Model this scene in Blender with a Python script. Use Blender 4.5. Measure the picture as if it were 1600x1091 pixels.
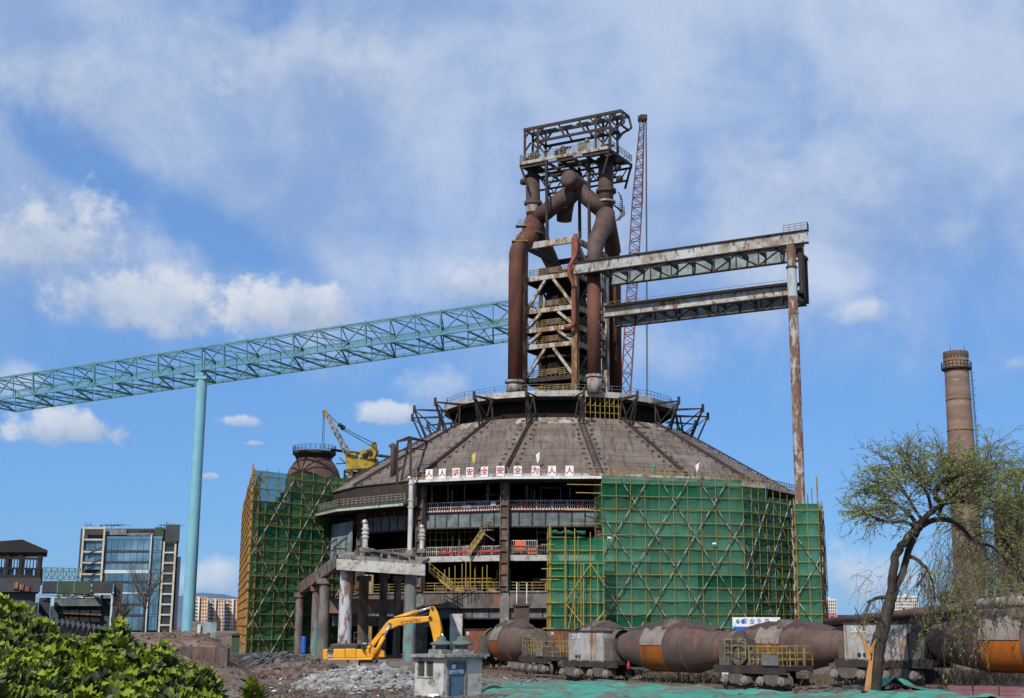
import bpy, math, random
from mathutils import Vector, Matrix, Quaternion, noise as mnoise
random.seed(7)
R = math.radians
sin, cos, pi = math.sin, math.cos, math.pi
scene = bpy.context.scene
col = scene.collection
for _o in list(bpy.data.objects): bpy.data.objects.remove(_o)

# ------------------------------------------------------------------ camera
CAMH = 4.4
PITCH = math.atan(430/2050)
FPX, PCX, PCY = 2050.0, 880.0, 545.5
cam_d = bpy.data.cameras.new('camera'); cam = bpy.data.objects.new('camera', cam_d); col.objects.link(cam)
cam.location = (0, 0, CAMH); cam.rotation_euler = (pi/2+PITCH, 0, 0)
cam_d.lens = 36*FPX/1600; cam_d.sensor_width = 36; cam_d.shift_x = -0.05
cam_d.clip_start = 0.1; cam_d.clip_end = 20000
scene.camera = cam
# ------------------------------------------------------------------ sun, sky, exposure
SUN = Vector((-0.27, -0.68, 0.68)).normalized()
sl = bpy.data.lights.new('sun', 'SUN'); sl.energy = 3.6; sl.angle = R(0.5); sl.color = (1.0, 0.94, 0.85)
so = bpy.data.objects.new('sun', sl); col.objects.link(so); so.location = (-40, -60, 80)
so.rotation_euler = SUN.to_track_quat('Z', 'Y').to_euler()
scene.view_settings.view_transform = 'Standard'; scene.view_settings.look = 'None'
scene.view_settings.exposure = 0.25; scene.view_settings.gamma = 1; scene.view_settings.use_curve_mapping = False
scene.cycles.use_denoising = True
scene.cycles.max_bounces = 6; scene.cycles.transparent_max_bounces = 12

def raydir(px, py):
    u = (px-PCX)/FPX; v = (PCY-py)/FPX
    return Vector((u, cos(PITCH)-v*sin(PITCH), sin(PITCH)+v*cos(PITCH)))
def P(px, py, Y):
    d = raydir(px, py); t = Y/d.y
    return Vector((d.x*t, Y, CAMH+d.z*t))
def G(px, py, z=0.0):
    d = raydir(px, py); t = (z-CAMH)/d.z
    return Vector((d.x*t, d.y*t, z))

class NT:
    def __init__(s, tree): s.t = tree; s.n = tree.nodes; s.l = tree.links
    def add(s, typ, **kw):
        n = s.n.new(typ)
        for k, v in kw.items():
            if k.startswith('i_'):
                key = k[2:]; key = int(key) if key.isdigit() else key
                if hasattr(v, 'is_output'): s.l.new(v, n.inputs[key])
                else: n.inputs[key].default_value = v
            else: setattr(n, k, v)
        return n
    def math(s, op, a, b=None, c=None, clamp=False):
        n = s.n.new('ShaderNodeMath'); n.operation = op; n.use_clamp = clamp
        for i, v in enumerate((a, b, c)):
            if v is None: continue
            if hasattr(v, 'is_output'): s.l.new(v, n.inputs[i])
            else: n.inputs[i].default_value = v
        return n.outputs[0]
    def vmath(s, op, a, b=None, out=0):
        n = s.n.new('ShaderNodeVectorMath'); n.operation = op
        for i, v in enumerate((a, b)):
            if v is None: continue
            if hasattr(v, 'is_output'): s.l.new(v, n.inputs[i])
            else: n.inputs[i].default_value = v
        return n.outputs[out]
    def step(s, x, lo, hi):
        n = s.n.new('ShaderNodeMapRange'); n.interpolation_type = 'SMOOTHSTEP'
        s.l.new(x, n.inputs[0])
        for i, v in ((1, lo), (2, hi)):
            if hasattr(v, 'is_output'): s.l.new(v, n.inputs[i])
            else: n.inputs[i].default_value = v
        return n.outputs[0]
    def mix(s, f, a, b, blend='MIX'):
        n = s.n.new('ShaderNodeMix'); n.data_type = 'RGBA'; n.blend_type = blend
        for key, v in ((0, f), (6, a), (7, b)):
            if hasattr(v, 'is_output'): s.l.new(v, n.inputs[key])
            elif key == 0: n.inputs[0].default_value = v
            else: n.inputs[key].default_value = (*v, 1) if len(v) == 3 else v
        return n.outputs[2]

def make_world():
    w = bpy.data.worlds.new('World'); scene.world = w; w.use_nodes = True
    t = NT(w.node_tree); t.n.clear()
    sky = t.add('ShaderNodeTexSky', sky_type='NISHITA', sun_disc=False)
    sky.sun_elevation = math.asin(SUN.z); sky.sun_rotation = math.atan2(SUN.x, SUN.y)
    sky.air_density = 1.0; sky.dust_density = 0.4; sky.ozone_density = 4.0; sky.altitude = 100
    tc = t.add('ShaderNodeTexCoord'); d = tc.outputs['Generated']
    sx = t.add('ShaderNodeSeparateXYZ', i_0=d)
    base = t.mix(SKY_FLAT, t.mix(1.0, sky.outputs[0], SKY_TINT, 'MULTIPLY'), SKY_BLUE)
    # high veil of cloud on a flat layer: position on the layer = direction / height
    hz = t.math('ADD', t.math('MAXIMUM', sx.outputs[2], 0.0), 0.12)
    pv = t.add('ShaderNodeCombineXYZ', i_0=t.math('DIVIDE', sx.outputs[0], hz), i_1=t.math('DIVIDE', sx.outputs[1], hz), i_2=0.37)
    mp = t.add('ShaderNodeMapping', i_Vector=pv.outputs[0]); mp.inputs['Rotation'].default_value = (0, 0, R(-32)); mp.inputs['Scale'].default_value = (0.55, 1.0, 1)
    mp.inputs['Location'].default_value = VEIL_LOC
    n1 = t.add('ShaderNodeTexNoise', i_Vector=mp.outputs[0], i_Scale=0.75, i_Detail=9.0, i_Roughness=0.52, i_Distortion=0.35)
    n2 = t.add('ShaderNodeTexNoise', i_Vector=d, i_Scale=11.0, i_Detail=9.0, i_Roughness=0.58, i_Distortion=0.35)
    veil = t.math('MULTIPLY', t.step(n1.outputs[0], 0.16, 0.52), t.math('ADD', 0.5, t.math('MULTIPLY', n2.outputs[0], 0.85)))
    up = t.step(t.math('ADD', sx.outputs[2], t.math('MULTIPLY', t.math('SUBTRACT', n2.outputs[0], 0.5), 0.16)), 0.165, 0.285)
    veil = t.math('MULTIPLY', t.math('MULTIPLY', veil, up), 0.98, clamp=True)
    for (px, py, rx, ry, ang, dep) in GAPS:   # rents in the cloud sheet
        cd = raydir(px, py).normalized(); rt = cd.cross(Vector((0, 0, 1))).normalized(); uv = rt.cross(cd).normalized()
        e1 = rt*cos(R(ang))-uv*sin(R(ang)); e2 = rt*sin(R(ang))+uv*cos(R(ang))
        a = t.math('MULTIPLY', t.vmath('DOT_PRODUCT', d, tuple(e1), out=1), FPX/rx); b = t.math('MULTIPLY', t.vmath('DOT_PRODUCT', d, tuple(e2), out=1), FPX/ry)
        r2 = t.math('ADD', t.math('SQRT', t.math('ADD', t.math('MULTIPLY', a, a), t.math('MULTIPLY', b, b))), t.math('MULTIPLY', t.math('SUBTRACT', n2.outputs[0], 0.5), 1.6))
        fr = t.math('GREATER_THAN', t.vmath('DOT_PRODUCT', d, tuple(cd), out=1), 0.5)
        g = t.math('MULTIPLY', t.math('MULTIPLY', t.math('SUBTRACT', 1.0, t.step(r2, 0.35, 1.15)), dep), fr)
        veil = t.math('MULTIPLY', veil, t.math('SUBTRACT', 1.0, g))
    n3 = t.add('ShaderNodeTexNoise', i_Vector=d, i_Scale=5.0, i_Detail=8.0, i_Roughness=0.55, i_Distortion=0.4)
    c = t.mix(veil, base, t.mix(t.step(t.math('ADD', t.math('MULTIPLY', n3.outputs[0], .65), t.math('MULTIPLY', n2.outputs[0], .35)), 0.40, 0.60), VEIL_COL, VEIL_TOP))
    # heaped clouds: ellipses on the sky broken up by noise
    nn = t.add('ShaderNodeTexNoise', i_Vector=d, i_Scale=13.0, i_Detail=8.0, i_Roughness=0.55, i_Distortion=0.2)
    ns = t.add('ShaderNodeTexNoise', i_Vector=d, i_Scale=42.0, i_Detail=6.0, i_Roughness=0.6)
    nq = t.add('ShaderNodeTexNoise', i_Vector=d, i_Scale=120.0, i_Detail=4.0, i_Roughness=0.6)
    wob = t.math('SUBTRACT', t.math('ADD', t.math('ADD', t.math('MULTIPLY', nn.outputs[0], 1.5), t.math('MULTIPLY', ns.outputs[0], 0.95)), t.math('MULTIPLY', nq.outputs[0], 0.45)), 1.45)
    for (px, py, rx, ry, dens, soft) in CUMULI:
        cd = raydir(px, py).normalized()
        rt = cd.cross(Vector((0, 0, 1))).normalized(); uv = rt.cross(cd).normalized()
        a = t.math('MULTIPLY', t.vmath('DOT_PRODUCT', d, tuple(rt), out=1), FPX/rx)
        b = t.math('MULTIPLY', t.vmath('DOT_PRODUCT', d, tuple(uv), out=1), FPX/ry)
        fr = t.math('GREATER_THAN', t.vmath('DOT_PRODUCT', d, tuple(cd), out=1), 0.5)
        # flat base: stretch lower half
        bb = t.math('MULTIPLY', b, t.math('ADD', 1.0, t.math('MULTIPLY', t.math('LESS_THAN', b, 0.0), 0.35)))
        r2 = t.math('SQRT', t.math('ADD', t.math('MULTIPLY', a, a), t.math('MULTIPLY', bb, bb)))
        m = t.math('ADD', t.math('SUBTRACT', 1.0, r2), t.math('MULTIPLY', wob, 1.15))
        m = t.math('MULTIPLY', t.math('MULTIPLY', t.step(m, 0.02, soft), dens), fr)
        lum = t.step(t.math('ADD', t.math('SUBTRACT', b, t.math('MULTIPLY', a, 0.25)), t.math('MULTIPLY', wob, 1.4)), -0.9, 0.9)
        c = t.mix(m, c, t.mix(lum, CUM_LOW, CUM_TOP))
    bg = t.add('ShaderNodeBackground', i_Color=c, i_Strength=SKY_STR)
    out = t.add('ShaderNodeOutputWorld'); t.l.new(bg.outputs[0], out.inputs[0])
SKY_STR = 0.1
SKY_TINT = (0.60, 1.0, 1.35)
VEIL_LOC = (0.3, 0.2, 0)
VEIL_COL = (2.5, 3.6, 5.75); VEIL_TOP = (4.5, 5.3, 6.9)
GAPS = [(110, 235, 230, 48, 30, .9), (330, 360, 200, 60, 22, .95), (420, 20, 60, 30, -30, .6), (1500, 480, 260, 120, 0, .6), (240, 560, 200, 70, 0, .6)]
SKY_FLAT = 0.7; SKY_BLUE = (1.4, 2.75, 5.6)
CUM_TOP = (5.8, 6.2, 6.9); CUM_LOW = (2.9, 3.8, 5.6)
CUMULI = [  # heaped clouds: where they stand in the sky, half sizes, density, softness
 (55, 385, 170, 105, 0.95, 0.6), (200, 470, 180, 75, 0.9, 0.65), (460, 485, 135, 62, 0.98, 0.45), (110, 672, 95, 42, 0.9, 0.45),
 (605, 650, 55, 24, 0.85, 0.5), (378, 660, 42, 14, 0.8, 0.5), (395, 693, 24, 7, 0.7, 0.5), (325, 745, 20, 8, 0.6, 0.5),
 (740, 450, 120, 55, 0.7, 0.8), (345, 905, 70, 38, 0.75, 0.7), (1340, 905, 110, 60, 0.7, 0.9), (1345, 490, 48, 26, 0.7, 0.7),
 (30, 600, 60, 40, 0.55, 0.9), (690, 610, 80, 50, 0.5, 1.0), (1000, 560, 160, 90, 0.35, 1.2), (1590, 570, 30, 18, 0.5, 0.8),
 (1250, 320, 260, 150, 0.5, 1.2), (520, 120, 330, 130, 0.55, 1.2), (150, 150, 240, 110, 0.5, 1.1), (1450, 120, 240, 120, 0.45, 1.2)]
make_world()

# ------------------------------------------------------------------ materials
def pmat(name, c1, c2=None, amt=0.5, width=0.12, scale=1.0, stretch=(1, 1, 1), c3=None, amt3=0.62, scale3=None, stretch3=None,
         rough=0.8, metal=0.0, bump=0.0, bscale=None, var=0.25, objvar=0.12, spec=0.3, detail=7.0):
    m = bpy.data.materials.new(name); m.use_nodes = True
    t = NT(m.node_tree); bs = t.n['Principled BSDF']
    geo = t.add('ShaderNodeNewGeometry'); oi = t.add('ShaderNodeObjectInfo')
    mp = t.add('ShaderNodeMapping', i_Vector=geo.outputs['Position']); mp.inputs['Scale'].default_value = stretch
    c = None
    if c2:
        n = t.add('ShaderNodeTexNoise', i_Vector=mp.outputs[0], i_Scale=scale, i_Detail=detail, i_Roughness=0.62)
        c = t.mix(t.step(n.outputs[0], amt-width, amt+width), c1, c2)
    if c3:
        mp3 = t.add('ShaderNodeMapping', i_Vector=geo.outputs['Position']); mp3.inputs['Scale'].default_value = stretch3 or stretch
        mp3.inputs['Location'].default_value = (13.1, 5.7, 9.2)
        n = t.add('ShaderNodeTexNoise', i_Vector=mp3.outputs[0], i_Scale=scale3 or scale*2.3, i_Detail=8.0, i_Roughness=0.65)
        c = t.mix(t.step(n.outputs[0], amt3-0.06, amt3+0.06), c or c1, c3)
    nv = t.add('ShaderNodeTexNoise', i_Vector=mp.outputs[0], i_Scale=scale*5, i_Detail=5.0)
    val = t.math('ADD', t.math('ADD', 1-var*0.5-objvar*0.5, t.math('MULTIPLY', nv.outputs[0], var)), t.math('MULTIPLY', oi.outputs['Random'], objvar))
    hs = t.add('ShaderNodeHueSaturation', i_Value=val)
    if c is None: hs.inputs['Color'].default_value = (*c1, 1)
    else: t.l.new(c, hs.inputs['Color'])
    t.l.new(hs.outputs[0], bs.inputs['Base Color'])
    bs.inputs['Roughness'].default_value = rough; bs.inputs['Metallic'].default_value = metal
    bs.inputs['Specular IOR Level'].default_value = spec
    if bump:
        nb = t.add('ShaderNodeTexNoise', i_Vector=mp.outputs[0], i_Scale=bscale or scale*4, i_Detail=6.0)
        b = t.add('ShaderNodeBump', i_Height=nb.outputs[0], i_Strength=bump, i_Distance=0.1); t.l.new(b.outputs[0], bs.inputs['Normal'])
    return m
def netmat(name, c1, c2, alpha):
    m = pmat(name, c1, c2, amt=0.5, width=0.2, scale=0.35, stretch=(1, 1, 0.35), rough=0.9, var=0.45, objvar=0.6, bump=0.4, bscale=2.2, spec=0.1)
    t = NT(m.node_tree); bs = t.n['Principled BSDF']; out = t.n['Material Output']
    geo = t.add('ShaderNodeNewGeometry')
    n = t.add('ShaderNodeTexNoise', i_Vector=geo.outputs['Position'], i_Scale=0.5, i_Detail=4.0)
    tr = t.add('ShaderNodeBsdfTransparent'); ms = t.add('ShaderNodeMixShader')
    f = t.math('ADD', alpha-0.14, t.math('MULTIPLY', n.outputs[0], 0.28), clamp=True)
    tl = t.add('ShaderNodeBsdfTranslucent'); tl.inputs[0].default_value = (c2[0]*1.5, c2[1]*1.5, c2[2]*1.5, 1); m2 = t.add('ShaderNodeMixShader', i_0=0.3); t.l.new(bs.outputs[0], m2.inputs[1]); t.l.new(tl.outputs[0], m2.inputs[2])
    t.l.new(f, ms.inputs[0]); t.l.new(tr.outputs[0], ms.inputs[1]); t.l.new(m2.outputs[0], ms.inputs[2]); t.l.new(ms.outputs[0], out.inputs[0])
    return m
M = {}
M['dirt'] = pmat('dirt', (0.14, 0.112, 0.092), (0.205, 0.172, 0.147), scale=0.25, c3=(0.075, 0.055, 0.045), amt3=0.56, scale3=1.4, rough=0.95, bump=0.6, bscale=3, var=0.5, spec=0.1)
M['road'] = pmat('road_dirt', (0.19, 0.155, 0.13), (0.13, 0.10, 0.085), scale=0.3, c3=(0.09, 0.07, 0.06), amt3=0.6, scale3=0.8, stretch3=(1, 0.2, 1), rough=0.95, bump=0.4, bscale=4, var=0.35, spec=0.1)
M['berm'] = pmat('berm_soil', (0.125, 0.082, 0.06), (0.19, 0.145, 0.115), scale=0.6, c3=(0.065, 0.043, 0.032), amt3=0.58, scale3=2.5, rough=0.95, bump=0.9, bscale=3, var=0.6, spec=0.1)
M['roof'] = pmat('roof_sheet', (0.142, 0.108, 0.09), (0.205, 0.17, 0.143), amt=0.55, scale=0.16, c3=(0.105, 0.076, 0.063), amt3=0.55, scale3=1.5, stretch3=(1.3, 0.14, 0.14), rough=0.75, var=0.4, objvar=0.26, bump=0.15)
M['rooftop'] = pmat('roof_sheet_bleached', (0.17, 0.135, 0.11), (0.36, 0.33, 0.28), amt=0.5, scale=0.5, stretch=(1, 1, 0.4), c3=(0.09, 0.05, 0.03), amt3=0.55, scale3=1.1, rough=0.75, var=0.4, objvar=0.2)
M['ribm'] = pmat('rib_steel', (0.045, 0.036, 0.032), (0.09, 0.05, 0.035), amt=0.6, scale=1.2, rough=0.8)
M['dark'] = pmat('dark_steel', (0.035, 0.03, 0.028), (0.07, 0.042, 0.03), amt=0.58, scale=0.9, rough=0.8)
M['black'] = pmat('interior_shade_black', (0.018, 0.015, 0.013), (0.035, 0.024, 0.018), scale=0.5, rough=0.95, spec=0.05)  # near-black base puts the shade of the open interiors into the colour
M['railg'] = pmat('railing_steel', (0.20, 0.19, 0.16), (0.12, 0.07, 0.04), amt=0.55, scale=2.5, rough=0.7)
M['raily'] = pmat('railing_ochre', (0.33, 0.24, 0.07), (0.14, 0.08, 0.04), amt=0.55, scale=2.0, rough=0.7)
M['gutter'] = pmat('gutter_white', (0.62, 0.63, 0.63), (0.35, 0.31, 0.28), amt=0.6, scale=1.5, c3=(0.14, 0.09, 0.06), amt3=0.66, scale3=2.6, rough=0.7)
M['railw'] = pmat('railing_pale', (0.42, 0.41, 0.38), (0.22, 0.17, 0.13), amt=0.55, scale=2.0, rough=0.7)
M['deckw'] = pmat('deck_edge_paint', (0.42, 0.42, 0.40), (0.30, 0.27, 0.23), amt=0.55, scale=0.9, c3=(0.15, 0.09, 0.06), amt3=0.6, scale3=2, rough=0.8)
M['girder'] = pmat('girder_bluegrey', (0.15, 0.185, 0.19), (0.085, 0.095, 0.095), amt=0.5, scale=0.8, c3=(0.10, 0.05, 0.035), amt3=0.64, scale3=1.5, rough=0.7, objvar=0.35)
M['concrete'] = pmat('concrete', (0.23, 0.215, 0.20), (0.14, 0.13, 0.12), amt=0.5, scale=0.6, c3=(0.42, 0.41, 0.39), amt3=0.64, scale3=1.2, stretch3=(1, 1, 0.4), rough=0.9, bump=0.3)
M['concband'] = pmat('concrete_band', (0.16, 0.145, 0.135), (0.07, 0.06, 0.056), amt=0.5, scale=0.45, stretch=(1, 1, .6), c3=(0.22, 0.10, 0.06), amt3=0.57, scale3=0.45, rough=0.9, bump=0.3)
M['colrust'] = pmat('column_rust', (0.085, 0.055, 0.04), (0.16, 0.15, 0.14), amt=0.55, scale=1.0, stretch=(1, 1, 0.4), c3=(0.20, 0.09, 0.035), amt3=0.58, scale3=0.9, rough=0.85)
M['colwhite'] = pmat('column_paint_rust', (0.42, 0.44, 0.47), (0.20, 0.11, 0.08), amt=0.52, width=0.05, scale=0.55, stretch=(1, 1, 0.35), c3=(0.12, 0.06, 0.045), amt3=0.56, scale3=1.6, rough=0.8)
M['colteal'] = pmat('column_teal', (0.13, 0.25, 0.25), (0.16, 0.14, 0.13), amt=0.5, width=0.06, scale=0.7, stretch=(1, 1, 0.4), c3=(0.16, 0.06, 0.05), amt3=0.6, scale3=1.0, rough=0.8)
M['colgrey'] = pmat('column_grey', (0.19, 0.17, 0.16), (0.10, 0.085, 0.08), amt=0.5, scale=0.8, stretch=(1, 1, 0.5), c3=(0.15, 0.05, 0.04), amt3=0.62, scale3=0.5, rough=0.85)
M['tube'] = pmat('uptake_brown', (0.105, 0.068, 0.055), (0.07, 0.043, 0.035), amt=0.5, scale=0.35, c3=(0.22, 0.165, 0.14), amt3=0.70, scale3=1.3, stretch3=(1, 1, 0.3), rough=0.7, objvar=0.12)
M['tuber'] = pmat('uptake_rust', (0.135, 0.05, 0.03), (0.07, 0.034, 0.025), amt=0.52, scale=0.6, stretch=(1, 1, 0.4), c3=(0.32, 0.25, 0.20), amt3=0.68, scale3=1.5, stretch3=(1, 1, 0.3), rough=0.75)
M['tubeg'] = pmat('uptake_collar_grey', (0.36, 0.33, 0.30), (0.18, 0.12, 0.09), amt=0.5, scale=1.0, stretch=(1, 1, 0.3), rough=0.7)
M['frame'] = pmat('tower_frame_paint', (0.40, 0.39, 0.35), (0.22, 0.13, 0.07), amt=0.52, width=0.07, scale=0.9, stretch=(1, 1, 0.5), c3=(0.14, 0.07, 0.04), amt3=0.6, scale3=2.2, rough=0.8)
M['framer'] = pmat('tower_column_rust', (0.36, 0.29, 0.20), (0.20, 0.09, 0.04), amt=0.47, width=0.07, scale=0.8, stretch=(1, 1, 0.35), c3=(0.10, 0.055, 0.035), amt3=0.58, scale3=2.2, rough=0.85)
M['redpipe'] = pmat('red_pipe', (0.26, 0.07, 0.045), (0.16, 0.05, 0.035), amt=0.5, scale=1.0, rough=0.6)
M['gant'] = pmat('gantry_paint', (0.40, 0.43, 0.42), (0.30, 0.25, 0.20), amt=0.52, width=0.07, scale=0.45, c3=(0.15, 0.075, 0.05), amt3=0.57, scale3=1.4, stretch3=(1, 1, 0.5), rough=0.75, objvar=0.3)
M['gantd'] = pmat('gantry_paint_blue', (0.26, 0.34, 0.36), (0.16, 0.20, 0.21), amt=0.5, scale=0.5, c3=(0.15, 0.10, 0.08), amt3=0.63, scale3=1.6, rough=0.75, objvar=0.2)
M['pole'] = pmat('pole_rust', (0.15, 0.095, 0.07), (0.36, 0.36, 0.34), amt=0.52, width=0.06, scale=1.6, stretch=(1, 1, 0.35), c3=(0.20, 0.085, 0.045), amt3=0.56, scale3=1.6, rough=0.8)
M['polew'] = pmat('pole_pale', (0.40, 0.47, 0.48), (0.22, 0.15, 0.11), amt=0.6, scale=1.0, stretch=(1, 1, 0.3), rough=0.8)
M['teal'] = pmat('teal_paint', (0.19, 0.42, 0.51), (0.17, 0.38, 0.47), scale=0.3, c3=(0.17, 0.30, 0.34), amt3=0.62, scale3=0.9, stretch3=(1, 1, 0.12), rough=0.55, var=0.08, objvar=0.06)
M['teal2'] = pmat('teal_truss_paint', (0.10, 0.255, 0.285), (0.075, 0.20, 0.225), scale=0.8, rough=0.6, var=0.15, objvar=0.2)
M['net'] = netmat('green_netting', (0.054, 0.165, 0.105), (0.08, 0.24, 0.152), 0.86)
M['netl'] = netmat('green_netting_sheer', (0.018, 0.15, 0.08), (0.026, 0.20, 0.10), 0.68)
M['netd'] = netmat('green_netting_dull', (0.05, 0.135, 0.058), (0.08, 0.19, 0.08), 0.97)
M['neto'] = netmat('green_netting_dense', (0.040, 0.135, 0.08), (0.06, 0.195, 0.118), 0.98)
M['yel'] = pmat('scaffold_yellow', (0.33, 0.25, 0.05), (0.30, 0.20, 0.05), amt=0.55, scale=1.5, c3=(0.14, 0.07, 0.035), amt3=0.64, scale3=2.5, rough=0.6, objvar=0.3)
M['polel'] = pmat('scaffold_dull_ochre', (0.22, 0.17, 0.045), (0.13, 0.08, 0.03), amt=0.55, scale=1.8, rough=0.7, objvar=0.3)
M['ored'] = pmat('scaffold_ochre', (0.34, 0.20, 0.045), (0.22, 0.09, 0.03), amt=0.5, scale=1.5, rough=0.7, objvar=0.4)
M['bredw'] = pmat('brace_white', (0.40, 0.38, 0.34), (0.24, 0.19, 0.16), amt=0.6, scale=2, rough=0.6)
M['bred'] = pmat('brace_red', (0.20, 0.055, 0.04), (0.12, 0.05, 0.035), scale=2, rough=0.6)
M['white'] = pmat('white_board', (0.78, 0.78, 0.76), (0.7, 0.69, 0.66), scale=1.5, rough=0.5, var=0.08, objvar=0.06)
M['redt'] = pmat('red_lettering', (0.42, 0.02, 0.025), rough=0.6, var=0.05)
M['redb'] = pmat('red_banner', (0.50, 0.03, 0.035), (0.4, 0.03, 0.03), scale=2, rough=0.7)
M['orange'] = pmat('orange_barrier', (0.75, 0.13, 0.05), rough=0.5, var=0.1)
M['blackt'] = pmat('black_lettering', (0.03, 0.03, 0.05), rough=0.5, var=0.05)
M['blue'] = pmat('blue_paint', (0.02, 0.12, 0.55), rough=0.5, var=0.1)
M['vent'] = pmat('vent_post_paint', (0.55, 0.53, 0.49), (0.33, 0.29, 0.24), amt=0.55, scale=1.2, stretch=(1, 1, 0.3), rough=0.6)
M['ball'] = pmat('vent_ball', (0.42, 0.42, 0.42), rough=0.35, metal=0.5, var=0.1)
M['ex'] = pmat('excavator_yellow', (0.74, 0.34, 0.012), (0.60, 0.27, 0.018), amt=0.55, scale=0.8, c3=(0.24, 0.16, 0.08), amt3=0.66, scale3=2.2, rough=0.5, var=0.2, objvar=0.06, spec=0.5)
M['exd'] = pmat('excavator_dark', (0.035, 0.037, 0.045), (0.06, 0.055, 0.05), scale=1.5, rough=0.5)
M['chrome'] = pmat('cylinder_rod', (0.7, 0.7, 0.7), rough=0.2, metal=0.8, var=0.05)
M['track'] = pmat('crawler_steel', (0.30, 0.28, 0.25), (0.17, 0.15, 0.13), scale=2.5, rough=0.6, metal=0.2)
M['kiosk'] = pmat('kiosk_whitewash', (0.50, 0.485, 0.455), (0.34, 0.345, 0.325), amt=0.52, scale=1.1, c3=(0.19, 0.175, 0.16), amt3=0.60, scale3=1.3, rough=0.9, bump=0.25, bscale=5)
M['kroof'] = pmat('kiosk_roof_slab', (0.33, 0.32, 0.30), (0.16, 0.14, 0.13), amt=0.5, scale=2.0, rough=0.9, bump=0.4)
M['kdoor'] = pmat('kiosk_door_blue', (0.085, 0.165, 0.24), (0.06, 0.12, 0.17), amt=0.55, scale=1.2, c3=(0.12, 0.06, 0.04), amt3=0.70, scale3=2.5, rough=0.6)
M['kframe'] = pmat('kiosk_door_frame', (0.20, 0.19, 0.165), (0.13, 0.12, 0.10), scale=2, rough=0.8)
M['kvent'] = pmat('mushroom_vent', (0.115, 0.15, 0.135), (0.08, 0.105, 0.095), scale=2, rough=0.7)
M['glassd'] = pmat('dark_glass', (0.03, 0.035, 0.035), rough=0.15, var=0.1, spec=0.6)
M['rockg'] = pmat('broken_concrete', (0.32, 0.315, 0.305), (0.16, 0.155, 0.15), scale=1.2, rough=0.95, bump=0.4, var=0.4, objvar=0.5)
M['rockd'] = pmat('dark_rubble', (0.115, 0.115, 0.118), (0.06, 0.06, 0.062), scale=1.2, rough=0.95, bump=0.4, objvar=0.5)
M['rockb'] = pmat('brick_rubble', (0.115, 0.075, 0.058), (0.15, 0.13, 0.115), scale=0.5, c3=(0.20, 0.085, 0.055), amt3=0.60, scale3=0.6, rough=0.95, objvar=0.5)
M['gnet'] = pmat('ground_netting', (0.045, 0.21, 0.16), (0.075, 0.285, 0.23), amt=0.5, scale=0.5, stretch=(0.35, 1, 1), c3=(0.12, 0.13, 0.10), amt3=0.515, scale3=0.9, stretch3=(0.4, 1, 1), rough=0.8, bump=0.5, bscale=2.5, var=0.4)
M['barrel'] = pmat('ladle_shell', (0.115, 0.073, 0.061), (0.078, 0.05, 0.042), amt=0.52, scale=0.5, c3=(0.17, 0.07, 0.035), amt3=0.60, scale3=0.7, rough=0.65, bump=0.1)
M['crust'] = pmat('slag_crust', (0.05, 0.037, 0.034), (0.075, 0.054, 0.047), scale=0.9, rough=0.95, bump=0.8, bscale=3)
M['plate'] = pmat('heat_plate', (0.22, 0.19, 0.17), (0.145, 0.12, 0.108), amt=0.55, scale=0.8, c3=(0.11, 0.08, 0.07), amt3=0.66, scale3=1.2, rough=0.8)
M['orust'] = pmat('orange_rust', (0.33, 0.088, 0.008), (0.18, 0.05, 0.01), amt=0.55, scale=0.6, stretch=(1, 1, 0.35), c3=(0.13, 0.05, 0.02), amt3=0.6, scale3=0.7, stretch3=(1, 1, 0.4), rough=0.85)
M['boxw'] = pmat('wagon_box_paint', (0.37, 0.37, 0.365), (0.27, 0.245, 0.225), amt=0.52, width=0.1, scale=0.7, c3=(0.26, 0.10, 0.035), amt3=0.555, scale3=1.1, stretch3=(1.6, 1.6, 0.22), rough=0.8)
M['boxr'] = pmat('wagon_box_rust', (0.25, 0.09, 0.04), (0.15, 0.06, 0.04), amt=0.5, scale=0.8, c3=(0.45, 0.43, 0.4), amt3=0.64, scale3=1.0, stretch3=(1.5, 1.5, 0.3), rough=0.85)
M['bogie'] = pmat('bogie_steel', (0.085, 0.074, 0.065), (0.13, 0.105, 0.085), amt=0.5, scale=1.5, rough=0.8, bump=0.2)
M['rail'] = pmat('rail_steel', (0.11, 0.07, 0.05), (0.18, 0.13, 0.1), scale=2, rough=0.6)
M['bark'] = pmat('willow_bark', (0.072, 0.055, 0.045), (0.036, 0.028, 0.024), amt=0.5, scale=2.5, stretch=(1, 1, 0.25), rough=0.95, bump=0.8, bscale=6)
M['twig'] = pmat('twig_bark', (0.135, 0.105, 0.08), (0.09, 0.072, 0.06), scale=1.5, rough=0.9)
M['wood'] = pmat('split_wood', (0.50, 0.26, 0.09), (0.30, 0.13, 0.05), amt=0.5, scale=2, stretch=(1, 1, 0.15), rough=0.85)
M['wleaf'] = pmat('willow_leaf', (0.19, 0.225, 0.028), (0.115, 0.15, 0.028), amt=0.5, scale=0.6, rough=0.6, var=0.4)
M['dry'] = pmat('dry_weeds', (0.16, 0.12, 0.08), (0.10, 0.075, 0.055), scale=0.8, rough=0.95, var=0.5)
M['kerb'] = pmat('pink_wall', (0.20, 0.095, 0.105), (0.15, 0.075, 0.08), amt=0.55, scale=1.0, c3=(0.28, 0.25, 0.24), amt3=0.66, scale3=0.9, rough=0.9)
M['brick'] = pmat('chimney_brick', (0.265, 0.185, 0.142), (0.185, 0.125, 0.095), amt=0.5, width=0.15, scale=0.35, stretch=(0.35, 0.35, 2.2), c3=(0.30, 0.235, 0.19), amt3=0.62, scale3=0.8, stretch3=(0.5, 0.5, 1.6), rough=0.95)
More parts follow.
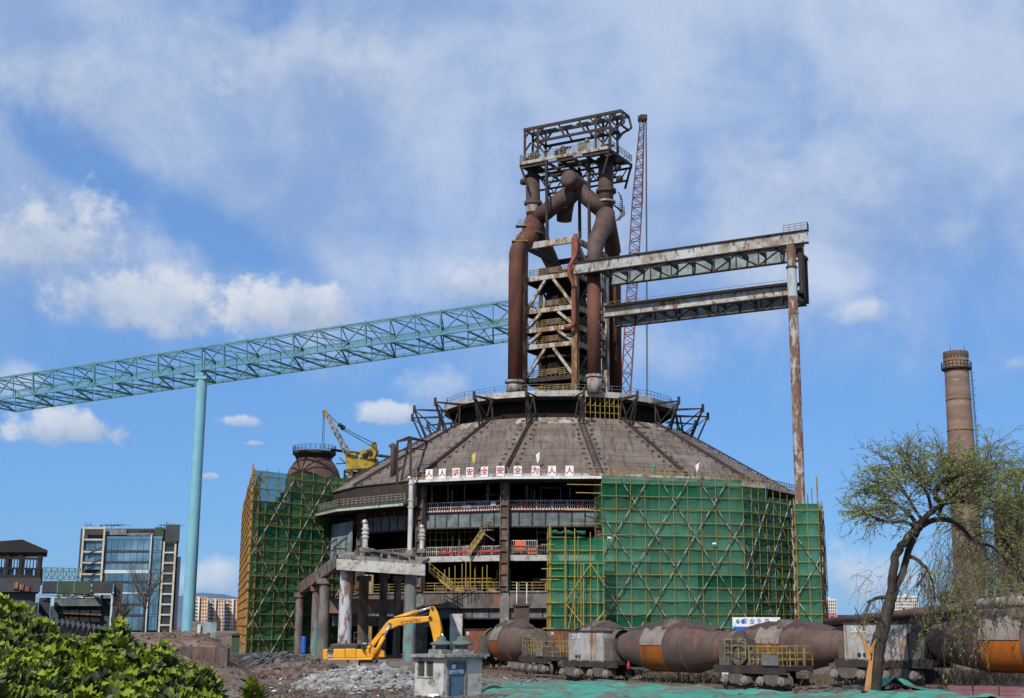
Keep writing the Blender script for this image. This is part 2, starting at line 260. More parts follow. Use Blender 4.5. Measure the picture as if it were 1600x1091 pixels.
M['officeg'] = pmat('office_glass', (0.06, 0.14, 0.21), (0.14, 0.24, 0.31), amt=0.55, scale=0.12, rough=0.08, var=0.2, objvar=0.5, spec=0.8)  # blue of the reflected sky is put into the base colour
M['officef'] = pmat('office_frame', (0.50, 0.48, 0.38), (0.40, 0.37, 0.28), scale=0.4, rough=0.7)
M['officew'] = pmat('office_spandrel', (0.52, 0.54, 0.55), rough=0.6)
M['dkpanel'] = pmat('charcoal_cladding', (0.035, 0.038, 0.046), (0.05, 0.05, 0.055), scale=0.4, rough=0.6)
M['dkgreen'] = pmat('dark_green_cladding', (0.030, 0.055, 0.032), (0.04, 0.065, 0.035), scale=0.3, rough=0.7, objvar=0.3)
M['lowglass'] = pmat('low_block_glass', (0.065, 0.10, 0.105), (0.085, 0.12, 0.125), scale=0.3, rough=0.2, objvar=0.4, spec=0.6)
M['shed'] = pmat('shed_steel', (0.014, 0.011, 0.012), (0.022, 0.016, 0.015), scale=0.7, rough=0.7)
M['apt'] = pmat('apartment_wall', (0.62, 0.38, 0.22), (0.66, 0.52, 0.40), amt=0.5, width=0.05, scale=0.06, stretch=(1, 1, 0.1), rough=0.9, objvar=0.25)
M['aptw'] = pmat('apartment_white', (0.62, 0.60, 0.58), (0.55, 0.52, 0.50), scale=0.05, rough=0.9)
M['aptg'] = pmat('apartment_window', (0.10, 0.09, 0.09), rough=0.3)
M['pink'] = pmat('pink_building', (0.50, 0.14, 0.13), rough=0.9)
M['hill'] = pmat('hill_haze_blue', (0.10, 0.13, 0.18), (0.08, 0.11, 0.16), scale=0.01, rough=1.0)  # blue of distant air is put into the base colour
M['cry'] = pmat('crane_yellow', (0.38, 0.26, 0.02), (0.22, 0.14, 0.03), amt=0.55, scale=0.8, c3=(0.07, 0.05, 0.03), amt3=0.6, scale3=1.2, rough=0.6)
M['crred'] = pmat('crane_red', (0.17, 0.055, 0.045), (0.10, 0.045, 0.04), scale=0.6, rough=0.6)
M['cable'] = pmat('steel_cable', (0.09, 0.10, 0.11), rough=0.5)
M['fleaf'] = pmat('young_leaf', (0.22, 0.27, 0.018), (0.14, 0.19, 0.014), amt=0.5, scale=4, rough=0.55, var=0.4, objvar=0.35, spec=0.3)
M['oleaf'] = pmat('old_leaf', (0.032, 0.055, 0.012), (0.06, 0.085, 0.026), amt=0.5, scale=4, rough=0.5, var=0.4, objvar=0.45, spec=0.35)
M['flagy'] = pmat('flag_yellow', (0.6, 0.5, 0.08), rough=0.8, var=0.1)
M['flagg'] = pmat('flag_green', (0.05, 0.3, 0.2), rough=0.8, var=0.1)
M['stove'] = pmat('stove_rust', (0.14, 0.075, 0.055), (0.085, 0.055, 0.045), amt=0.52, scale=0.3, c3=(0.19, 0.14, 0.11), amt3=0.62, scale3=0.7, stretch3=(1, 1, 0.4), rough=0.8)
M['skinp'] = pmat('skin', (0.42, 0.27, 0.19), rough=0.6)

# ------------------------------------------------------------------ mesh helpers
WL = {}
def wl(o): return WL.get(o.name, Vector((0, 0, 0))) if o else Vector((0, 0, 0))
def thing(name, label, cat, loc=(0, 0, 0), group=None, local=False):
    o = bpy.data.objects.new(name, None); o.empty_display_size = 0.5; col.objects.link(o)
    o.location = loc; o['label'] = label; o['category'] = cat
    if group: o['group'] = group
    WL[o.name] = Vector((0, 0, 0)) if local else Vector(loc)
    return o
def tag(o, label, cat, group=None):
    o['label'] = label; o['category'] = cat
    if group: o['group'] = group
    return o
def link(name, me, parent=None, loc=None):
    o = bpy.data.objects.new(name, me); col.objects.link(o)
    l = Vector(loc) if loc is not None else Vector((0, 0, 0))
    if parent:
        o.parent = parent; o.location = l - wl(parent)
    else: o.location = l
    WL[o.name] = l
    return o
def copy_tree(o, parent=None):
    c = o.copy(); col.objects.link(c); c.parent = parent; WL[c.name] = wl(o)
    for ch in list(KIDS.get(o.name, o.children)): copy_tree(ch, c)
    return c
KIDS = {}
class MB:
    def __init__(s): s.v = []; s.f = []; s.mi = []; s.m = 0
    def face(s, idx): s.f.append(idx); s.mi.append(s.m)
    def quad(s, a, b, c, d):
        n = len(s.v); s.v += [tuple(a), tuple(b), tuple(c), tuple(d)]; s.face((n, n+1, n+2, n+3))
    def tri(s, a, b, c):
        n = len(s.v); s.v += [tuple(a), tuple(b), tuple(c)]; s.face((n, n+1, n+2))
    def hexa(s, q):  # 8 points: bottom 4 then top 4, same order
        n = len(s.v); s.v += [tuple(p) for p in q]
        for f in ((3, 2, 1, 0), (4, 5, 6, 7), (0, 1, 5, 4), (1, 2, 6, 5), (2, 3, 7, 6), (3, 0, 4, 7)): s.face(tuple(n+i for i in f))
        return s
    def box(s, c, sz, ax=None):
        c = Vector(c); X, Y, Z = ax or (Vector((1, 0, 0)), Vector((0, 1, 0)), Vector((0, 0, 1)))
        x, y, z = X*sz[0]/2, Y*sz[1]/2, Z*sz[2]/2
        return s.hexa([c-x-y-z, c+x-y-z, c+x+y-z, c-x+y-z, c-x-y+z, c+x-y+z, c+x+y+z, c-x+y+z])
    def bar(s, p, q, w, h=None, up=Vector((0, 0, 1))):
        p, q = Vector(p), Vector(q); d = q-p
        if d.length < 1e-6: return s
        h = h or w; d.normalize()
        x = d.cross(up)
        if x.length < 1e-3: x = d.cross(Vector((0, 1, 0)))
        x.normalize(); y = x.cross(d)
        x = x*w/2; y = y*h/2
        return s.hexa([p-x-y, p+x-y, p+x+y, p-x+y, q-x-y, q+x-y, q+x+y, q-x+y])
    def tube(s, pts, rad, n=8, caps=True):
        pts = [Vector(p) for p in pts]; k = len(pts)
        if not hasattr(rad, '__len__'): rad = [rad]*k
        base = len(s.v); prev = None
        for i, p in enumerate(pts):
            d = (pts[min(i+1, k-1)]-pts[max(i-1, 0)]).normalized()
            if prev is None:
                x = d.cross(Vector((0, 0, 1)))
                if x.length < 0.05: x = d.cross(Vector((1, 0, 0)))
            else: x = prev - d*prev.dot(d)
            if x.length < 1e-5: x = d.orthogonal()
            x.normalize(); y = d.cross(x); prev = x
            for j in range(n):
                a = 2*pi*j/n; s.v.append(tuple(p + (x*cos(a)+y*sin(a))*rad[i]))
        for i in range(k-1):
            for j in range(n):
                a = base+i*n+j; b = base+i*n+(j+1) % n
                s.face((a, b, b+n, a+n))
        if caps:
            s.face(tuple(base+j for j in range(n))[::-1]); s.face(tuple(base+(k-1)*n+j for j in range(n)))
        return s
    def lathe(s, prof, n=24, o=(0, 0, 0), ax=None, a0=0, a1=2*pi):
        o = Vector(o); X, Y, Z = ax or (Vector((1, 0, 0)), Vector((0, 1, 0)), Vector((0, 0, 1)))
        full = abs(a1-a0-2*pi) < 1e-4; m = n if full else n+1; base = len(s.v)
        for r, z in prof:
            for j in range(m):
                a = a0+(a1-a0)*j/n; s.v.append(tuple(o+X*(r*cos(a))+Y*(r*sin(a))+Z*z))
        for i in range(len(prof)-1):
            for j in range(n):
                a = base+i*m+j; b = base+i*m+(j+1) % m if full else a+1
                s.face((a, b, b+m, a+m))
        return s
    def prism(s, poly, d):  # polygon of 3D points pushed along vector d
        k = len(poly); n = len(s.v); d = Vector(d)
        s.v += [tuple(p) for p in poly] + [tuple(Vector(p)+d) for p in poly]
        s.face(tuple(n+i for i in range(k))); s.face(tuple(n+k+i for i in range(k))[::-1])
        for i in range(k):
            j = (i+1) % k; s.face((n+j, n+i, n+k+i, n+k+j))
        return s
    def mesh(s, name, mat, smooth=False):
        me = bpy.data.meshes.new(name); me.from_pydata(s.v, [], s.f)
        for m in (mat if isinstance(mat, (list, tuple)) else [mat]): me.materials.append(m)
        if len(me.polygons) == len(s.mi): me.polygons.foreach_set('material_index', s.mi)
        if smooth: me.polygons.foreach_set('use_smooth', [True]*len(me.polygons))
        me.update(); return me
    def build(s, name, mat, parent=None, smooth=False, kind=None, label=None):
        o = link(name, s.mesh(name, mat, smooth), parent)
        if kind: o['kind'] = kind
        if label: o['label'] = label
        return o
UNIT = {}
def unit(kind, mat, n=6):
    k = (kind, mat.name)
    if k not in UNIT:
        b = MB()
        if kind == 'rod': b.tube([(0, 0, 0), (0, 0, 1)], 1.0, n)
        elif kind == 'bar': b.box((0, 0, 0.5), (1, 1, 1))
        UNIT[k] = b.mesh('unit_'+kind, mat, kind == 'rod')
    return UNIT[k]
def rod(name, p, q, r, mat, parent, kind='rod', r2=None):
    p, q = Vector(p), Vector(q); d = q-p
    o = link(name, unit(kind, mat), parent, p)
    o.rotation_mode = 'QUATERNION'
    dn = d.normalized()
    x = dn.cross(Vector((0, 0, 1)))
    if x.length < 1e-3: x = Vector((1, 0, 0))
    x.normalize(); y = dn.cross(x)
    o.rotation_quaternion = Matrix((x, y, dn)).transposed().to_quaternion()
    o.scale = (r, r2 or r, d.length)
    return o
def lerp(a, b, t): return a+(b-a)*t
def rail(mb, pts, h=1.1, step=1.6, r=0.035, rails=2, picket=None):
    """railing along a polyline of floor points"""
    for p, q in zip(pts[:-1], pts[1:]):
        p, q = Vector(p), Vector(q); L = (q-p).length; n = max(1, round(L/step)); up = Vector((0, 0, h))
        for i in range(n+1): a = p.lerp(q, i/n); mb.bar(a, a+up, r*2)
        for k in range(rails): u = up*((k+1)/rails); mb.bar(p+u, q+u, r*2)
        if picket:
            m = int(L/picket)
            for i in range(m+1): a = p.lerp(q, i/max(m, 1)); mb.bar(a+up*0.08, a+up*0.97, r*1.3)
    return mb
def text(s, p, X, U, size, mat, name, parent, depth=0.01, bold=0.0):
    cu = bpy.data.curves.new(name, 'FONT'); cu.body = s; cu.size = size; cu.align_x = 'CENTER'; cu.align_y = 'CENTER'; cu.extrude = depth
    cu.resolution_u = 3; cu.offset = bold
    cu.materials.append(mat)
    o = bpy.data.objects.new(name, cu); col.objects.link(o)
    X = Vector(X).normalized(); U = Vector(U).normalized(); N = X.cross(U)
    o.rotation_mode = 'QUATERNION'; o.rotation_quaternion = Matrix((X, U, N)).transposed().to_quaternion()
    if parent: o.parent = parent
    o.location = Vector(p)-wl(parent)
    WL[o.name] = Vector(p)
    return o
def fonts_to_mesh():
    dg = bpy.context.evaluated_depsgraph_get(); done = {}
    for o in [o for o in scene.objects if o.type == 'FONT']:
        if o.data.name not in done: done[o.data.name] = bpy.data.meshes.new_from_object(o.evaluated_get(dg))
        me = done[o.data.name]; q = bpy.data.objects.new(o.name+'_', me); col.objects.link(q); q.parent = o.parent; q.location = o.location
        q.rotation_mode = 'QUATERNION'; q.rotation_quaternion = o.rotation_quaternion; nm = o.name.split('.')[0]; bpy.data.objects.remove(o); q.name = nm
def struct(o): o['kind'] = 'structure'; return o
UPV = Vector((0, 0, 1))
# ------------------------------------------------------------------ ground
def sst(x, a, b):
    t = max(0.0, min(1.0, (x-a)/(b-a))); return t*t*(3-2*t)
def fbm(x, y, s, o=4): return mnoise.fractal(Vector((x*s, y*s, 3.3)), 1.0, 2.0, o)
HEAPS = []  # (cx, cy, rx, ry, h)
def lerp_(a, b, t): return a+(b-a)*t
def heap_h(x, y):
    z = 0
    for cx, cy, rx, ry, h in HEAPS:
        d = math.hypot((x-cx)/rx, (y-cy)/ry)
        if d < 1.25: z = max(z, h*(1-sst(d, 0.25, 1.2))*(1+0.35*fbm(x, y, 0.8, 2)))
    return z
def gh(x, y):
    z = 2.75*(1-sst(y, 10, 34))
    edge = -11.3 - (y-61)*0.31 + 0.8*fbm(x, y, 0.25, 2)
    b = sst(edge-x, 0.0, 4.2)*sst(y, 46, 58)*(1-sst(y, 96, 120))
    z = max(z, lerp_(2.35, 3.45, sst(y, 69.6, 70.8))*b*(1+0.16*fbm(x, y, 0.5, 4))+0.16*b*abs(fbm(x, y, 1.3, 3)))
    far = -24 - (y-100)*.12
    if y > 200 and x < far: z = max(z, 2.6*sst(far-x, 0, 10)*sst(y, 205, 235)*(1-sst(y, 300, 400)))
    z = max(z, 0.55*sst(x, 13, 21)*sst(y, 58, 66)*(1-sst(y, 92, 110)))
    n = fbm(x, y, 0.3, 4)*0.11
    if -17 < x < -4 and 60 < y < 100: n *= 0.5
    return z+n
HEAPS += [(-14.6, 100, 4.9, 9.5, 1.02), (-30.3, 136, 7.4, 6, 1.25), (-23.6, 118, 4.4, 7, .85)]
def axis(lo, hi, st, ext):
    a = [lo+i*st for i in range(int((hi-lo)/st)+1)]; s = st
    while a[-1] < ext: s *= 1.5; a.append(a[-1]+s)
    s = st
    while a[0] > -ext: s *= 1.5; a.insert(0, a[0]-s)
    return a
def make_ground():
    xs = axis(-60, 60, 0.8, 7000); ys = axis(0, 170, 0.8, 9000)
    b = MB(); nx = len(xs)
    for y in ys:
        for x in xs: b.v.append((x, y, gh(x, y)))
    for j in range(len(ys)-1):
        for i in range(nx-1):
            k = j*nx+i; b.face((k, k+1, k+nx+1, k+nx))
            if xs[i] < -14 and 40 < ys[j] < 130: b.mi[-1] = 1
    return struct(b.build('ground', [M['dirt'], M['berm']], smooth=True))
tag(make_ground(), 'bare brown site ground with a soil bank at left', 'ground')
def sheet(name, fx0, fx1, y0, y1, mat, off, ny, nx, extra=None, smooth=True):
    b = MB()
    for j in range(ny+1):
        y = lerp(y0, y1, j/ny)
        for i in range(nx+1):
            x = lerp(fx0(y), fx1(y), i/nx); b.v.append((x, y, gh(x, y)+off+(extra(x, y) if extra else 0)))
    for j in range(ny):
        for i in range(nx): k = j*(nx+1)+i; b.face((k, k+1, k+nx+2, k+nx+1))
    return b.build(name, mat, smooth=smooth)
tag(struct(sheet('dirt_road', lambda y: -15.0-(y-60)*.03+fbm(1, y, .2)*.8, lambda y: -5.5-(y-60)*.19+fbm(5, y, .25)*1.0, 56, 100, M['road'], 0.02, 56, 16)), 'pale dirt road between the hedge and the kiosk', 'road')

# ------------------------------------------------------------------ furnace hall (polygon of 18 sides)
HC = Vector((-0.6, 223, 0)); DR = 2.1; NF = 18; A0 = 8.5
def hv(k, r, z):
    a = R(A0+20*k); return Vector((HC.x+r*sin(a), HC.y-r*cos(a), z))
def hp(deg, r, z):
    a = R(deg); return Vector((HC.x+r*sin(a), HC.y-r*cos(a), z))
RI, ZI, RO, ZO = 20.9, 35.9, 39.5, 24.75
hall = thing('furnace_hall', 'huge round furnace hall with many-sided brown sheet roof and open storeys', 'industrial hall', HC)
def hw(k, r, z): return hv(k, r-DR, z)
def roof_pt(k, t, s):  # k facet, t along facet 0..1, s up the slope 0 (eave)..1
    r = lerp(RO, RI, s); z = lerp(ZO, ZI, s); return hv(k, r, z).lerp(hv(k+1, r, z), t)
rng = random.Random(3)
def roof_z(r): return lerp(ZI, ZO, (r-RI)/(RO-RI))
for k in range(NF):
    front = k in (-4, -3, -2, -1, 0, 1, 2, 3, 14, 15, 16, 17)
    if not front:
        b = MB(); b.quad(roof_pt(k, 0, 0), roof_pt(k, 1, 0), roof_pt(k, 1, 1), roof_pt(k, 0, 1)); b.build('roof_panel', M['roof'], hall); continue
    nr = 9
    nrm = (roof_pt(k, 1, 0)-roof_pt(k, 0, 0)).cross(roof_pt(k, 0, 1)-roof_pt(k, 0, 0)).normalized()
    if nrm.z < 0: nrm = -nrm
    for j in range(nr):
        nc = 3
        for i in range(nc):
            t0, t1 = i/nc+0.0015, (i+1)/nc-0.0015; s0, s1 = j/nr+0.002, (j+1)/nr+0.006
            lo = nrm*(0.055+rng.uniform(0, .02)); hi = nrm*(0.02+rng.uniform(0, .015))
            b = MB(); q = [roof_pt(k, t0, s0), roof_pt(k, t1, s0), roof_pt(k, t1, s1), roof_pt(k, t0, s1)]
            top = [q[0]+lo, q[1]+lo, q[2]+hi, q[3]+hi]; bot = [p-nrm*0.12 for p in q]
            b.hexa(bot+top); b.build('roof_panel', M['rooftop'] if j >= nr-1 and rng.random() < .75 else M['roof'], hall)
# ribs with clips
for k in range(NF):
    b = MB()
    for off in ((-0.42, 0.42) if k == 0 else (-.16, .16)):
        tang = (hp(A0+20*k+1, RO, 0)-hp(A0+20*k-1, RO, 0)).normalized()
        p = hv(k, RO+0.2, ZO+0.22)+tang*off; q = hv(k, RI, ZI+0.28)+tang*off*0.9
        b.bar(p, q, 0.13, 0.28)
    for i in range(24):
        s = (i+0.5)/24; c = hv(k, lerp(RO, RI, s), lerp(ZO, ZI, s)+0.2)
        b.bar(c-tang*0.4, c+tang*0.4, 0.06, 0.08)
        if i % 2 == 0:
            for sg in (-1, 1):
                j = rng.uniform(.9, 1.35); c2 = c+tang*sg*j-UPV*.08; b.bar(c2-tang*0.22, c2+tang*0.22, 0.16, 0.14)
    b.build('roof_rib', M['ribm'], hall)
# drum, upper deck, brackets
RD, ZD = 19.7, 40.0
b = MB()
for k in range(NF):
    b.quad(hv(k, 17.5, 34.8), hv(k+1, 17.5, 34.8), hv(k+1, 17.5, ZD-.3), hv(k, 17.5, ZD-.3))
b.build('drum', M['black'], hall)
for k in range(NF):
    b = MB(); b.hexa([hv(k, 8, ZD-.3), hv(k+1, 8, ZD-.3), hv(k+1, RD, ZD-.3), hv(k, RD, ZD-.3), hv(k, 8, ZD), hv(k+1, 8, ZD), hv(k+1, RD, ZD), hv(k, RD, ZD)])
    b.build('deck_plate', M['dark'], hall)
    b = MB(); b.hexa([hv(k, RD+.02, ZD-.5), hv(k+1, RD+.02, ZD-.5), hv(k+1, RD+.22, ZD-.5), hv(k, RD+.22, ZD-.5), hv(k, RD+.02, ZD+.42), hv(k+1, RD+.02, ZD+.42), hv(k+1, RD+.22, ZD+.42), hv(k, RD+.22, ZD+.42)])
    b.build('deck_edge', M['deckw'], hall)
    b = MB(); rail(b, [hv(k, RD+.1, ZD+.42), hv(k+1, RD+.1, ZD+.42)], 1.0, 1.15, 0.03, 2); b.build('railing', M['railg'], hall)
    # soffit ring below the deck edge
    b = MB(); b.hexa([hv(k, RD-.6, ZD-1.0), hv(k+1, RD-.6, ZD-1.0), hv(k+1, RD, ZD-.6), hv(k, RD, ZD-.6), hv(k, RD-.6, ZD-.45), hv(k+1, RD-.6, ZD-.45), hv(k+1, RD, ZD-.45), hv(k, RD, ZD-.45)])
    b.build('edge_beam', M['dark'], hall)
    # bracket truss at each rib
    c = thing('bracket', '', '', HC); del c['label'], c['category']; c.parent = hall; c.location = (0, 0, 0)
    tg = (hp(A0+20*k+1, 25, 0)-hp(A0+20*k-1, 25, 0)).normalized()
    for sg in (-1, 1):
        o1 = tg*0.55*sg
        tip = hv(k, 25.4, 39.2); foot = hv(k, 23.3, roof_z(23.3)+.2)+o1*.7; foot2 = hv(k, 21.2, roof_z(21.2)+.1)+o1*1.2
        top = hv(k, RD+.2, ZD-.7)+o1*1.2
        rod('strut', foot, tip, .24, M['dark'], c, 'bar'); rod('strut', tip, top, .2, M['dark'], c, 'bar')
        rod('strut', foot2, foot2.lerp(hv(k, 20.6, ZD-.6), 1), .18, M['dark'], c, 'bar')
    rod('strut', hv(k, 21.2, roof_z(21.2)+.1), tip, .16, M['dark'], c, 'bar')
    rod('tip_post', hv(k, 25.4, 38.6), hv(k, 25.4, 39.9), .42, M['dark'], c, 'bar')
# scaffold poles and rails left standing in the drum gap
for i in range(9):
    a = 9.5+i*2.3; rod('drum_pole', hp(a, 20.0, 35.9), hp(a, 20.0, 39.3), .06, M['yel'], hall)
for z in (37.0, 38.1): rod('drum_pole', hp(8.5, 20.0, z), hp(28.5, 20.0, z), .06, M['yel'], hall)
for i in range(7):
    a = 10+i*2.8; rod('drum_pole', hp(a, 20.0, 38.2), hp(a+2.2, 19.4, 38.9), .05, M['yel'], hall)

# eave walkway, gutter, railing per facet
LOW = (-4, -5)       # facets of the left wing whose walkway hangs lower
def ring_seg(name, k, r0, r1, z0, z1, mat, t0=0.0, t1=1.0):
    a, b_, c, d = [hw(k, r0, 0).lerp(hw(k+1, r0, 0), t) for t in (t0, t1)]+[hw(k, r1, 0).lerp(hw(k+1, r1, 0), t) for t in (t1, t0)]
    m = MB(); m.hexa([Vector((p.x, p.y, z0)) for p in (a, b_, c, d)]+[Vector((p.x, p.y, z1)) for p in (a, b_, c, d)])
    return m.build(name, mat, hall)
for k0 in range(-9, 9):
    k = k0
    low = k in (-3, -4, -5)
    r0, r1, zf = (41.9, 44.3, 21.2) if low else (40.8, 43.0, 24.55)
    ring_seg('walkway', k, r0, r1, zf-.25, zf, M['dark'])
    ring_seg('gutter', k, r1+.01, r1+.26, zf-.32, zf+.02, M['deckw'] if (k > 0 or low) else M['gutter'])
    ring_seg('kick_board', k, r1-.12, r1-.02, zf, zf+.45, M['dkgreen'] if low else M['frame'])
    b = MB(); rail(b, [hw(k, r1-.2, zf), hw(k+1, r1-.2, zf)], 1.45 if low else 1.25, 0.95, .05, 4 if low else 3); b.build('railing', M['raily'] if k >= 0 else M['railg'], hall)
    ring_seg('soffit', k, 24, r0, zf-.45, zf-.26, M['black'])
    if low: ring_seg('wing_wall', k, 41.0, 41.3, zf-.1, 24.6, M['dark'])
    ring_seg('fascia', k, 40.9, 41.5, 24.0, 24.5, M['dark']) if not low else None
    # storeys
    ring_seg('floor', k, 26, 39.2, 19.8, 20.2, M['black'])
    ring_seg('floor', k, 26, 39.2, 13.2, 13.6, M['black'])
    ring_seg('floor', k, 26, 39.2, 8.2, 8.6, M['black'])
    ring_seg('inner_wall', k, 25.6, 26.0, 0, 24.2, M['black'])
    if k <= -3 or k >= 3: ring_seg('inner_wall', k, 33, 33.4, 0, 23.9, M['black'])  # extra dark ring added so no sky shows through at the sides
    vis = -5 <= k <= 3
    n = 7 if vis else 1
    for i in range(n):
        ring_seg('girder_panel', k, 39.5, 39.62, 17.95, 20.05, M['girder'], i/n+.008, (i+1)/n-.008)
    ring_seg('girder_flange', k, 39.2, 39.9, 20.06, 20.24, M['dark']); ring_seg('girder_flange', k, 39.2, 39.9, 17.76, 17.94, M['dark'])
    ring_seg('girder_web', k, 39.2, 39.45, 17.95, 20.05, M['dark'])
    if vis:
        for i in range(n+1): 
            p = hw(k, 39.66, 0).lerp(hw(k+1, 39.66, 0), min(max(i/n, .004), .996)); rod('stiffener', Vector((p.x, p.y, 17.95)), Vector((p.x, p.y, 20.05)), .14, M['dark'], hall, 'bar')
        b = MB(); rail(b, [hw(k, 39.6, 20.25), hw(k+1, 39.6, 20.25)], 1.3, 2.2, .045, 2, .30); b.build('railing', M['railw'] if k > -3 else M['ored'], hall)
        b = MB(); rail(b, [hw(k, 39.6, 13.95), hw(k+1, 39.6, 13.95)], 1.25, 2.2, .045, 2, .30); b.build('railing', M['railw'] if k == -2 else M['railg'], hall)
        b = MB(); rail(b, [hw(k, 39.4, 8.95), hw(k+1, 39.4, 8.95)], 1.2, 1.8, .04, 3); b.build('railing', M['raily'], hall)
    ring_seg('slab_edge', k, 39.2, 39.9, 13.1, 13.9, M['deckw'])
    if k in (-2, -1):
        m = MB(); a_, b_ = hw(k, 39.96, 20.3), hw(k+1, 39.96, 20.3); n_ = 60
        for i in range(n_):
            p_, q_ = a_.lerp(b_, i/n_), a_.lerp(b_, (i+1)/n_); m.m = i % 2; d_ = UPV*.10; m.hexa([p_-d_, q_-d_, q_-d_+Vector((0, .05, 0)), p_-d_+Vector((0, .05, 0)), p_+d_, q_+d_, q_+d_+Vector((0, .05, 0)), p_+d_+Vector((0, .05, 0))])
        m.build('kick_plate', [M['gutter'], M['redb']], hall, kind='stuff')
    ring_seg('concrete_band', k, 39.2, 40.0, 6.6, 8.75, M['concband'])
    ring_seg('concrete_coping', k, 39.1, 40.2, 8.76, 8.95, M['concrete'])
    for i in range(5 if vis else 1):
        nn_ = 5 if vis else 1
        ring_seg('lower_girder', k, 39.0, 39.3, 5.3, 6.5, M['girder'] if (i+k) % 3 else M['concband'], i/nn_+.006, (i+1)/nn_-.006)
    ring_seg('girder_flange', k, 38.9, 39.7, 5.1, 5.28, M['dark'])
    # columns on the corners and a painted pier below
    p = hw(k, 40.25, 0); ang = R(A0+20*k); ax = (Vector((cos(ang), sin(ang), 0)), Vector((-sin(ang), cos(ang), 0)), UPV)
    m = MB()
    top = 24.0 if not low else 20.8
    m.box((p.x, p.y, (top+8.9)/2), (1.05, .16, top-8.9), ax)
    for sg in (-1, 1): m.box(Vector((p.x, p.y, (top+8.9)/2))+ax[0]*.55*sg, (.12, .9, top-8.9), ax)
    for i in range(9): m.box(Vector((p.x, p.y, 9.8+i*1.6))-ax[1]*.32, (1.0, .08, .45), ax) if 9.8+i*1.6 < top else None
    m.build('column', M['colrust'], hall)
    m = MB(); m.box(Vector((p.x, p.y, 4.5))+ax[1]*.7, (1.3, 1.0, 9.0), ax); m.build('column', M['concrete'], hall)
pp = P(713, 985, 184.5)
m = MB(); m.box((pp.x, pp.y, 2.9), (1.7, 1.3, 5.8)); m.build('pier', M['kiosk'], hall)
for k, r0_, r1_ in ((-2, 26, 37.0), (3, 26, 37.0)):
    a_, b_ = hv(k, r0_-DR, 0), hv(k, r1_-DR, 0); q_ = Vector((.3, 0, 0)); m = MB(); m.hexa([a_, b_, b_+q_, a_+q_, a_+UPV*23.9, b_+UPV*23.9, b_+q_+UPV*23.9, a_+q_+UPV*23.9]); m.build('sky_block_wall', M['black'], hall)  # unseen dark walls added to keep sky from showing through the storeys
rgc = random.Random(41)
for zf, n_ in ((8.6, 22), (13.6, 26), (20.2, 16)):   # plant left standing on the open storeys
    for i in range(n_):
        deg = rgc.uniform(-31, 8); r_ = rgc.uniform(31, 35.6); c = hp(deg, r_, zf); sx, sz = rgc.uniform(.3, 1.6), rgc.uniform(.5, 2.6 if zf < 20 else 1.6); m = MB(); kind_ = rgc.random()
        mt_ = rgc.choice(('colrust', 'concband', 'dark', 'girder', 'boxr', 'raily'))
        if kind_ < .4: m.box(c+UPV*sz/2, (sx, rgc.uniform(.3, 1.2), sz)); m.box(c+UPV*(sz+.06), (sx*1.1, .6, .12)); nm = 'plant_cabinet'
        elif kind_ < .7: m.tube([c, c+UPV*rgc.uniform(3.2, 4.3)], rgc.uniform(.08, .25), 8); nm = 'riser_duct'
        else:
            e_ = hp(deg+rgc.uniform(2, 6), r_, zf); u_ = UPV*rgc.uniform(1.0, 3.8); m.tube([c+u_, e_+u_], rgc.uniform(.06, .2), 7); m.bar(c, c+u_, .1); m.bar(e_, e_+u_, .1); nm = 'service_duct'
        m.build(nm, M[mt_], hall)
# thin hangers, stairs and poles seen in the open storeys
for px, y0, y1 in ((675, 745, 785), (726, 745, 782), (830, 745, 780), (890, 745, 778), (700, 748, 786)):
    rod('hanger', P(px, y0, 190), P(px, y1, 190), .06, M['railg'], hall)
def stair(pb, pt, w, mat, parent, treads=9):
    """flight between two points"""
    m = MB(); side = Vector((0, 1, 0))*w
    for s_ in (0, 1):
        o_ = side*s_; m.bar(pb+o_, pt+o_, .08, .3); u = Vector((0, 0, 1.1)); m.bar(pb+o_+u, pt+o_+u, .08); m.bar(pb+o_+u*.5, pt+o_+u*.5, .06)
        for i in range(6): a = (pb+o_).lerp(pt+o_, i/5); m.bar(a, a+u, .07)
    for i in range(treads): a = pb.lerp(pt, (i+.5)/treads); m.hexa([a+Vector((-.14, 0, 0)), a+Vector((.14, 0, 0)), a+side+Vector((.14, 0, 0)), a+side+Vector((-.14, 0, 0)), a+Vector((-.14, 0, .05)), a+Vector((.14, 0, .05)), a+side+Vector((.14, 0, .05)), a+side+Vector((-.14, 0, .05))])
    m.build('stair', mat, parent)
stair(P(732, 868, 187), P(757, 832, 187), 1.0, M['raily'], hall)
stair(P(706, 922, 184), P(670, 892, 184), 1.0, M['raily'], hall)
m = MB(); a, b_ = P(750, 830, 187), P(773, 828, 187); m.hexa([a, b_, b_+Vector((0, 1.5, 0)), a+Vector((0, 1.5, 0)), a+UPV*.12, b_+UPV*.12, b_+Vector((0, 1.5, .12)), a+Vector((0, 1.5, .12))]); m.bar(a, P(773, 845, 187), .12); rail(m, [a+UPV*.12, b_+UPV*.12], 1.1, 1, .04, 3); m.build('stair_landing', M['railg'], hall)
for i, px in enumerate((695, 702, 711, 722, 728, 735, 742, 754, 761)):
    rod('standing_pole', P(px, 922, 186), P(px, 890-((i*37) % 17), 186), .07, M['yel'], hall)
for yy in (905, 910): rod('standing_pole', P(690, yy, 186.1), P(768, yy-1, 186.1), .06, M['yel'], hall)
for i in range(12):
    px = 672+i*9; rod('back_pole', P(px, 860, 193), P(px, 822, 193), .05, M['raily'], hall)
for yy in (832, 844): rod('back_pole', P(668, yy, 193), P(770, yy-1, 193), .05, M['raily'], hall)
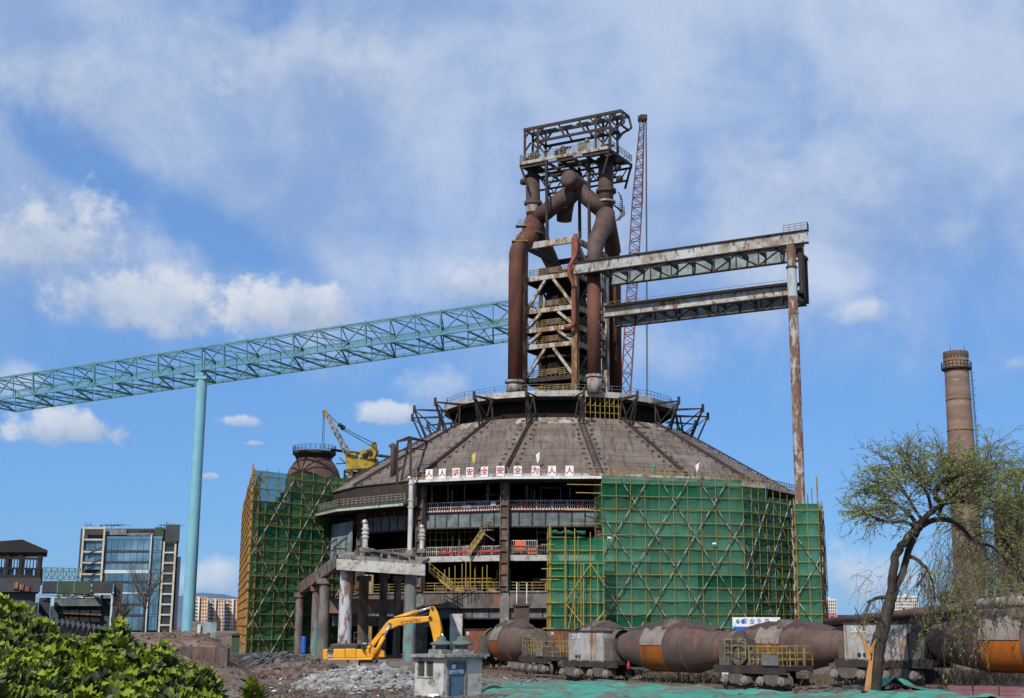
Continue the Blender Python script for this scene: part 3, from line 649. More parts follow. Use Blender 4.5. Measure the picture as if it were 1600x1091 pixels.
# left wing: orange railing level, pale cladding, end brackets
ring_seg('wing_cladding', -4, 41.6, 41.8, 13.2, 19.6, M['gantd'], .30, .98)
ring_seg('wing_cladding', -5, 41.6, 41.8, 13.2, 19.6, M['gantd'], .0, .98)
for t in (.15, .5, .85):
    m = MB(); a = hw(-4, 41.8, 15.5).lerp(hw(-3, 41.8, 15.5), t); r_ = Vector((a.x-HC.x, a.y-HC.y, 0)).normalized()
    m.bar(a+UPV*1.8, a+r_*2.2+UPV*.1, .2); m.bar(a, a+r_*2.2, .2); m.build('side_bracket', M['dark'], hall)
# frame hut and steel frame at the roof's left corner
m = MB(); q = [P(621, 735, 187), P(642, 728, 185.5), P(650, 726, 190), P(627, 733, 192)]
tops = [P(621, 690, 187), P(642, 686, 185.5), P(668, 690, 190), P(640, 683, 192)]
for a, b_ in zip(q, tops): m.bar(a-UPV*2, b_, .3)
for i in range(4): m.bar(tops[i], tops[(i+1) % 4], .25); m.bar(tops[i].lerp(q[i], .35), tops[(i+1) % 4].lerp(q[(i+1) % 4], .35), .14)
m.build('corner_frame', M['dark'], hall)
m = MB(); c = P(615, 728, 196); m.tube([c-UPV*3, P(615, 700, 196)] + [P(615-3.5*(1-cos(a))+3, 700-3.5*sin(a), 196) for a in (0, .8, 1.6, 2.4, 3.0)][1:], .46, 10); m.build('vent_bend', M['tube'], hall, smooth=True)

# ------------------------------------------------------------------ porch at the left foot of the hall
porch = thing('loading_porch', 'broken concrete porch slab on round peeling columns left of the hall', 'porch', G(590, 1015))
def quadslab(name, pts, th, mat, parent):
    m = MB(); m.hexa([p-UPV*th for p in pts]+list(pts)); return m.build(name, mat, parent)
f0, f1 = P(526, 877, 166), P(664, 886, 163.5)
quadslab('front_beam', [f0+UPV*.3, f1+UPV*.3, f1+Vector((0, .9, .3)), f0+Vector((0, .9, .3))], 1.35, M['deckw'], porch)
s = [P(528, 866, 166.5), P(660, 879, 164.2), P(672, 872, 183), P(542, 862, 185)]
for i in range(6):
    a, b_ = s[0].lerp(s[1], i/6+.004), s[0].lerp(s[1], (i+1)/6-.004); c, d = s[3].lerp(s[2], (i+1)/6-.004), s[3].lerp(s[2], i/6+.004)
    up = UPV*(.03*(i % 3)); quadslab('slab', [a+up, b_+up, c+up, d+up], .45, M['concrete'], porch)
w0, w1, w2, w3 = P(526, 866, 166.6), P(461, 916, 208), P(480, 906, 214), P(541, 862, 186)
for i in range(5):
    a, b_ = w0.lerp(w1, i/5+.004), w0.lerp(w1, (i+1)/5-.004); c, d = w3.lerp(w2, (i+1)/5-.004), w3.lerp(w2, i/5+.004)
    quadslab('slab', [b_, a, d, c], .6, M['colgrey'], porch)
    quadslab('edge_beam', [b_-UPV*.61, a-UPV*.61, a+Vector((.9, .2, -.61)), b_+Vector((.9, .2, -.61))], 1.0, M['concband'], porch)
def pcol(px, ytop, Y, r, mat):
    t = P(px, ytop, Y); m = MB(); zb = -0.3
    m.lathe([(r, zb), (r, zb+1.8), (r*.985, 3.5), (r*.97, t.z)], 20, (t.x, t.y, 0)); m.build('column', mat, porch, smooth=True)
    m = MB(); m.box((t.x, t.y, t.z-.35), (r*2.5, r*2.5, .7)); return m
pcol(542, 893, 168, .86, M['colwhite']); pcol(642, 893, 166, .78, M['colteal'])
for px, yt, Y, r, mt in ((508, 904, 178, .74, 'colgrey'), (495, 916, 190, .6, 'colteal'), (469, 926, 203, .62, 'colgrey'), (569, 900, 178, .68, 'colrust'), (622, 900, 181, .5, 'colrust'), (600, 896, 185, .55, 'colgrey')):
    pcol(px, yt, Y, r, M[mt]).build('column_head', M['concband'], porch)
for x0, x1, y0, y1, Y in ((512, 640, 935, 958, 184), (520, 690, 962, 978, 186)):
    a, b_ = P(x0, y0, Y), P(x1, y0+2, Y); h = a.z-P(x0, y1, Y).z
    quadslab('rear_beam', [a, b_, b_+Vector((0, .8, 0)), a+Vector((0, .8, 0))], h, M['concband'], porch)
m = MB()
for i in range(7):  # broken stubs along the slab
    t = .22+i*.11; a = s[0].lerp(s[1], t)+UPV*.05; m.box(a+UPV*.35+Vector((0, .5+.3*(i % 2), 0)), (.6+.3*(i % 3), .4, .75-.1*(i % 2)))
m.bar(s[0].lerp(s[1], .3)+UPV*.9, s[0].lerp(s[1], .95)+UPV*.75, .3, .25); m.build('broken_kerb', M['concband'], porch)
def vent_post(px, yt, yb, Y, r, rings, label):
    t, b_ = P(px, yt, Y), P(px, yb, Y); o = thing('vent_post', label, 'vent pipe', b_, 'ball topped pale vent posts')
    m = MB(); m.lathe([(r, 0), (r, t.z-b_.z-r*1.6)], 18, b_); m.build('post', M['vent'], o, smooth=True)
    m = MB(); rr = r*1.05; m.lathe([(0.01, -rr)]+[(rr*cos(a), rr*sin(a)) for a in [R(x) for x in range(-75, 90, 15)]]+[(0.01, rr)], 18, t-UPV*rr*.9); m.build('ball', M['ball'], o, smooth=True)
    H = t.z-b_.z
    for f in rings:
        m = MB(); m.lathe([(r, -.09), (r*1.35, -.09), (r*1.35, .09), (r, .09)], 18, b_+UPV*H*f); m.build('collar', M['vent'], o, smooth=False)
    m = MB(); m.box(b_+UPV*.25, (r*3.2, r*3.2, .5)); m.build('footing', M['concrete'], o)
vent_post(640, 744, 866, 168.5, .30, (.60, .69, .9), 'tallest ball topped pale vent post, reaching up to the eave')
vent_post(570, 812, 862, 170, .36, (.45, .57, .70), 'short thick vent post with ball top left of the tall one')
vent_post(659, 820, 864, 168.5, .30, (.50, .62, .76), 'short slender vent post with ball top by the red banner railing')
# ------------------------------------------------------------------ lettered boards on the eave railing
SIGN = (('人', 671), ('人', 691.5), ('讲', 713), ('安', 734.5), ('全', 757.5), ('安', 782), ('全', 809), ('为', 837), ('人', 862.5), ('人', 890))
words = ('first', 'second', 'third', 'fourth', 'fifth', 'sixth', 'seventh', 'eighth', 'ninth', 'tenth')
for i, (chx, px) in enumerate(SIGN):
    k = -2 if px < 775 else -1
    A, B_ = hw(k, 43.08, 25.3), hw(k+1, 43.08, 25.3)
    lo, hi = 0.0, 1.0
    for _ in range(40):
        t = (lo+hi)/2; q = A.lerp(B_, t); v = q-Vector((0, 0, CAMH)); u = v.x/(v.y*cos(PITCH)+v.z*sin(PITCH))*FPX+PCX
        if u < px: lo = t
        else: hi = t
    c = A.lerp(B_, t); X = (B_-A).normalized(); N = Vector((X.y, -X.x, 0))
    c = c+N*.06+UPV*.03
    o = thing('sign_board', f'white eave board with red character {chx}, {words[i]} of ten from the vent post end', 'sign board', c, 'white boards with one red character each along the eave')
    m = MB(); m.box(c, (1.12, .07, 1.42), (X, -N, UPV)); m.build('board', M['white'], o)
    text(chx, c+N*.05, X, UPV, 1.02, M['redt'], 'lettering', o, .01, .02)
# flags at the eave
for px, yb, yt, mt, lab in ((742, 727, 706, 'flagy', 'yellow flag on thin staff at the eave'), (842, 727, 705, 'white', 'white flag on thin staff above the lettered boards'), (1022, 733, 722, 'flagg', 'small green flag at the eave over the scaffold'), (1091, 738, 722, 'white', 'white pennant at the eave over the scaffold')):
    b0, t0 = P(px, yb, 186), P(px+2.0, yt, 186); o = thing('flag', lab, 'flag', b0, None)
    rod('staff', b0, t0, .03, M['railg'], o)
    m = MB(); d = t0-b0
    pts = []
    for i in range(5):
        u = i/4
        for j in range(4):
            v = j/3; pts.append(b0+d*(1-.62*u-.04*v)+Vector((-(.62*v)*(1-.55*u), .12*sin(5*v+4*u), -.5*v)))
    m.v = [tuple(p) for p in pts]
    for i in range(4):
        for j in range(3): k = i*4+j; m.face((k, k+1, k+5, k+4))
    m.build('cloth', M[mt], o, smooth=True)
# red banners and barriers on the second storey
def on_facet(k, t, r, z): p = hw(k, r, z).lerp(hw(k+1, r, z), t); return Vector((p.x, p.y, z))
def banner(name, k, t0, t1, r, z0, z1, mat, label, cat):
    a, b_ = on_facet(k, t0, r, 0), on_facet(k, t1, r, 0); m = MB(); n = 10; X = (b_-a).normalized(); N = Vector((X.y, -X.x, 0))
    for i in range(n+1):
        q = a.lerp(b_, i/n)+N*(.03+.03*sin(i*2.1)); m.v += [(q.x, q.y, z0+.06*sin(i*1.7)), (q.x, q.y, z1+.05*sin(i*1.3))]
    for i in range(n): m.face((2*i, 2*i+2, 2*i+3, 2*i+1))
    n0 = len(m.v)
    for v in list(m.v): m.v.append((v[0]-N.x*.03, v[1]-N.y*.03, v[2]))
    for i in range(n): m.face((n0+2*i+1, n0+2*i+3, n0+2*i+2, n0+2*i))
    return tag(m.build(name, mat), label, cat)
banner('banner', -2, .20, .38, 39.72, 14.25, 14.6, M['redb'], 'short red banner strip left on the white second storey railing', 'banner')
banner('banner', -2, .42, .58, 39.72, 14.3, 14.62, M['redb'], 'middle red banner strip on the white second storey railing', 'banner')
banner('banner', -2, .68, .98, 39.72, 14.35, 14.6, M['redb'], 'long thin red banner strip ending at the rusty column', 'banner')
banner('banner', -1, .12, .27, 39.72, 20.8, 21.05, M['redb'], 'short red banner on the top storey railing near the column', 'banner')
banner('banner', -1, .74, .86, 39.72, 20.8, 21.0, M['redb'], 'red banner on the top storey railing beside the green netting', 'banner')
banner('banner', -2, .82, .88, 39.72, 20.9, 21.4, M['flagy'] if False else M['white'], 'small pale notice board on the top storey railing', 'notice')
banner('banner', -2, .48, .58, 39.72, 20.6, 21.1, M['gantd'], 'blue grey banner on the top storey picket railing', 'banner')
def barrier(px, py, w, h, mat, lab, red):
    c = P(px, py, 186.4); o = thing('crowd_barrier', lab, 'barrier', c, None)
    m = MB(); x = Vector((w/2, 0, 0)); z = UPV*h
    m.bar(c-x, c-x+z, .07); m.bar(c+x, c+x+z, .07); m.bar(c-x+z, c+x+z, .07); m.bar(c-x+z*.15, c+x+z*.15, .06)
    for i in range(1, 12): a = (c-x).lerp(c+x, i/12); m.bar(a+z*.15, a+z, .04)
    m.build('frame', M['gutter'], o)
    for x0, x1, z0, z1 in red:
        m = MB(); m.box(c+Vector((w*(x0+x1)/2, -.06, h*(z0+z1)/2)), (w*(x1-x0), .05, h*(z1-z0))); m.build('panel', mat, o)
barrier(819, 866, 3.6, 1.9, M['orange'], 'white crowd barrier with orange panels on the second storey', ((-.36, .05, .15, .97), (-.5, -.42, .1, .5)))
barrier(794, 866, .8, .9, M['orange'], 'small orange barrier left of the white crowd barrier', ((-.45, .45, .2, .95),))
barrier(832, 866.5, 1.2, .9, M['orange'], 'small orange barrier in front of the white crowd barrier', ((-.45, .45, .2, .95),))

# a worker in a yellow helmet behind the second storey railing
wq = P(786, 868, 187.2); zf = 13.62
man = thing('person', 'worker in dark clothes and yellow helmet standing behind the second storey railing', 'person', (wq.x, wq.y, zf))
sk = [(0, 0, .95), (0, .02, 1.2), (0, .02, 1.42), (0, 0, 1.52), (0, -.02, 1.66), (0, -.02, 1.74),
      (.20, .02, 1.40), (.27, -.02, 1.13), (.20, -.22, 1.0), (.12, -.30, 1.08), (-.20, .02, 1.40), (-.27, -.02, 1.13), (-.20, -.22, 1.0), (-.12, -.30, 1.08),
      (.10, 0, .88), (.12, -.02, .5), (.12, 0, .08), (.13, -.16, .04), (-.10, 0, .88), (-.12, -.02, .5), (-.12, 0, .08), (-.13, -.16, .04)]
ed = [(0, 1), (1, 2), (2, 3), (3, 4), (4, 5), (2, 6), (6, 7), (7, 8), (8, 9), (2, 10), (10, 11), (11, 12), (12, 13), (0, 14), (14, 15), (15, 16), (16, 17), (0, 18), (18, 19), (19, 20), (20, 21)]
ra = [.15, .15, .17, .06, .10, .09, .075, .055, .04, .04, .075, .055, .04, .04, .10, .07, .05, .045, .10, .07, .05, .045]
me = bpy.data.meshes.new('body'); me.from_pydata([(wq.x+x, wq.y+y, zf+z) for x, y, z in sk], ed, [])
bo = link('body', me, man); me.materials.append(M['exd'])
md = bo.modifiers.new('skin', 'SKIN'); lay = me.skin_vertices[0] if me.skin_vertices else None
if lay is None:
    import bmesh
    bm = bmesh.new(); bm.from_mesh(me); bm.verts.layers.skin.verify(); bm.to_mesh(me); bm.free(); lay = me.skin_vertices[0]
for i, r_ in enumerate(ra): lay.data[i].radius = (r_, r_*.8); lay.data[i].use_root = i == 0
md.use_smooth_shade = True; sb = bo.modifiers.new('sub', 'SUBSURF'); sb.levels = 1; sb.render_levels = 1
m = MB(); m.lathe([(.085, -.10), (.10, 0), (.095, .07), (.06, .12), (.01, .13)], 14, (wq.x, wq.y-.035, zf+1.66)); m.build('face', M['skinp'], man, smooth=True)
m = MB(); m.lathe([(.16, .0), (.135, .02), (.13, .08), (.09, .14), (.01, .16)], 14, (wq.x, wq.y-.03, zf+1.72)); m.build('helmet', M['ex'], man, smooth=True)
# ------------------------------------------------------------------ furnace tower: frame turned 28 degrees
TA = Vector((.883, -.469, 0)); TB = Vector((.469, .883, 0))
TO = P(899, 500, 206); TO = Vector((TO.x, TO.y, 0))
def L(a, b, z): return TO+TA*a+TB*b+UPV*z
def ray(px, py): return Vector((0, 0, CAMH)), raydir(px, py)
def PB(px, py, b):
    c, d = ray(px, py); t = (b-(c-TO).dot(TB))/d.dot(TB); return c+d*t
def PA(px, py, a):
    c, d = ray(px, py); t = (a-(c-TO).dot(TA))/d.dot(TA); return c+d*t
def la(p): return (p-TO).dot(TA)
tower = thing('furnace_tower', 'rusty blast furnace tower with steel frame and bulging gas pipes above the dome', 'furnace tower', L(-4, 5, ZD))
AL = la(PB(820, 490, 0)); AR = 0.0; DB = 11.0
ZT = PB(860, 379, 0).z
ftop = L(0, 0, ZT)
def col_bar(a, b, z0, z1, w, mat, name='column'): return rod(name, L(a, b, z0), L(a, b, z1), w, mat, tower, 'bar')
for a in (AL, AR):
    for b in (0, DB):
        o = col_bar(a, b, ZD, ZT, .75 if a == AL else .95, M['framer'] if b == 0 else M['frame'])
        o.rotation_quaternion = Quaternion((0, 0, 1), math.atan2(TA.y, TA.x))
lev = [PB(860, y, 0).z for y in (592, 540, 514, 484, 433, 380)]
def beam(p, q, w, h, mat, name='beam'):
    m = MB(); m.bar(p, q, w, h); return m.build(name, mat, tower)
for i, z in enumerate(lev):
    mt = M['frame'] if i > 0 else M['dark']
    top = i == len(lev)-1
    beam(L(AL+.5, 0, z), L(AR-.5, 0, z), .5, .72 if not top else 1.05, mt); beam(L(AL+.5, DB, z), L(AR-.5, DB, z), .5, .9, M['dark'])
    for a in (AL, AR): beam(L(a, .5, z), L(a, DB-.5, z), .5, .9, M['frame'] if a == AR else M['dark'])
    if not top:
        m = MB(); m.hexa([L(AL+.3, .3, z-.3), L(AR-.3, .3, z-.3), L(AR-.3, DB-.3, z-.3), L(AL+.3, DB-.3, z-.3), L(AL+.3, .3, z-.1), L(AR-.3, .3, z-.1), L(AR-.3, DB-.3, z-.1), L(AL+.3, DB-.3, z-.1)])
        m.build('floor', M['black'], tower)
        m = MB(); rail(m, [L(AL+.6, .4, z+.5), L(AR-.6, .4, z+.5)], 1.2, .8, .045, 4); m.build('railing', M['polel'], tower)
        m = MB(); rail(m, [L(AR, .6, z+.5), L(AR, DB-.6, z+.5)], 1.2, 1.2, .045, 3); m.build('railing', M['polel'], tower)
        if i < 5:
            m = MB(); m.box(L(AL+5.0, .3, z+1.2), (2.2, .06, .8), (TA, TB, UPV)); m.build('notice_panel', M['colrust'], tower)
z = ZD+.8; m = MB(); rail(m, [L(AL+.6, -.2, z), L(AR-.6, -.2, z)], 1.2, .8, .045, 4); m.build('railing', M['polel'], tower)
# inverted V braces
for zb, zt in ((lev[0], lev[1]), (lev[1], lev[2]), (lev[2], lev[3]), (lev[3], lev[4])):
    mid = (AL+AR)/2; big = zt-zb > 4
    g = .8 if big else 1.6
    for sg, e in ((-1, AL+.5), (1, AR-.5)):
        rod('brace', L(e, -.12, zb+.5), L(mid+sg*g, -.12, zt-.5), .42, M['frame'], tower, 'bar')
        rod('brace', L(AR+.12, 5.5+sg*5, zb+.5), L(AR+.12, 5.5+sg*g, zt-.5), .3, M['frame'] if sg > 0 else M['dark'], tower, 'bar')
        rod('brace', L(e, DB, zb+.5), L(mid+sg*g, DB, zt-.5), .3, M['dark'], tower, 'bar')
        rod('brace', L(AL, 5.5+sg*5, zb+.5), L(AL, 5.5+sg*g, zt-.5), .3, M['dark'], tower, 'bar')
# furnace shell and inner plant
m = MB(); c = L((AL+AR)/2, 5.6, 0); m.lathe([(4.2, 38), (4.2, 52), (3.2, 59), (2.2, 61.5), (1.2, 61.8)], 28, c); m.build('furnace_shell', M['black'], tower, smooth=True)
for i, z in enumerate((44, 47, 50, 53)):
    m = MB(); pts = [c+Vector((4.8*cos(t), 4.8*sin(t), z)) for t in [k*pi/12 for k in range(25)]]; m.tube(pts, .28, 6, False); m.build('cooling_ring', M['dark'], tower, smooth=True)
for a, b, r in ((AL+1.8, 2.2, .35), (AR-1.6, 3.0, .3), (AL+1.2, 8, .5)):
    m = MB(); m.tube([L(a, b, ZD), L(a, b, lev[4]-1)], r, 8); m.build('service_pipe', M['tube'], tower, smooth=True)
# upper-floor machines
for a, b, sz in ((AL+2.2, 3, (1.6, 1.6, 2.0)), (AL+6.4, 2.2, (1.2, 1.0, 1.1)), (AR-1.4, 4, (1.4, 1.6, 2.2))):
    m = MB(); m.box(L(a, b, lev[4]+sz[2]/2+.4), sz, (TA, TB, UPV)); m.tube([L(a-sz[0]/2, b-.9, lev[4]+.9), L(a+sz[0]/2, b-.9, lev[4]+.9)], .4, 10); m.build('machine', M['dark'], tower)
m = MB(); p0, p1 = L(AR+.1, .2, ZT-.6), L(AR+.1, 6, lev[4]+.5); m.bar(p0, p1, .5, .8); m.build('top_brace', M['frame'], tower)
# gas uptakes
def pipe(name, pts, r, mat, n=18, parent=tower):
    P3 = [Vector(p) for p in pts]; k = len(P3); out = [P3[0]]; rr = [r[0] if hasattr(r, '__len__') else r]
    for i in range(1, k-1):   # rounded elbows
        a, b_, c_ = P3[i-1], P3[i], P3[i+1]; ra = r[i] if hasattr(r, '__len__') else r
        d = min(2.1*ra, (a-b_).length*.45, (c_-b_).length*.45); u = b_+(a-b_).normalized()*d; v = b_+(c_-b_).normalized()*d
        for t in (0, .25, .5, .75, 1): out.append(u.lerp(b_, t).lerp(b_.lerp(v, t), t)); rr.append(ra)
    out.append(P3[-1]); rr.append(r[-1] if hasattr(r, '__len__') else r)
    m = MB(); m.tube(out, rr, n); return m.build(name, mat, parent, smooth=True)
def collar(p, r, h, mat=None, parent=tower, name='collar'):
    m = MB(); m.lathe([(r*.9, -h/2), (r*1.14, -h/2), (r*1.14, h/2), (r*.9, h/2)], 20, p); return m.build(name, mat or M['tube'], parent)
JL, JR = P(834, 346, 213.5), P(946, 333, 209)
SPH = P(891, 281, 206.8)
rT = 1.25
pipe('uptake_pipe', [P(805, 596, 207.5), P(806, 420, 207.5), P(808, 388, 208), P(829, 368, 211), JL], [1.2, 1.2, 1.3, 1.55, 1.55], M['tuber'])
pipe('uptake_pipe', [P(803.5, 614, 207.5), P(804.5, 597, 207.5)], 1.3, M['tubeg']); collar(P(804.5, 597, 207.5), 1.45, .35, M['tubeg'])
pipe('uptake_pipe', [P(928.5, 590, 203.5), P(928, 425, 203.5)], 1.12, M['tuber']); collar(P(928.5, 588, 203.5), 1.2, .4, M['tubeg'])
pipe('uptake_pipe', [P(928.5, 614, 203.5), P(928.5, 588, 203.5)], 1.16, M['tubeg'])
pipe('uptake_pipe', [P(928, 426, 203.5), P(928, 400, 203.5), P(932, 374, 205), P(945, 350, 208), JR], [1.12, 1.2, 1.4, 1.6, 1.6], M['tube'])
pipe('uptake_pipe', [P(962, 618, 219), P(960, 410, 219), P(956, 380, 216), JR], [1.1, 1.1, 1.4, 1.5], M['tuber'])
pipe('uptake_pipe', [L(AL+1.5, 12.2, ZD), L(AL+1.5, 12.2, 60), P(846, 376, 219), JL], [1.1, 1.1, 1.4, 1.5], M['tube'])
VL, VR = P(832, 276, 213.5), P(947, 250, 209)
pipe('riser_pipe', [JL, VL], 1.22, M['tube']); pipe('riser_pipe', [JR, VR], 1.3, M['tube'])
collar(P(833, 318, 213.5), 1.35, .5); collar(P(947, 299, 209), 1.5, .5); collar(P(947, 316, 209), 1.4, .3, M['tubeg'])
m = MB(); m.lathe([(1.24, 0), (1.24, 2.0)], 20, P(833, 333, 213.5)); m.build('repair_sleeve', M['tubeg'], tower, smooth=True)
pipe('cross_pipe', [JL, SPH+TB*2.2+Vector((-.3, .3, -.9))], 1.42, M['tube']); pipe('cross_pipe', [JR, SPH+TB*2.2+Vector((.4, .3, -1.0))], 1.42, M['tube'])
# round end of the downcomer facing outward and its hanging stub
dn = (TB*-1+UPV*.06).normalized(); X_ = TA; Y_ = X_.cross(dn)
m = MB(); m.lathe([(1.42, -3.6), (1.5, .5), (1.42, .8), (1.2, 1.05), (.8, 1.2), (.01, 1.28)], 26, SPH, (X_, Y_, dn)); m.build('downcomer_end', M['tube'], tower, smooth=True)
m = MB(); m.tube([SPH+TB*3.0-UPV*.5, P(886, 312, 214), P(882, 332, 214.2), P(881.5, 345, 214.2)], [1.3, 1.45, 1.4, 1.3], 18); m.build('downcomer_stub', M['tube'], tower, smooth=True)
collar(P(833, 366, 211.5), 1.62, .35)
m = MB(); rail(m, [P(806, 375, 209), P(818, 378, 207)], 1.0, .6, .04, 3); m.box(P(812, 378, 208.2), (2.6, 1.6, .15)); m.bar(P(806, 378, 209), P(822, 350, 211), .12); m.build('side_landing', M['raily'], tower)
m = MB(); rail(m, [P(810, 352, 211), P(818, 353, 210)], 1.0, .6, .04, 3); m.box(P(814, 354, 210.5), (1.8, 1.4, .12)); m.build('side_landing', M['railg'], tower)
# spiral stair on the right riser
m = MB(); cc = P(951, 345, 210); zt = P(951, 312, 210).z
for i in range(22):
    t = i/21; a = R(-70+150*t); r_ = 1.75; c0 = Vector((cc.x+.2, cc.y, lerp(cc.z-.8, zt, t)))
    d0 = Vector((cos(a), sin(a), 0)); m.bar(c0+d0*r_, c0+d0*(r_+.8), .3, .07)
    m.bar(c0+d0*(r_+.8), c0+d0*(r_+.8)+UPV*1.0, .05)
m.build('spiral_stair', M['railg'], tower)
# ladder bits beside the riser
m = MB()
for yy in range(306, 332, 3): m.bar(P(968, yy, 210), P(972, yy+.4, 210), .12)
m.tube([P(966, 300, 210), P(972, 312, 210), P(973, 330, 210), P(968, 345, 210)], .09, 5); m.build('ladder', M['dark'], tower)
# red service pipe on the front
pipe('red_pipe', [P(899, 366, 204.6), P(901, 396, 204.6), P(889, 418, 204.6), P(890, 430, 204.6), P(897, 446, 204.6), P(897, 505, 204.6), P(893, 511, 204.6), P(883, 513, 205.5)], .36, M['redpipe'], 10)
collar(P(897, 449, 204.6), .42, .3, M['dark'])
# tall slim posts carrying the top platform
for px, y0, y1, b in ((855, 250, 380, 0), (906, 262, 372, 6.0), (921, 250, 392, 3.0)):
    rod('post', PB(px, y1, b), PB(px-1, y0, b), .42, M['dark'], tower, 'bar')
# ---- top platform
pa, pb_ = PB(812.5, 255, .6), PB(951, 230, .6)
ZP = (pa.z+pb_.z)/2; a0, a1 = la(pa), la(pb_); b0, b1 = .6, 9.6
m = MB(); m.hexa([L(a0, b0-.15, ZP-.35), L(a1, b0-.15, ZP-.35), L(a1, b0+.1, ZP-.35), L(a0, b0+.1, ZP-.35), L(a0, b0-.15, ZP+.2), L(a1, b0-.15, ZP+.2), L(a1, b0+.1, ZP+.2), L(a0, b0+.1, ZP+.2)]); m.build('platform_edge', M['frame'], tower)
na, nb = 7, 3
for i in range(na):
    for j in range(nb):
        if (i, j) in ((1, 1), (3, 2), (0, 2), (5, 1), (2, 0), (4, 2), (4, 0), (2, 1)): continue
        u0, u1 = lerp(a0, a1, i/na)+.1, lerp(a0, a1, (i+1)/na)-.1; v0, v1 = lerp(b0+.2, b1, j/nb)+.1, lerp(b0+.2, b1, (j+1)/nb)-.1
        m = MB(); m.hexa([L(u0, v0, ZP-.08), L(u1, v0, ZP-.08), L(u1, v1, ZP-.08), L(u0, v1, ZP-.08), L(u0, v0, ZP), L(u1, v0, ZP), L(u1, v1, ZP), L(u0, v1, ZP)])
        m.build('platform_plate', M['gantd'] if (i+j) % 3 else M['dark'], tower)
for i in range(na+1): beam(L(lerp(a0, a1, i/na), b0, ZP-.35), L(lerp(a0, a1, i/na), b1, ZP-.35), .22, .5, M['dark'], 'joist')
for j in range(nb+1): beam(L(a0, lerp(b0+.2, b1, j/nb), ZP-.75), L(a1, lerp(b0+.2, b1, j/nb), ZP-.75), .22, .35, M['dark'], 'joist')
# trusses below the platform
zl = ZP-3.2
for b in (6.4, 8.8):
    beam(L(a0+.6, b, zl), L(a1-.4, b, zl), .25, .3, M['dark'], 'truss_chord')
    n = 10
    for i in range(n):
        u0, u1 = lerp(a0+.6, a1-.4, i/n), lerp(a0+.6, a1-.4, (i+1)/n)
        rod('truss_web', L(u0, b, zl if i % 2 else ZP-.9), L(u1, b, ZP-.9 if i % 2 else zl), .16, M['dark'], tower, 'bar')
for b in (b0, b1):
    m = MB(); rail(m, [L(a0, b, ZP+.2), L(a1, b, ZP+.2)], 1.2, .95, .04, 3); m.build('railing', M['railg'], tower)
for a in (a0, a1):
    m = MB(); rail(m, [L(a, b0, ZP+.2), L(a, b1, ZP+.2)], 1.2, 1, .04, 3); m.build('railing', M['railg'], tower)
    for b in (b0+.3, b1-.3): rod('knee_brace', L(a, b, ZP-.5), L(a+(1.4 if a == a0 else -1.2), b, ZP-4.4), .3, M['dark'], tower, 'bar')
# valve heads on the risers and the middle
for c0, hgt, w in ((VL, PB(830, 246, 5).z, 1.1), (VR, PB(944, 222, 4).z, 1.3), (L((AL+AR)/2-.2, 5, VR.z+.6), VR.z+3.9, .75)):
    m = MB(); zb = c0.z-.3
    m.lathe([(w*1.25, 0), (w*1.25, .4), (w*.8, .5), (w*.8, (hgt-zb)*.45), (w*1.15, (hgt-zb)*.45), (w*1.15, (hgt-zb)*.55), (w*.7, (hgt-zb)*.6), (w*.75, (hgt-zb)*.86), (w*.5, (hgt-zb)*.96), (.01, hgt-zb)], 16, Vector((c0.x, c0.y, zb))); m.build('valve', M['dark'], tower)
    m = MB(); m.bar(Vector((c0.x, c0.y, lerp(zb, hgt, .8)))-TA*1.5, Vector((c0.x, c0.y, lerp(zb, hgt, .85)))+TA*1.5, .3, .35); m.box(Vector((c0.x, c0.y, lerp(zb, hgt, .62)))-TA*1.2, (.8, .8, .9)); m.build('valve_lever', M['dark'], tower)
for px, yy in ((818, 284), (965, 262), (968, 280), (962, 248)):
    m = MB(); m.tube([PB(px-3, yy, 4), PB(px+3, yy+1, 4)], .55, 10); m.build('counterweight', M['dark'], tower)
# small kit on the platform
m = MB(); q = PB(917, 224, 2); m.tube([q, q+UPV*.3, q+UPV*.8], [.2, .45, .2], 8); m.bar(PB(921.5, 232, 2), PB(921.5, 215, 2), .06); m.box(PB(910, 231, 2), (1.6, 1, 1.6)); m.build('beacon', M['railg'], tower)
# ---- monorail frame on top
c0, c1 = PB(820, 203, 2.6), PB(971, 173.5, 2.6)
ZF = (c0.z+c1.z)/2; fa0, fa1 = la(c0), la(c1); ZL = PB(851, 219, 2.6).z
tip = PB(977.5, 196, 2.6)
for b in (2.6, 5.4):
    beam(L(fa0-.2, b, ZF), L(fa1, b, ZF), .35, .5, M['dark'], 'top_chord'); beam(L(fa0+2.2, b, ZL), L(la(PB(957, 201, 2.6)), b, ZL), .3, .42, M['dark'], 'lower_chord')
    for px in (820, 840.5, 931, 953.5):
        a = la(PB(px, 230, 2.6)); rod('post', L(a, b, ZP), L(a, b, ZF), .42, M['dark'], tower, 'bar')
    a = la(PB(851, 219, 2.6))
    for px in (875, 907):
        a_ = la(PB(px, 205, 2.6)); rod('hanger', L(a_+.9, b, ZL), L(a_-.4, b, ZF), .3, M['dark'], tower, 'bar')
    for px, sg in ((820, 1), (840.5, 1), (840.5, -1), (931, -1), (931, 1), (953.5, 1), (953.5, -1)):
        a_ = la(PB(px, 230, 2.6)); rod('knee_brace', L(a_, b, ZL-1.4), L(a_+sg*1.2, b, ZL), .25, M['dark'], tower, 'bar'); rod('knee_brace', L(a_, b, ZF-1.5), L(a_+sg*1.1, b, ZF-.2), .25, M['dark'], tower, 'bar')
    rod('end_brace', L(fa1, b, ZF), L(fa1+.5, b, ZL+.4), .3, M['dark'], tower, 'bar'); rod('end_brace', L(fa1+.5, b, ZL+.4), L(la(PB(953.5, 215, 2.6)), b, ZL-.6), .28, M['dark'], tower, 'bar')
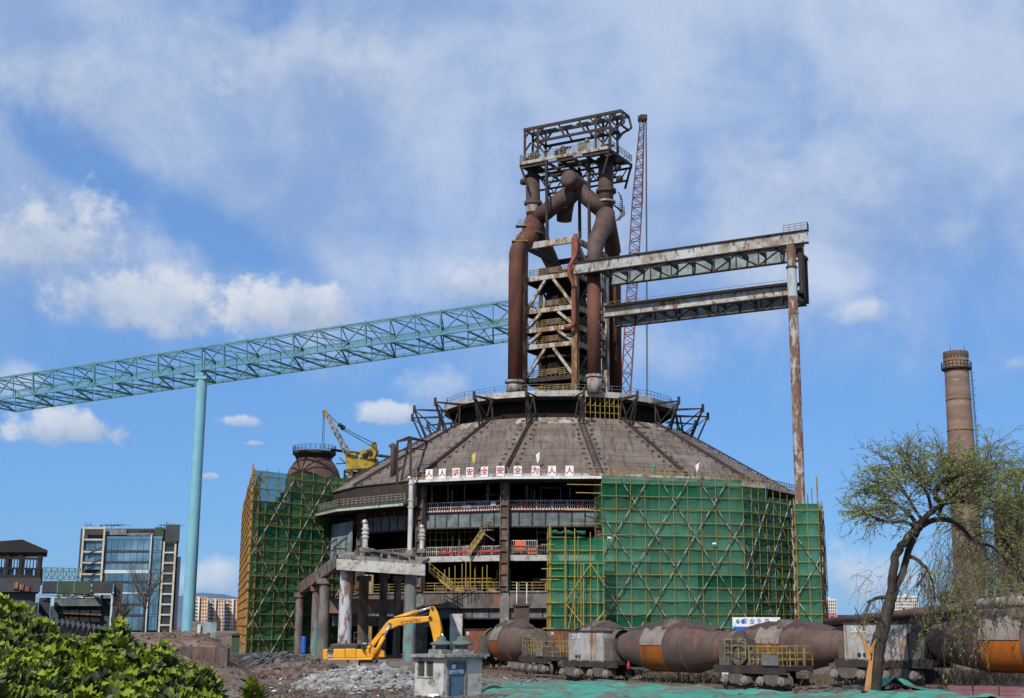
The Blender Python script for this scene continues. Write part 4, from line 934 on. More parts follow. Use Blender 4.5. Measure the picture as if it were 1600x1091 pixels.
for a in (fa0, la(PB(840.5, 230, 2.6)), la(PB(931, 230, 2.6)), la(PB(953.5, 230, 2.6)), fa1):
    for z in (ZF, ZL): 
        if z == ZL and a == fa0: continue
        beam(L(a, 2.6, z), L(a, 5.4, z), .25, .3, M['dark'], 'cross_beam')
for i in range(6):
    u0 = lerp(fa0, fa1, i/6)+.15; u1 = lerp(fa0, fa1, (i+.78)/6)
    m = MB(); m.hexa([L(u0, 3.6, ZF-.25), L(u1, 3.6, ZF-.25), L(u1, 5.2, ZF-.25), L(u0, 5.2, ZF-.25), L(u0, 3.6, ZF-.15), L(u1, 3.6, ZF-.15), L(u1, 5.2, ZF-.15), L(u0, 5.2, ZF-.15)]); m.build('frame_plate', M['gantd'], tower)

# ------------------------------------------------------------------ gantry to the right
gb = -3.0
g0, g1 = PB(897, 419, gb), PB(1263, 371, gb)
gantry = thing('gantry_bridge', 'two tier rusty pale girder bridge from the tower to a tall round pole', 'gantry', L(20, 0, 0))
ga0, ga1 = la(g0), la(g1); ZU = (g0.z+g1.z)/2; HU = 1.75
ZLo = (PB(941, 484, gb).z+PB(1228, 450, gb).z)/2; HLo = 1.75
gl0 = la(PB(939, 484, gb))
def girder(a0, a1, b, zc, h, npan, mat, outer):
    for sg in (-1, 1): 
        m = MB(); m.bar(L(a0, b, zc+sg*(h/2+.08)), L(a1, b, zc+sg*(h/2+.08)), .75, .16); m.build('flange', M['dark'], gantry)
    for i in range(npan):
        u0, u1 = lerp(a0, a1, i/npan)+.03, lerp(a0, a1, (i+1)/npan)-.03
        m = MB(); m.bar(L(u0, b, zc), L(u1, b, zc), .16, h); m.build('web_panel', mat, gantry)
        if not outer:
            e = -.16
            rod('stiffener', L(u0, b+e, zc-h/2), L(u0, b+e, zc+h/2), .18, M['dark'], gantry, 'bar')
            rod('lattice', L(u0, b+e, zc-h/2 if i % 2 else zc+h/2), L(u1, b+e, zc+h/2 if i % 2 else zc-h/2), .13, M['dark'], gantry, 'bar')
        else:
            rod('stiffener', L(u0-.03, b-.12, zc-h/2), L(u0-.03, b-.12, zc+h/2), .07, mat, gantry, 'bar')
GB2 = gb+7.4
GE = la(PB(1257, 400, GB2)); GN = la(PB(1250, 430, gb+.4))
girder(ga0, ga1, gb, ZU, HU, 11, M['gant'], True); girder(gl0-2, GE, GB2, ZU-.2, HU*1.25, 9, M['gantd'], False)
girder(gl0, la(PB(1238, 450, gb+1.3)), gb+1.3, ZLo, HLo, 9, M['gant'], True); girder(gl0-1, GE, GB2, ZLo-.1, HLo*1.1, 9, M['gantd'], False)
for zc, h, st in ((ZU, HU, ga0), (ZLo, HLo, gl0)):
    n = 12
    for i in range(n+1):
        a = lerp(st+.2, GE-.2, i/n); m = MB(); m.bar(L(a, gb+(.2 if zc == ZU else 1.5), zc+.1), L(a, GB2-.2, zc+.1), .3, .7); m.build('cross_beam', M['dark'], gantry)
    m = MB(); m.hexa([L(st+.1, gb+.4, zc+.55), L(GN, gb+.4, zc+.55), L(GE, gb+3.4, zc+.55), L(st+.1, gb+3.4, zc+.55), L(st+.1, gb+.4, zc+.65), L(GN, gb+.4, zc+.65), L(GE, gb+3.4, zc+.65), L(st+.1, gb+3.4, zc+.65)])
    m.build('deck_plate', M['dark'], gantry)
m = MB(); zt = ZLo+HLo/2+.16; rail(m, [L(gl0+1, gb+1.3, zt), L(GN-1.5, gb+1.3, zt)], .45, 2.5, .03, 1); m.build('hand_line', M['railg'], gantry)
for i in range(6):
    a = lerp(ga0+7, ga1-4, i/5); m = MB(); m.bar(L(a, gb+.7, ZU-HU/2-.35), L(a+3, gb+.7, ZU-HU/2-.35), .12, .10); m.build('gap_light_bar', M['gutter'], gantry)  # pale bars stand in for daylight showing through gaps in the deck
# end portal
for a_, b in ((GN, gb+1.0), (GE, GB2+.2)):
    m = MB(); m.bar(L(a_, b, ZLo-HLo/2), L(a_, b, ZU-HU/2-.2), .6, .6, TB); m.build('end_post', M['dark'], gantry)
for i in range(5):
    z0, z1 = lerp(ZLo-HLo/2, ZU-HU/2-.2, i/5)+.02, lerp(ZLo-HLo/2, ZU-HU/2-.2, (i+1)/5)-.02
    m = MB(); m.hexa([L(GN, gb+1.4, z0), L(GN+.15, gb+1.4, z0), L(GE+.15, GB2-.4, z0), L(GE, GB2-.4, z0), L(GN, gb+1.4, z1), L(GN+.15, gb+1.4, z1), L(GE+.15, GB2-.4, z1), L(GE, GB2-.4, z1)]); m.build('end_panel', M['dark'], gantry)
m = MB(); pl = [la(PB(x, 365, gb)) for x in (1224, 1262)]; zt = ZU+HU/2+.16
rail(m, [L(pl[0], gb, zt), L(pl[1], gb, zt), L(pl[1]-.3, gb+1.5, zt)], 1.15, .9, .04, 3); m.build('railing', M['railg'], gantry)
pc = PB(1237, 420, gb); ZPt = ZU-HU/2-.2
m = MB(); m.lathe([(.72, 0), (.72, 24), (.72, ZLo-1.5)], 20, (pc.x, pc.y, 0)); m.build('pole', M['pole'], gantry, smooth=True)
m = MB(); m.lathe([(.721, ZLo-1.5), (.721, ZLo+2.9)], 20, (pc.x, pc.y, 0)); m.build('pole_sleeve', M['polew'], gantry, smooth=True)
m = MB(); m.lathe([(.66, ZLo+2.9), (.66, ZPt)], 20, (pc.x, pc.y, 0)); m.build('pole_head', M['pole'], gantry, smooth=True)
for zz, mt in ((ZLo+2.9, 'dark'), (ZLo-4, 'pole'), (ZLo-14, 'pole'), (ZLo-24, 'pole')): collar(Vector((pc.x, pc.y, zz)), .75 if mt == 'dark' else .68, .22, M[mt], gantry)
m = MB(); m.bar(Vector((pc.x, pc.y, ZPt-.25))-TB*.5, Vector((pc.x, pc.y, ZPt-.25))+TB*7.4, .6, .5); m.build('pole_cap', M['dark'], gantry)

# ------------------------------------------------------------------ teal conveyor bridge on its pylon
conv = thing('conveyor_bridge', 'long sloping teal lattice conveyor bridge running into the rusty tower', 'conveyor bridge', P(313, 600, 247))
CA, CB = Vector((-8, 224, 0)), Vector((-113.8-7, 265+2.7, 0))
cb = Vector((.36, .93, 0))
def cpt(px, py):  # near truss plane
    c, d = ray(px, py); dirn = (CB-CA).normalized(); nrm = Vector((-dirn.y, dirn.x, 0)); t = (CA-c).dot(nrm)/d.dot(nrm); return c+d*t
nt0, nt1 = cpt(-40, 597), cpt(812, 468)
nb0, nb1 = cpt(-40, 630), cpt(812, 504.5)
W = 11.5
def cp(t, top, far): 
    p = (nt0.lerp(nt1, t) if top else nb0.lerp(nb1, t)); return p+cb*W*far
for top in (0, 1):
    for far in (0, 1):
        rod('chord', cp(0, top, far), cp(1, top, far), .34, M['teal2'], conv, 'bar', .34)
        d_ = UPV*-.45 if top else UPV*.45
        rod('chord', cp(0, top, far)+d_, cp(1, top, far)+d_, .12, M['teal2'], conv, 'bar')
NBAY = 24
for i in range(NBAY+1):
    t = i/NBAY; big = i % 3 == 0
    for far in (0, 1):
        rod('vertical', cp(t, 0, far), cp(t, 1, far), .34 if big and not far else .17, M['teal2'], conv, 'bar')
        rod('vertical', cp(t, 1, far), cp(t, 1, far)+UPV*.45, .14, M['teal2'], conv, 'bar')
        if i < NBAY:
            t1 = (i+1)/NBAY
            if i % 2: rod('diagonal', cp(t, 0, far), cp(t1, 1, far), .22, M['teal2'], conv, 'bar')
            else: rod('diagonal', cp(t, 1, far), cp(t1, 0, far), .26, M['teal2'], conv, 'bar')
    for top in (0, 1):
        rod('cross_member', cp(t, top, 0), cp(t, top, 1), .2 if top else .28, M['teal2'], conv, 'bar')
        if i < NBAY: rod('lateral', cp(t, top, 0 if i % 2 else 1), cp((i+1)/NBAY, top, 1 if i % 2 else 0), .16 if top else .26, M['teal2'], conv, 'bar')
    if i < NBAY and i % 2 == 0: rod('sway_brace', cp(t, 1, 0), cp(t, 0, 1), .12, M['teal2'], conv, 'bar')
for f in (.5,): rod('belt_stringer', cp(0, 0, f), cp(1, 0, f), .2, M['teal2'], conv, 'bar')
pyl = thing('pylon', 'tall smooth round teal pylon carrying the conveyor bridge', 'pylon', (0, 0, 0))
pt = cpt(313, 588); pyl.location = (pt.x, pt.y, 0); WL[pyl.name] = Vector((pt.x, pt.y, 0))
pt = pt+cb*.6
m = MB(); m.lathe([(1.15, -.5), (1.15, 1), (1.08, 20), (1.0, pt.z-.6)], 28, (pt.x, pt.y, 0)); m.build('shaft', M['teal'], pyl, smooth=True)
m = MB(); m.box((pt.x, pt.y, pt.z-.3), (2.2, 2.2, .6)); m.build('cap', M['teal'], pyl)
m = MB(); m.bar(pt, pt+cb*2.2, .7, .8); m.build('cross_head', M['teal2'], pyl)
m = MB(); m.bar(pt+UPV*.2, Vector((pt.x, pt.y, cpt(313, 541).z)), .55, .8); m.build('head_post', M['teal'], pyl)

# ------------------------------------------------------------------ red crawler crane behind
def lattice_boom(name, p, q, w0, w1, bays, mat, parent, side=Vector((1, 0, 0)), rr=.12):
    d = (q-p).normalized(); s1 = (side-d*side.dot(d)).normalized(); s2 = d.cross(s1); m = MB()
    def c(t, i):
        w = lerp(w0, w1, t)/2; e = ((-1, -1), (1, -1), (1, 1), (-1, 1))[i % 4]; return p.lerp(q, t)+s1*w*e[0]+s2*w*e[1]
    for i in range(4): m.bar(c(0, i), c(1, i), rr*1.6)
    for b in range(bays):
        t0, t1 = b/bays, (b+1)/bays
        for i in range(4):
            m.bar(c(t0, i), c(t1, i+1) if b % 2 else c(t0, i+1), rr) ; m.bar(c(t0, i+1) if b % 2 == 0 else c(t0, i), c(t1, i) if b % 2 == 0 else c(t1, i+1), rr)
    return m.build(name, mat, parent)
rc = thing('crawler_crane', 'tall red lattice boom crane standing behind the furnace tower', 'crane', (10, 268, 0))
bt = P(1003.5, 186, 264); bb = P(978, 610, 264); bf = bb+(bb-bt).normalized()*((bb.z-2.5)/abs((bb-bt).normalized().z)); mid = bt.lerp(bb, .33)
lattice_boom('boom', mid, bt, 2.1, .8, 18, M['crred'], rc); lattice_boom('boom', bb.lerp(bt, .16), mid, 2.0, 2.1, 24, M['crred'], rc); lattice_boom('boom', bf, bb.lerp(bt, .16), 1.6, 2.0, 20, M['orange'] if False else M['crred'], rc, rr=.16)
m = MB(); m.tube([bt-Vector((.9, 0, 0)), bt+Vector((.9, 0, 0))], .75, 12); m.bar(bt-UPV*.5, bt+Vector((-.3, 0, 1.0)), .25); m.box(bt+Vector((.3, 0, .3)), (1.5, 1, 1.1)); m.build('boom_head', M['dark'], rc)
ct = bt+Vector((.75, 0, -.5))
m = MB(); cbm = P(1010.5, 640, 264); m.tube([ct, cbm], .09, 4); m.tube([ct+Vector((.15, .2, 0)), cbm+Vector((.25, .2, 0))], .07, 4); m.build('hoist_cable', M['cable'], rc)
m = MB(); m.box(bf+Vector((-2, 2, .6)), (6, 5, 3)); m.box(bf+Vector((-2, -1.5, -1.8)), (8, 1.2, 1.3)); m.box(bf+Vector((-2, 5, -1.8)), (8, 1.2, 1.3)); m.build('carbody', M['crred'], rc)

# ------------------------------------------------------------------ left: hot stove and yellow derrick on a second works
sc_ = P(490, 740, 268)
stove = thing('hot_stove', 'rusty domed furnace stove with ringed top deck behind the left scaffold', 'stove', (sc_.x, sc_.y, 0))
pxm = 268*1.02/FPX
zt = P(490, 706, 268).z; zn = P(490, 720, 268).z; zd = P(490, 747, 268).z
m = MB(); m.lathe([(5.6, 0), (5.6, zd-1.5), (5.5, zd), (5.0, lerp(zd, zn, .45)), (4.1, lerp(zd, zn, .85)), (3.6, zn), (3.3, zt-1.2)], 30, (sc_.x, sc_.y, 0)); m.build('shell', M['stove'], stove, smooth=True)
m = MB(); m.lathe([(3.2, zt-1.6), (4.4, zt-.6), (4.4, zt-.1), (3.4, zt), (.01, zt+.2)], 30, (sc_.x, sc_.y, 0)); m.build('top_deck', M['dark'], stove, smooth=False)
m = MB(); ring = [Vector((sc_.x+4.3*cos(t), sc_.y+4.3*sin(t), zt)) for t in [k*pi/14 for k in range(29)]]; rail(m, ring, 1.1, 1.2, .04, 3); m.build('railing', M['railg'], stove)
m = MB()
for k in range(14):
    t = k*pi/7; m.bar(Vector((sc_.x+4.2*cos(t), sc_.y+4.2*sin(t), zt-.3)), Vector((sc_.x+3.5*cos(t), sc_.y+3.5*sin(t), zn)), .12)
m.build('deck_bracket', M['dark'], stove)
m = MB(); m.tube([P(518, 703, 268), P(600, 713, 262), P(622, 716, 255)], .28, 8); m.bar(P(530, 715, 266), P(544, 728, 266), .2); m.bar(P(525, 725, 266), P(540, 724, 266), .2); m.build('cross_pipe', M['dark'], stove)
dk = P(566, 745, 258)
der = thing('derrick_crane', 'yellow derrick crane on dark steel frame above the left scaffold', 'crane', (dk.x, dk.y, 0))
zbase = P(566, 752, 258).z; zring = P(566, 737, 258).z
m = MB()
for i in range(12):
    t = i*pi/6
    for rr_ in (4.6, 2.6):
        a = Vector((dk.x+1+rr_*cos(t), dk.y+rr_*sin(t), zbase)); b_ = Vector((dk.x+1+rr_*cos(t+pi/6), dk.y+rr_*sin(t+pi/6), zbase))
        m.bar(a, b_, .22); m.bar(a+UPV*1.9, b_+UPV*1.9, .22); m.bar(a, a+UPV*1.9, .2); m.bar(a, b_+UPV*1.9, .14)
    m.bar(Vector((dk.x+1+4.6*cos(t), dk.y+4.6*sin(t), zbase+1.9)), Vector((dk.x+1+2.6*cos(t), dk.y+2.6*sin(t), zbase+1.9)), .15)
m.build('ring_truss', M['dark'], der)
m = MB()
for sx in (-2.2, 2.2):
    for sy in (-2.2, 2.2): m.bar((dk.x+sx, dk.y+sy, 0), (dk.x+sx, dk.y+sy, zring), .45); m.bar((dk.x+sx, dk.y+sy, zring-6), (dk.x-sx, dk.y+sy, zring), .2); m.bar((dk.x+sx, dk.y+sy, zring-6), (dk.x+sx, dk.y-sy, zring), .2)
m.build('legs_frame', M['cry'], der).name = 'support_frame'
def dp(px, py, dy=0): return P(px, py, 258+dy)
def dprism(name, pts, mat, d=2.2):
    m = MB(); m.prism([dp(x, y, -d/2) for x, y in pts], (0, d, 0)); return m.build(name, mat, der)
dprism('turntable', [(541, 728), (585, 728), (580, 737), (545, 737)], M['cry'], 4)
dprism('deck', [(539, 718), (588, 716), (588, 728), (541, 729)], M['cry'], 3.6)
dprism('cab', [(541, 708), (556, 708), (558, 719), (540, 720)], M['cry'], 2.6)
dprism('winch_house', [(562, 705), (568, 702), (574, 703), (578, 700), (581, 693), (586, 690), (587, 701), (589.5, 703), (586, 712), (583, 718), (562, 718)], M['cry'], 2.4)
for x, y in ((570, 712), (578, 708)):
    m = MB(); m.tube([dp(x, y, -1.5), dp(x, y, -1.2)], .55, 10); m.build('drum', M['dark'], der)
lattice_boom('boom', dp(543, 708), dp(507.5, 643), 1.1, .5, 16, M['cry'], der, rr=.09)
m = MB(); m.tube([dp(507.5, 644, -.4), dp(507.5, 644, .4)], .5, 10); m.build('boom_tip', M['cry'], der)
m = MB(); m.tube([dp(509, 643), dp(530, 664), dp(537, 669)], .08, 4); m.tube([dp(537, 669), dp(582, 692)], .09, 4); m.tube([dp(537, 672), dp(580, 697)], .09, 4); m.tube([dp(505.5, 645), dp(503, 702)], .06, 4); m.tube([dp(507, 645), dp(506, 700)], .06, 4); m.build('rope', M['cable'], der)
m = MB(); m.tube([dp(529, 663), dp(533, 666)], .4, 8); m.tube([dp(534, 667), dp(538, 670)], .5, 8); m.build('pulley_block', M['dark'], der)
# ------------------------------------------------------------------ scaffolds with netting
def wavy_panel(p, q, z0, z1, mat, name, parent, rng, nx=8, nz=5, sag=.24):
    """a loose sheet of net between two points, a little slack and wrinkled"""
    m = MB(); X = (q-p); N = Vector((X.y, -X.x, 0)).normalized(); ph = rng.uniform(0, 6)
    lowcut = rng.uniform(0, .12)+(rng.random() < .2)*.25; tilt = rng.uniform(-.12, .12)
    for j in range(nz+1):
        v = j/nz
        for i in range(nx+1):
            u = i/nx; w = sag*(sin(pi*u*nx/2+ph)*.35+sin(pi*v)*.8*rng.uniform(.4, 1))*(0.3+.7*sin(pi*v))
            m.v.append(tuple(p+X*u-N*(w+.02)+UPV*(lerp(z0-lowcut*(1 if j == 0 else 0), z1, v)+((.09*sin(u*9+ph)+tilt*(u-.5)) if j == 0 else 0))))
    for j in range(nz):
        for i in range(nx): k = j*(nx+1)+i; m.face((k, k+1, k+nx+2, k+nx+1))
    o = m.build(name, mat, parent, smooth=True)
    return o
UB = {}
def stripe_mesh(n):
    if n not in UB:
        m = MB()
        for i in range(n):
            m.m = i % 2; a, b = i/n, (i+1)/n
            m.tube([(0, 0, a), (0, 0, b)], 1.0, 5, False)
        UB[n] = m.mesh('unit_stripe', [M['bredw'], M['bred']], True)
    return UB[n]
def brace(p, q, r, parent):
    o = rod('brace', p, q, r, M['bred'], parent); o.data = stripe_mesh(max(4, int((q-p).length/1.0))); return o
def scaffold(root, pts, ztops, z0, dx, dz, pole, net, rng, r=.055, netfn=None, braces=True, bw=5, over=.8, net_on=True):
    for s in range(len(pts)-1):
        a, b = pts[s], pts[s+1]; za, zb = ztops[s], ztops[s+1]; Ln = (b-a).length; n = max(1, round(Ln/dx)); zt = max(za, zb); nl = int((zt-z0)/dz)
        X = (b-a).normalized(); N = Vector((X.y, -X.x, 0))
        if N.dot(a) > 0: N = -N
        for i in range(n+1):
            if s and i == 0: continue
            p = a.lerp(b, i/n)+N*.08; top = lerp(za, zb, i/n)+rng.uniform(.1, over); rod('standard', Vector((p.x, p.y, z0-.5)), Vector((p.x+rng.uniform(-.05, .05), p.y, top)), r, pole, root)
        for j in range(nl+1):
            z = z0+j*dz
            t1 = 1.0
            if z > min(za, zb): t1 = (zt-z)/max(.01, zt-min(za, zb))
            pa, pb = (a, a.lerp(b, t1)) if za >= zb else (b.lerp(a, t1), b)
            if (pb-pa).length < 1: continue
            e = X*rng.uniform(.1, .7); rod('ledger', Vector((pa.x, pa.y, z))+N*.18-e*.6, Vector((pb.x, pb.y, z))+N*.18+e*.6, r*.95, pole, root)
        if net_on:
            nb = max(1, round(n/3))
            for i in range(nb):
                for j in range(nl+1):
                    p, q = a.lerp(b, i/nb), a.lerp(b, (i+1)/nb); z = z0+j*dz; tz = min(lerp(za, zb, i/nb), lerp(za, zb, (i+1)/nb)); z1 = min(z+dz+.03, tz+.25)
                    if z1-z < .4: continue
                    if netfn and netfn(p, q, z) is False: continue
                    mt = netfn(p, q, z) if netfn else net
                    wavy_panel(p+X*.01, q-X*.01, z, z1, mt if mt not in (None, True) else net, 'net_panel', root, rng)
        if braces:
            H = min(za, zb)-z0; run = H/1.55
            for dirn in (1, -1):
                c_ = -run+rng.uniform(0, 2)
                while c_ < Ln:
                    u0, u1 = max(0, c_), min(Ln, c_+run)
                    if u1-u0 > 2.5:
                        v0, v1 = (u0-c_)/run*H, (u1-c_)/run*H
                        if dirn < 0: u0, u1 = Ln-u0, Ln-u1
                        off = N*(.3 if dirn > 0 else .42); p, q = a+X*u0+off, a+X*u1+off
                        brace(Vector((p.x, p.y, z0+v0)), Vector((q.x, q.y, z0+v1)), .058, root)
                    c_ += bw*1.9
rngs = random.Random(11)
S0, S1, S2, S3, S4, S5 = P(940, 745, 181.3), P(1160, 752, 186), P(1240, 785, 196.5), P(1243, 788, pc.y-1.7), P(1278, 790, pc.y-2.0), P(1284, 790, 200)
flat = lambda p: Vector((p.x, p.y, 0))
ztop = [S0.z, P(1160, 752, 186).z-.1, P(1240, 784, 196.5).z, S3.z, S4.z, S5.z]
scf = thing('scaffold', 'tall yellow tube scaffold with green netting round the right half of the hall', 'scaffold', flat(S0.lerp(S1, .5)))
scaffold(scf, [flat(S0), flat(S1), flat(S2), flat(S3), flat(S4), flat(S5)], ztop, 0.4, 2.05, 1.78, M['yel'], M['net'], rngs, bw=3.05, r=.040,
         netfn=lambda p, q, z: M['netl'] if (z > 21 and p.x < 14 and rngs.random() < .7) else (M['neto'] if p.x > 25 else M['net'] if rngs.random() < .86 else M['netl']))
e0 = P(1276, 745, 189); rod('standard', Vector((e0.x, e0.y, 20)), e0, .12, M['ored'], scf)
for px, y in ((1268, 762), (1262, 772)): e = P(px, y, 190); rod('standard', Vector((e.x, e.y, 20)), e, .06, M['railg'], scf)
# left edge of the big net wraps inward; loose poles reach out
E0 = flat(S0); E1 = flat(P(925, 760, 188))
for j in range(13):
    z = .4+j*1.78
    rod('ledger', Vector((E0.x, E0.y, z)), Vector((E1.x, E1.y, z)), .05, M['yel'], scf)
    wavy_panel(E1, E0, z, z+1.8, M['netl'] if j > 7 else M['net'], 'net_panel', scf, rngs, 3, 3) if j != 9 else None
for px0, px1, yy in ((886, 940, 757), (884, 945, 797), (883, 945, 818), (900, 945, 770)):
    rod('ledger', P(px0, yy, 183), P(px1, yy+1, 182), .06, M['yel'], scf)
# the smaller scaffold standing out in front, with raking tubes
sc2 = thing('scaffold', 'low green netted scaffold with yellow raking tubes left of the big scaffold', 'scaffold', flat(P(900, 1000, 177)))
A2, B2 = flat(P(862, 840, 177)), flat(P(943, 840, 177.5)); z2 = P(862, 834, 177).z; C2 = flat(P(856, 840, 184))
def n2(p, q, z):
    u = (p.lerp(q, .5)-A2).length/(B2-A2).length
    if u > .62 and z > 3 and z < 9: return False
    if z > 11 and u > .8: return False
    return M['netl'] if z > 8.5 or rngs.random() < .3 else M['net']
scaffold(sc2, [C2, A2, B2], [z2, z2, z2-.8], .3, 1.75, 1.72, M['yel'], M['net'], rngs, netfn=n2, braces=False, over=1.9)
for px0, y0, px1, y1 in ((883, 941, 924, 880), (884, 943, 918, 985), (918, 985, 945, 955), (922, 880, 944, 912), (898, 935, 884, 1000), (945, 955, 922, 985)):
    rod('raking_tube', P(px0, y0, 176.2), P(px1, y1, 176.2), .075, M['yel'], sc2)
for i, (x0, x1, yy) in enumerate(((845, 872, 906), (846, 880, 889), (848, 866, 982), (850, 866, 963), (848, 868, 941), (845, 866, 851))):
    rod('ledger', P(x0, yy, 177), P(x1, yy, 177), .065, M['yel'], sc2)
for px in (884, 898, 908, 912, 934): rod('standard', P(px, 990, 176.4), P(px, 832-(px % 5)*2 if px < 900 else 880, 176.4), .07, M['yel'], sc2)
m = MB(); t0, t1 = P(861, 832, 176.6), P(915, 832, 176.8); m.tube([t0.lerp(t1, i/8)+UPV*(.12*sin(i*2.3)) for i in range(9)], [.22+.1*sin(i*1.9) for i in range(9)], 7); m.build('rolled_net', M['net'], sc2, smooth=True)
# small notices fixed to the net
for px, py, Y, lab in ((952, 841, 181, 'small white and blue notice on the scaffold net near its left edge'), (1116, 850, 185, 'small white and blue notice on the scaffold net left of the corner'), (1208, 864, 200, 'small white notice on the receding scaffold face')):
    c = P(px, py, Y-.5); o = thing('notice', lab, 'notice', c); m = MB(); m.box(c, (.5, .04, .36)); m.build('board', M['white'], o); m = MB(); m.box(c+Vector((.0, -.03, -.09)), (.46, .02, .14)); m.build('blue_strip', M['blue'], o)
c = P(1182, 975, 181); o = thing('site_board', 'white and blue site notice board with characters behind the third ladle car', 'site board', c)
bx, bw_ = Vector((1, .12, 0)).normalized(), 6.6
m = MB(); m.box(c, (bw_, .1, 1.75), (bx, bx.cross(UPV)*-1, UPV)); m.build('board', M['white'], o)
m = MB(); m.box(c+Vector((0, -.07, -.6)), (bw_-.1, .05, .5), (bx, bx.cross(UPV)*-1, UPV)); m.build('blue_strip', M['blue'], o)
text('安 全 生 产', c+Vector((-.1, -.1, .3)), bx, UPV, .8, M['blue'], 'lettering', o)
for sx in (-2.6, -1.9):
    m = MB(); m.lathe([(.01, -.05), (.26, -.05), (.26, .05), (.01, .05)], 10, c+bx*sx+Vector((0, -.1, .35)), (bx, UPV, Vector((0, -1, 0)))); m.build('emblem', M['flagg'] if sx < -2 else M['blue'], o)
for sx in (-3, 3): rod('post', flat(c+bx*sx), c+bx*sx, .07, M['railg'], o)

# left scaffold round the second works
K0, K1, K2 = flat(P(397, 737, 196)), flat(P(575, 745, 214)), flat(P(380, 800, 262))
zk0 = P(397, 737, 196).z
rngl = random.Random(5)
scl = thing('scaffold', 'tall dull green netted scaffold with ochre side left of the hall', 'scaffold', K0)
def nl_(p, q, z):
    mid = p.lerp(q, .5); u = (mid-K0).length/(K1-K0).length
    if z > 21.5 and u < .3: return M['netl']
    if 15.5 < z < 18: return M['netl']
    return M['netd']
scaffold(scl, [K0, K1], [zk0, zk0+ .4], 0.3, 2.3, 1.85, M['polel'], M['netd'], rngl, netfn=nl_, bw=3.6, r=.055)
scaffold(scl, [K2, K0], [zk0-.6, zk0], 0.3, 2.6, 1.3, M['ored'], M['netd'], rngl, net_on=False, braces=False, r=.11, over=1.6)
din = (K2-K0).normalized(); inn = (K1-K0).normalized()*1.2
scaffold(scl, [K2+inn, K0+inn], [zk0-.6, zk0], 0.3, 2.6, 1.3, M['ored'], M['netd'], rngl, net_on=True, braces=False, r=.10)
core = thing('net_backing_block', 'plain dark block added inside the left scaffold so its net reads dark', 'building', K0.lerp(K1, .6))  # block put in behind the netting only to darken it
def prism_plan(plan, z0, z1, name, mat, parent):
    m = MB(); m.prism([Vector((p.x, p.y, z0)) for p in plan], (0, 0, z1-z0)); return m.build(name, mat, parent)
back = Vector((-.22, .97, 0))*30
zc = zk0-5.2
c0, c1, c2 = K0.lerp(K1, .05)+back*.07, K0.lerp(K1, .32)+back*.07, K0.lerp(K1, .98)+back*.07
prism_plan([c0, c1, c1+back, c0+back], 0, zc, 'wall', M['concband'], core); prism_plan([c1+Vector((.02, .02, 0)), c2, c2+back, c1+back], 0, zk0-1.6, 'upper_wall', M['black'], core)
for i in range(6):
    a = K0.lerp(K1, .12+i*.035)+back*.05; zz = zc+i*.75; prism_plan([a, a+(K1-K0).normalized()*1.3, a+(K1-K0).normalized()*1.3+back*.1, a+back*.1], zz-.4, zz+.4, 'step_block', M['concband'], core)

# ------------------------------------------------------------------ railway and ladle cars
TRK = [(-15, 152), (-9.6, 138), (-5.6, 127), (-1.2, 115.8), (3.2, 106.4), (10.0, 96.8), (17.4, 89.0), (26.6, 80.4), (36, 72.5), (48, 63)]
def spline(pts, n=12):
    out = []
    for i in range(len(pts)-1):
        p0, p1, p2, p3 = [Vector(pts[max(0, min(len(pts)-1, i+j))]) for j in (-1, 0, 1, 2)]
        for k in range(n):
            t = k/n; out.append(.5*((2*p1)+(p2-p0)*t+(2*p0-5*p1+4*p2-p3)*t*t+(3*p1-p0-3*p2+p3)*t**3))
    out.append(Vector(pts[-1])); return out
def track(pts, name, label):
    c = spline(pts); o = thing(name, label, 'railway track', (c[0].x, c[0].y, 0))
    n2 = [Vector((-(c[min(i+1, len(c)-1)]-c[max(i-1, 0)]).y, (c[min(i+1, len(c)-1)]-c[max(i-1, 0)]).x)).normalized() for i in range(len(c))]
    for s_ in (-.72, .72):
        m = MB(); pts3 = [Vector((p.x+n.x*s_, p.y+n.y*s_, max(gh(p.x, p.y), 0)+.12)) for p, n in zip(c, n2)]
        for a, b in zip(pts3[:-1], pts3[1:]): m.bar(a, b, .08, .16)
        m.build('rail', M['rail'], o)
    d = 0; last = None
    m = MB()
    for p, n in zip(c, n2):
        if last is None or (p-last).length > .5:
            t = Vector((-n.y, n.x, 0)); m.box((p.x, p.y, max(gh(p.x, p.y), 0)+.02), (.24, 2.4, .12), (t, Vector((n.x, n.y, 0)), UPV)); last = p
    m.build('sleepers', M['bogie'], o, kind='stuff').name = 'sleeper_bed'
    return c, o
cA, trA = track(TRK, 'railway_track', 'rusty railway track under the row of three ladle cars')
cB, trB = track([(x+8.2, y+8.6) for x, y in TRK[1:]], 'railway_track', 'rusty railway track behind, under the ladle cars by the scaffold')
def at_s(c, s):
    d = 0
    for a, b in zip(c[:-1], c[1:]):
        l = (b-a).length
        if d+l >= s: t = (s-d)/l; return a.lerp(b, t)
        d += l
    return c[-1]
def s_near(c, x):
    d = 0
    for a, b in zip(c[:-1], c[1:]):
        if a.x <= x <= b.x: return d+(x-a.x)/(b.x-a.x)*(b-a).length
        d += (b-a).length
    return d
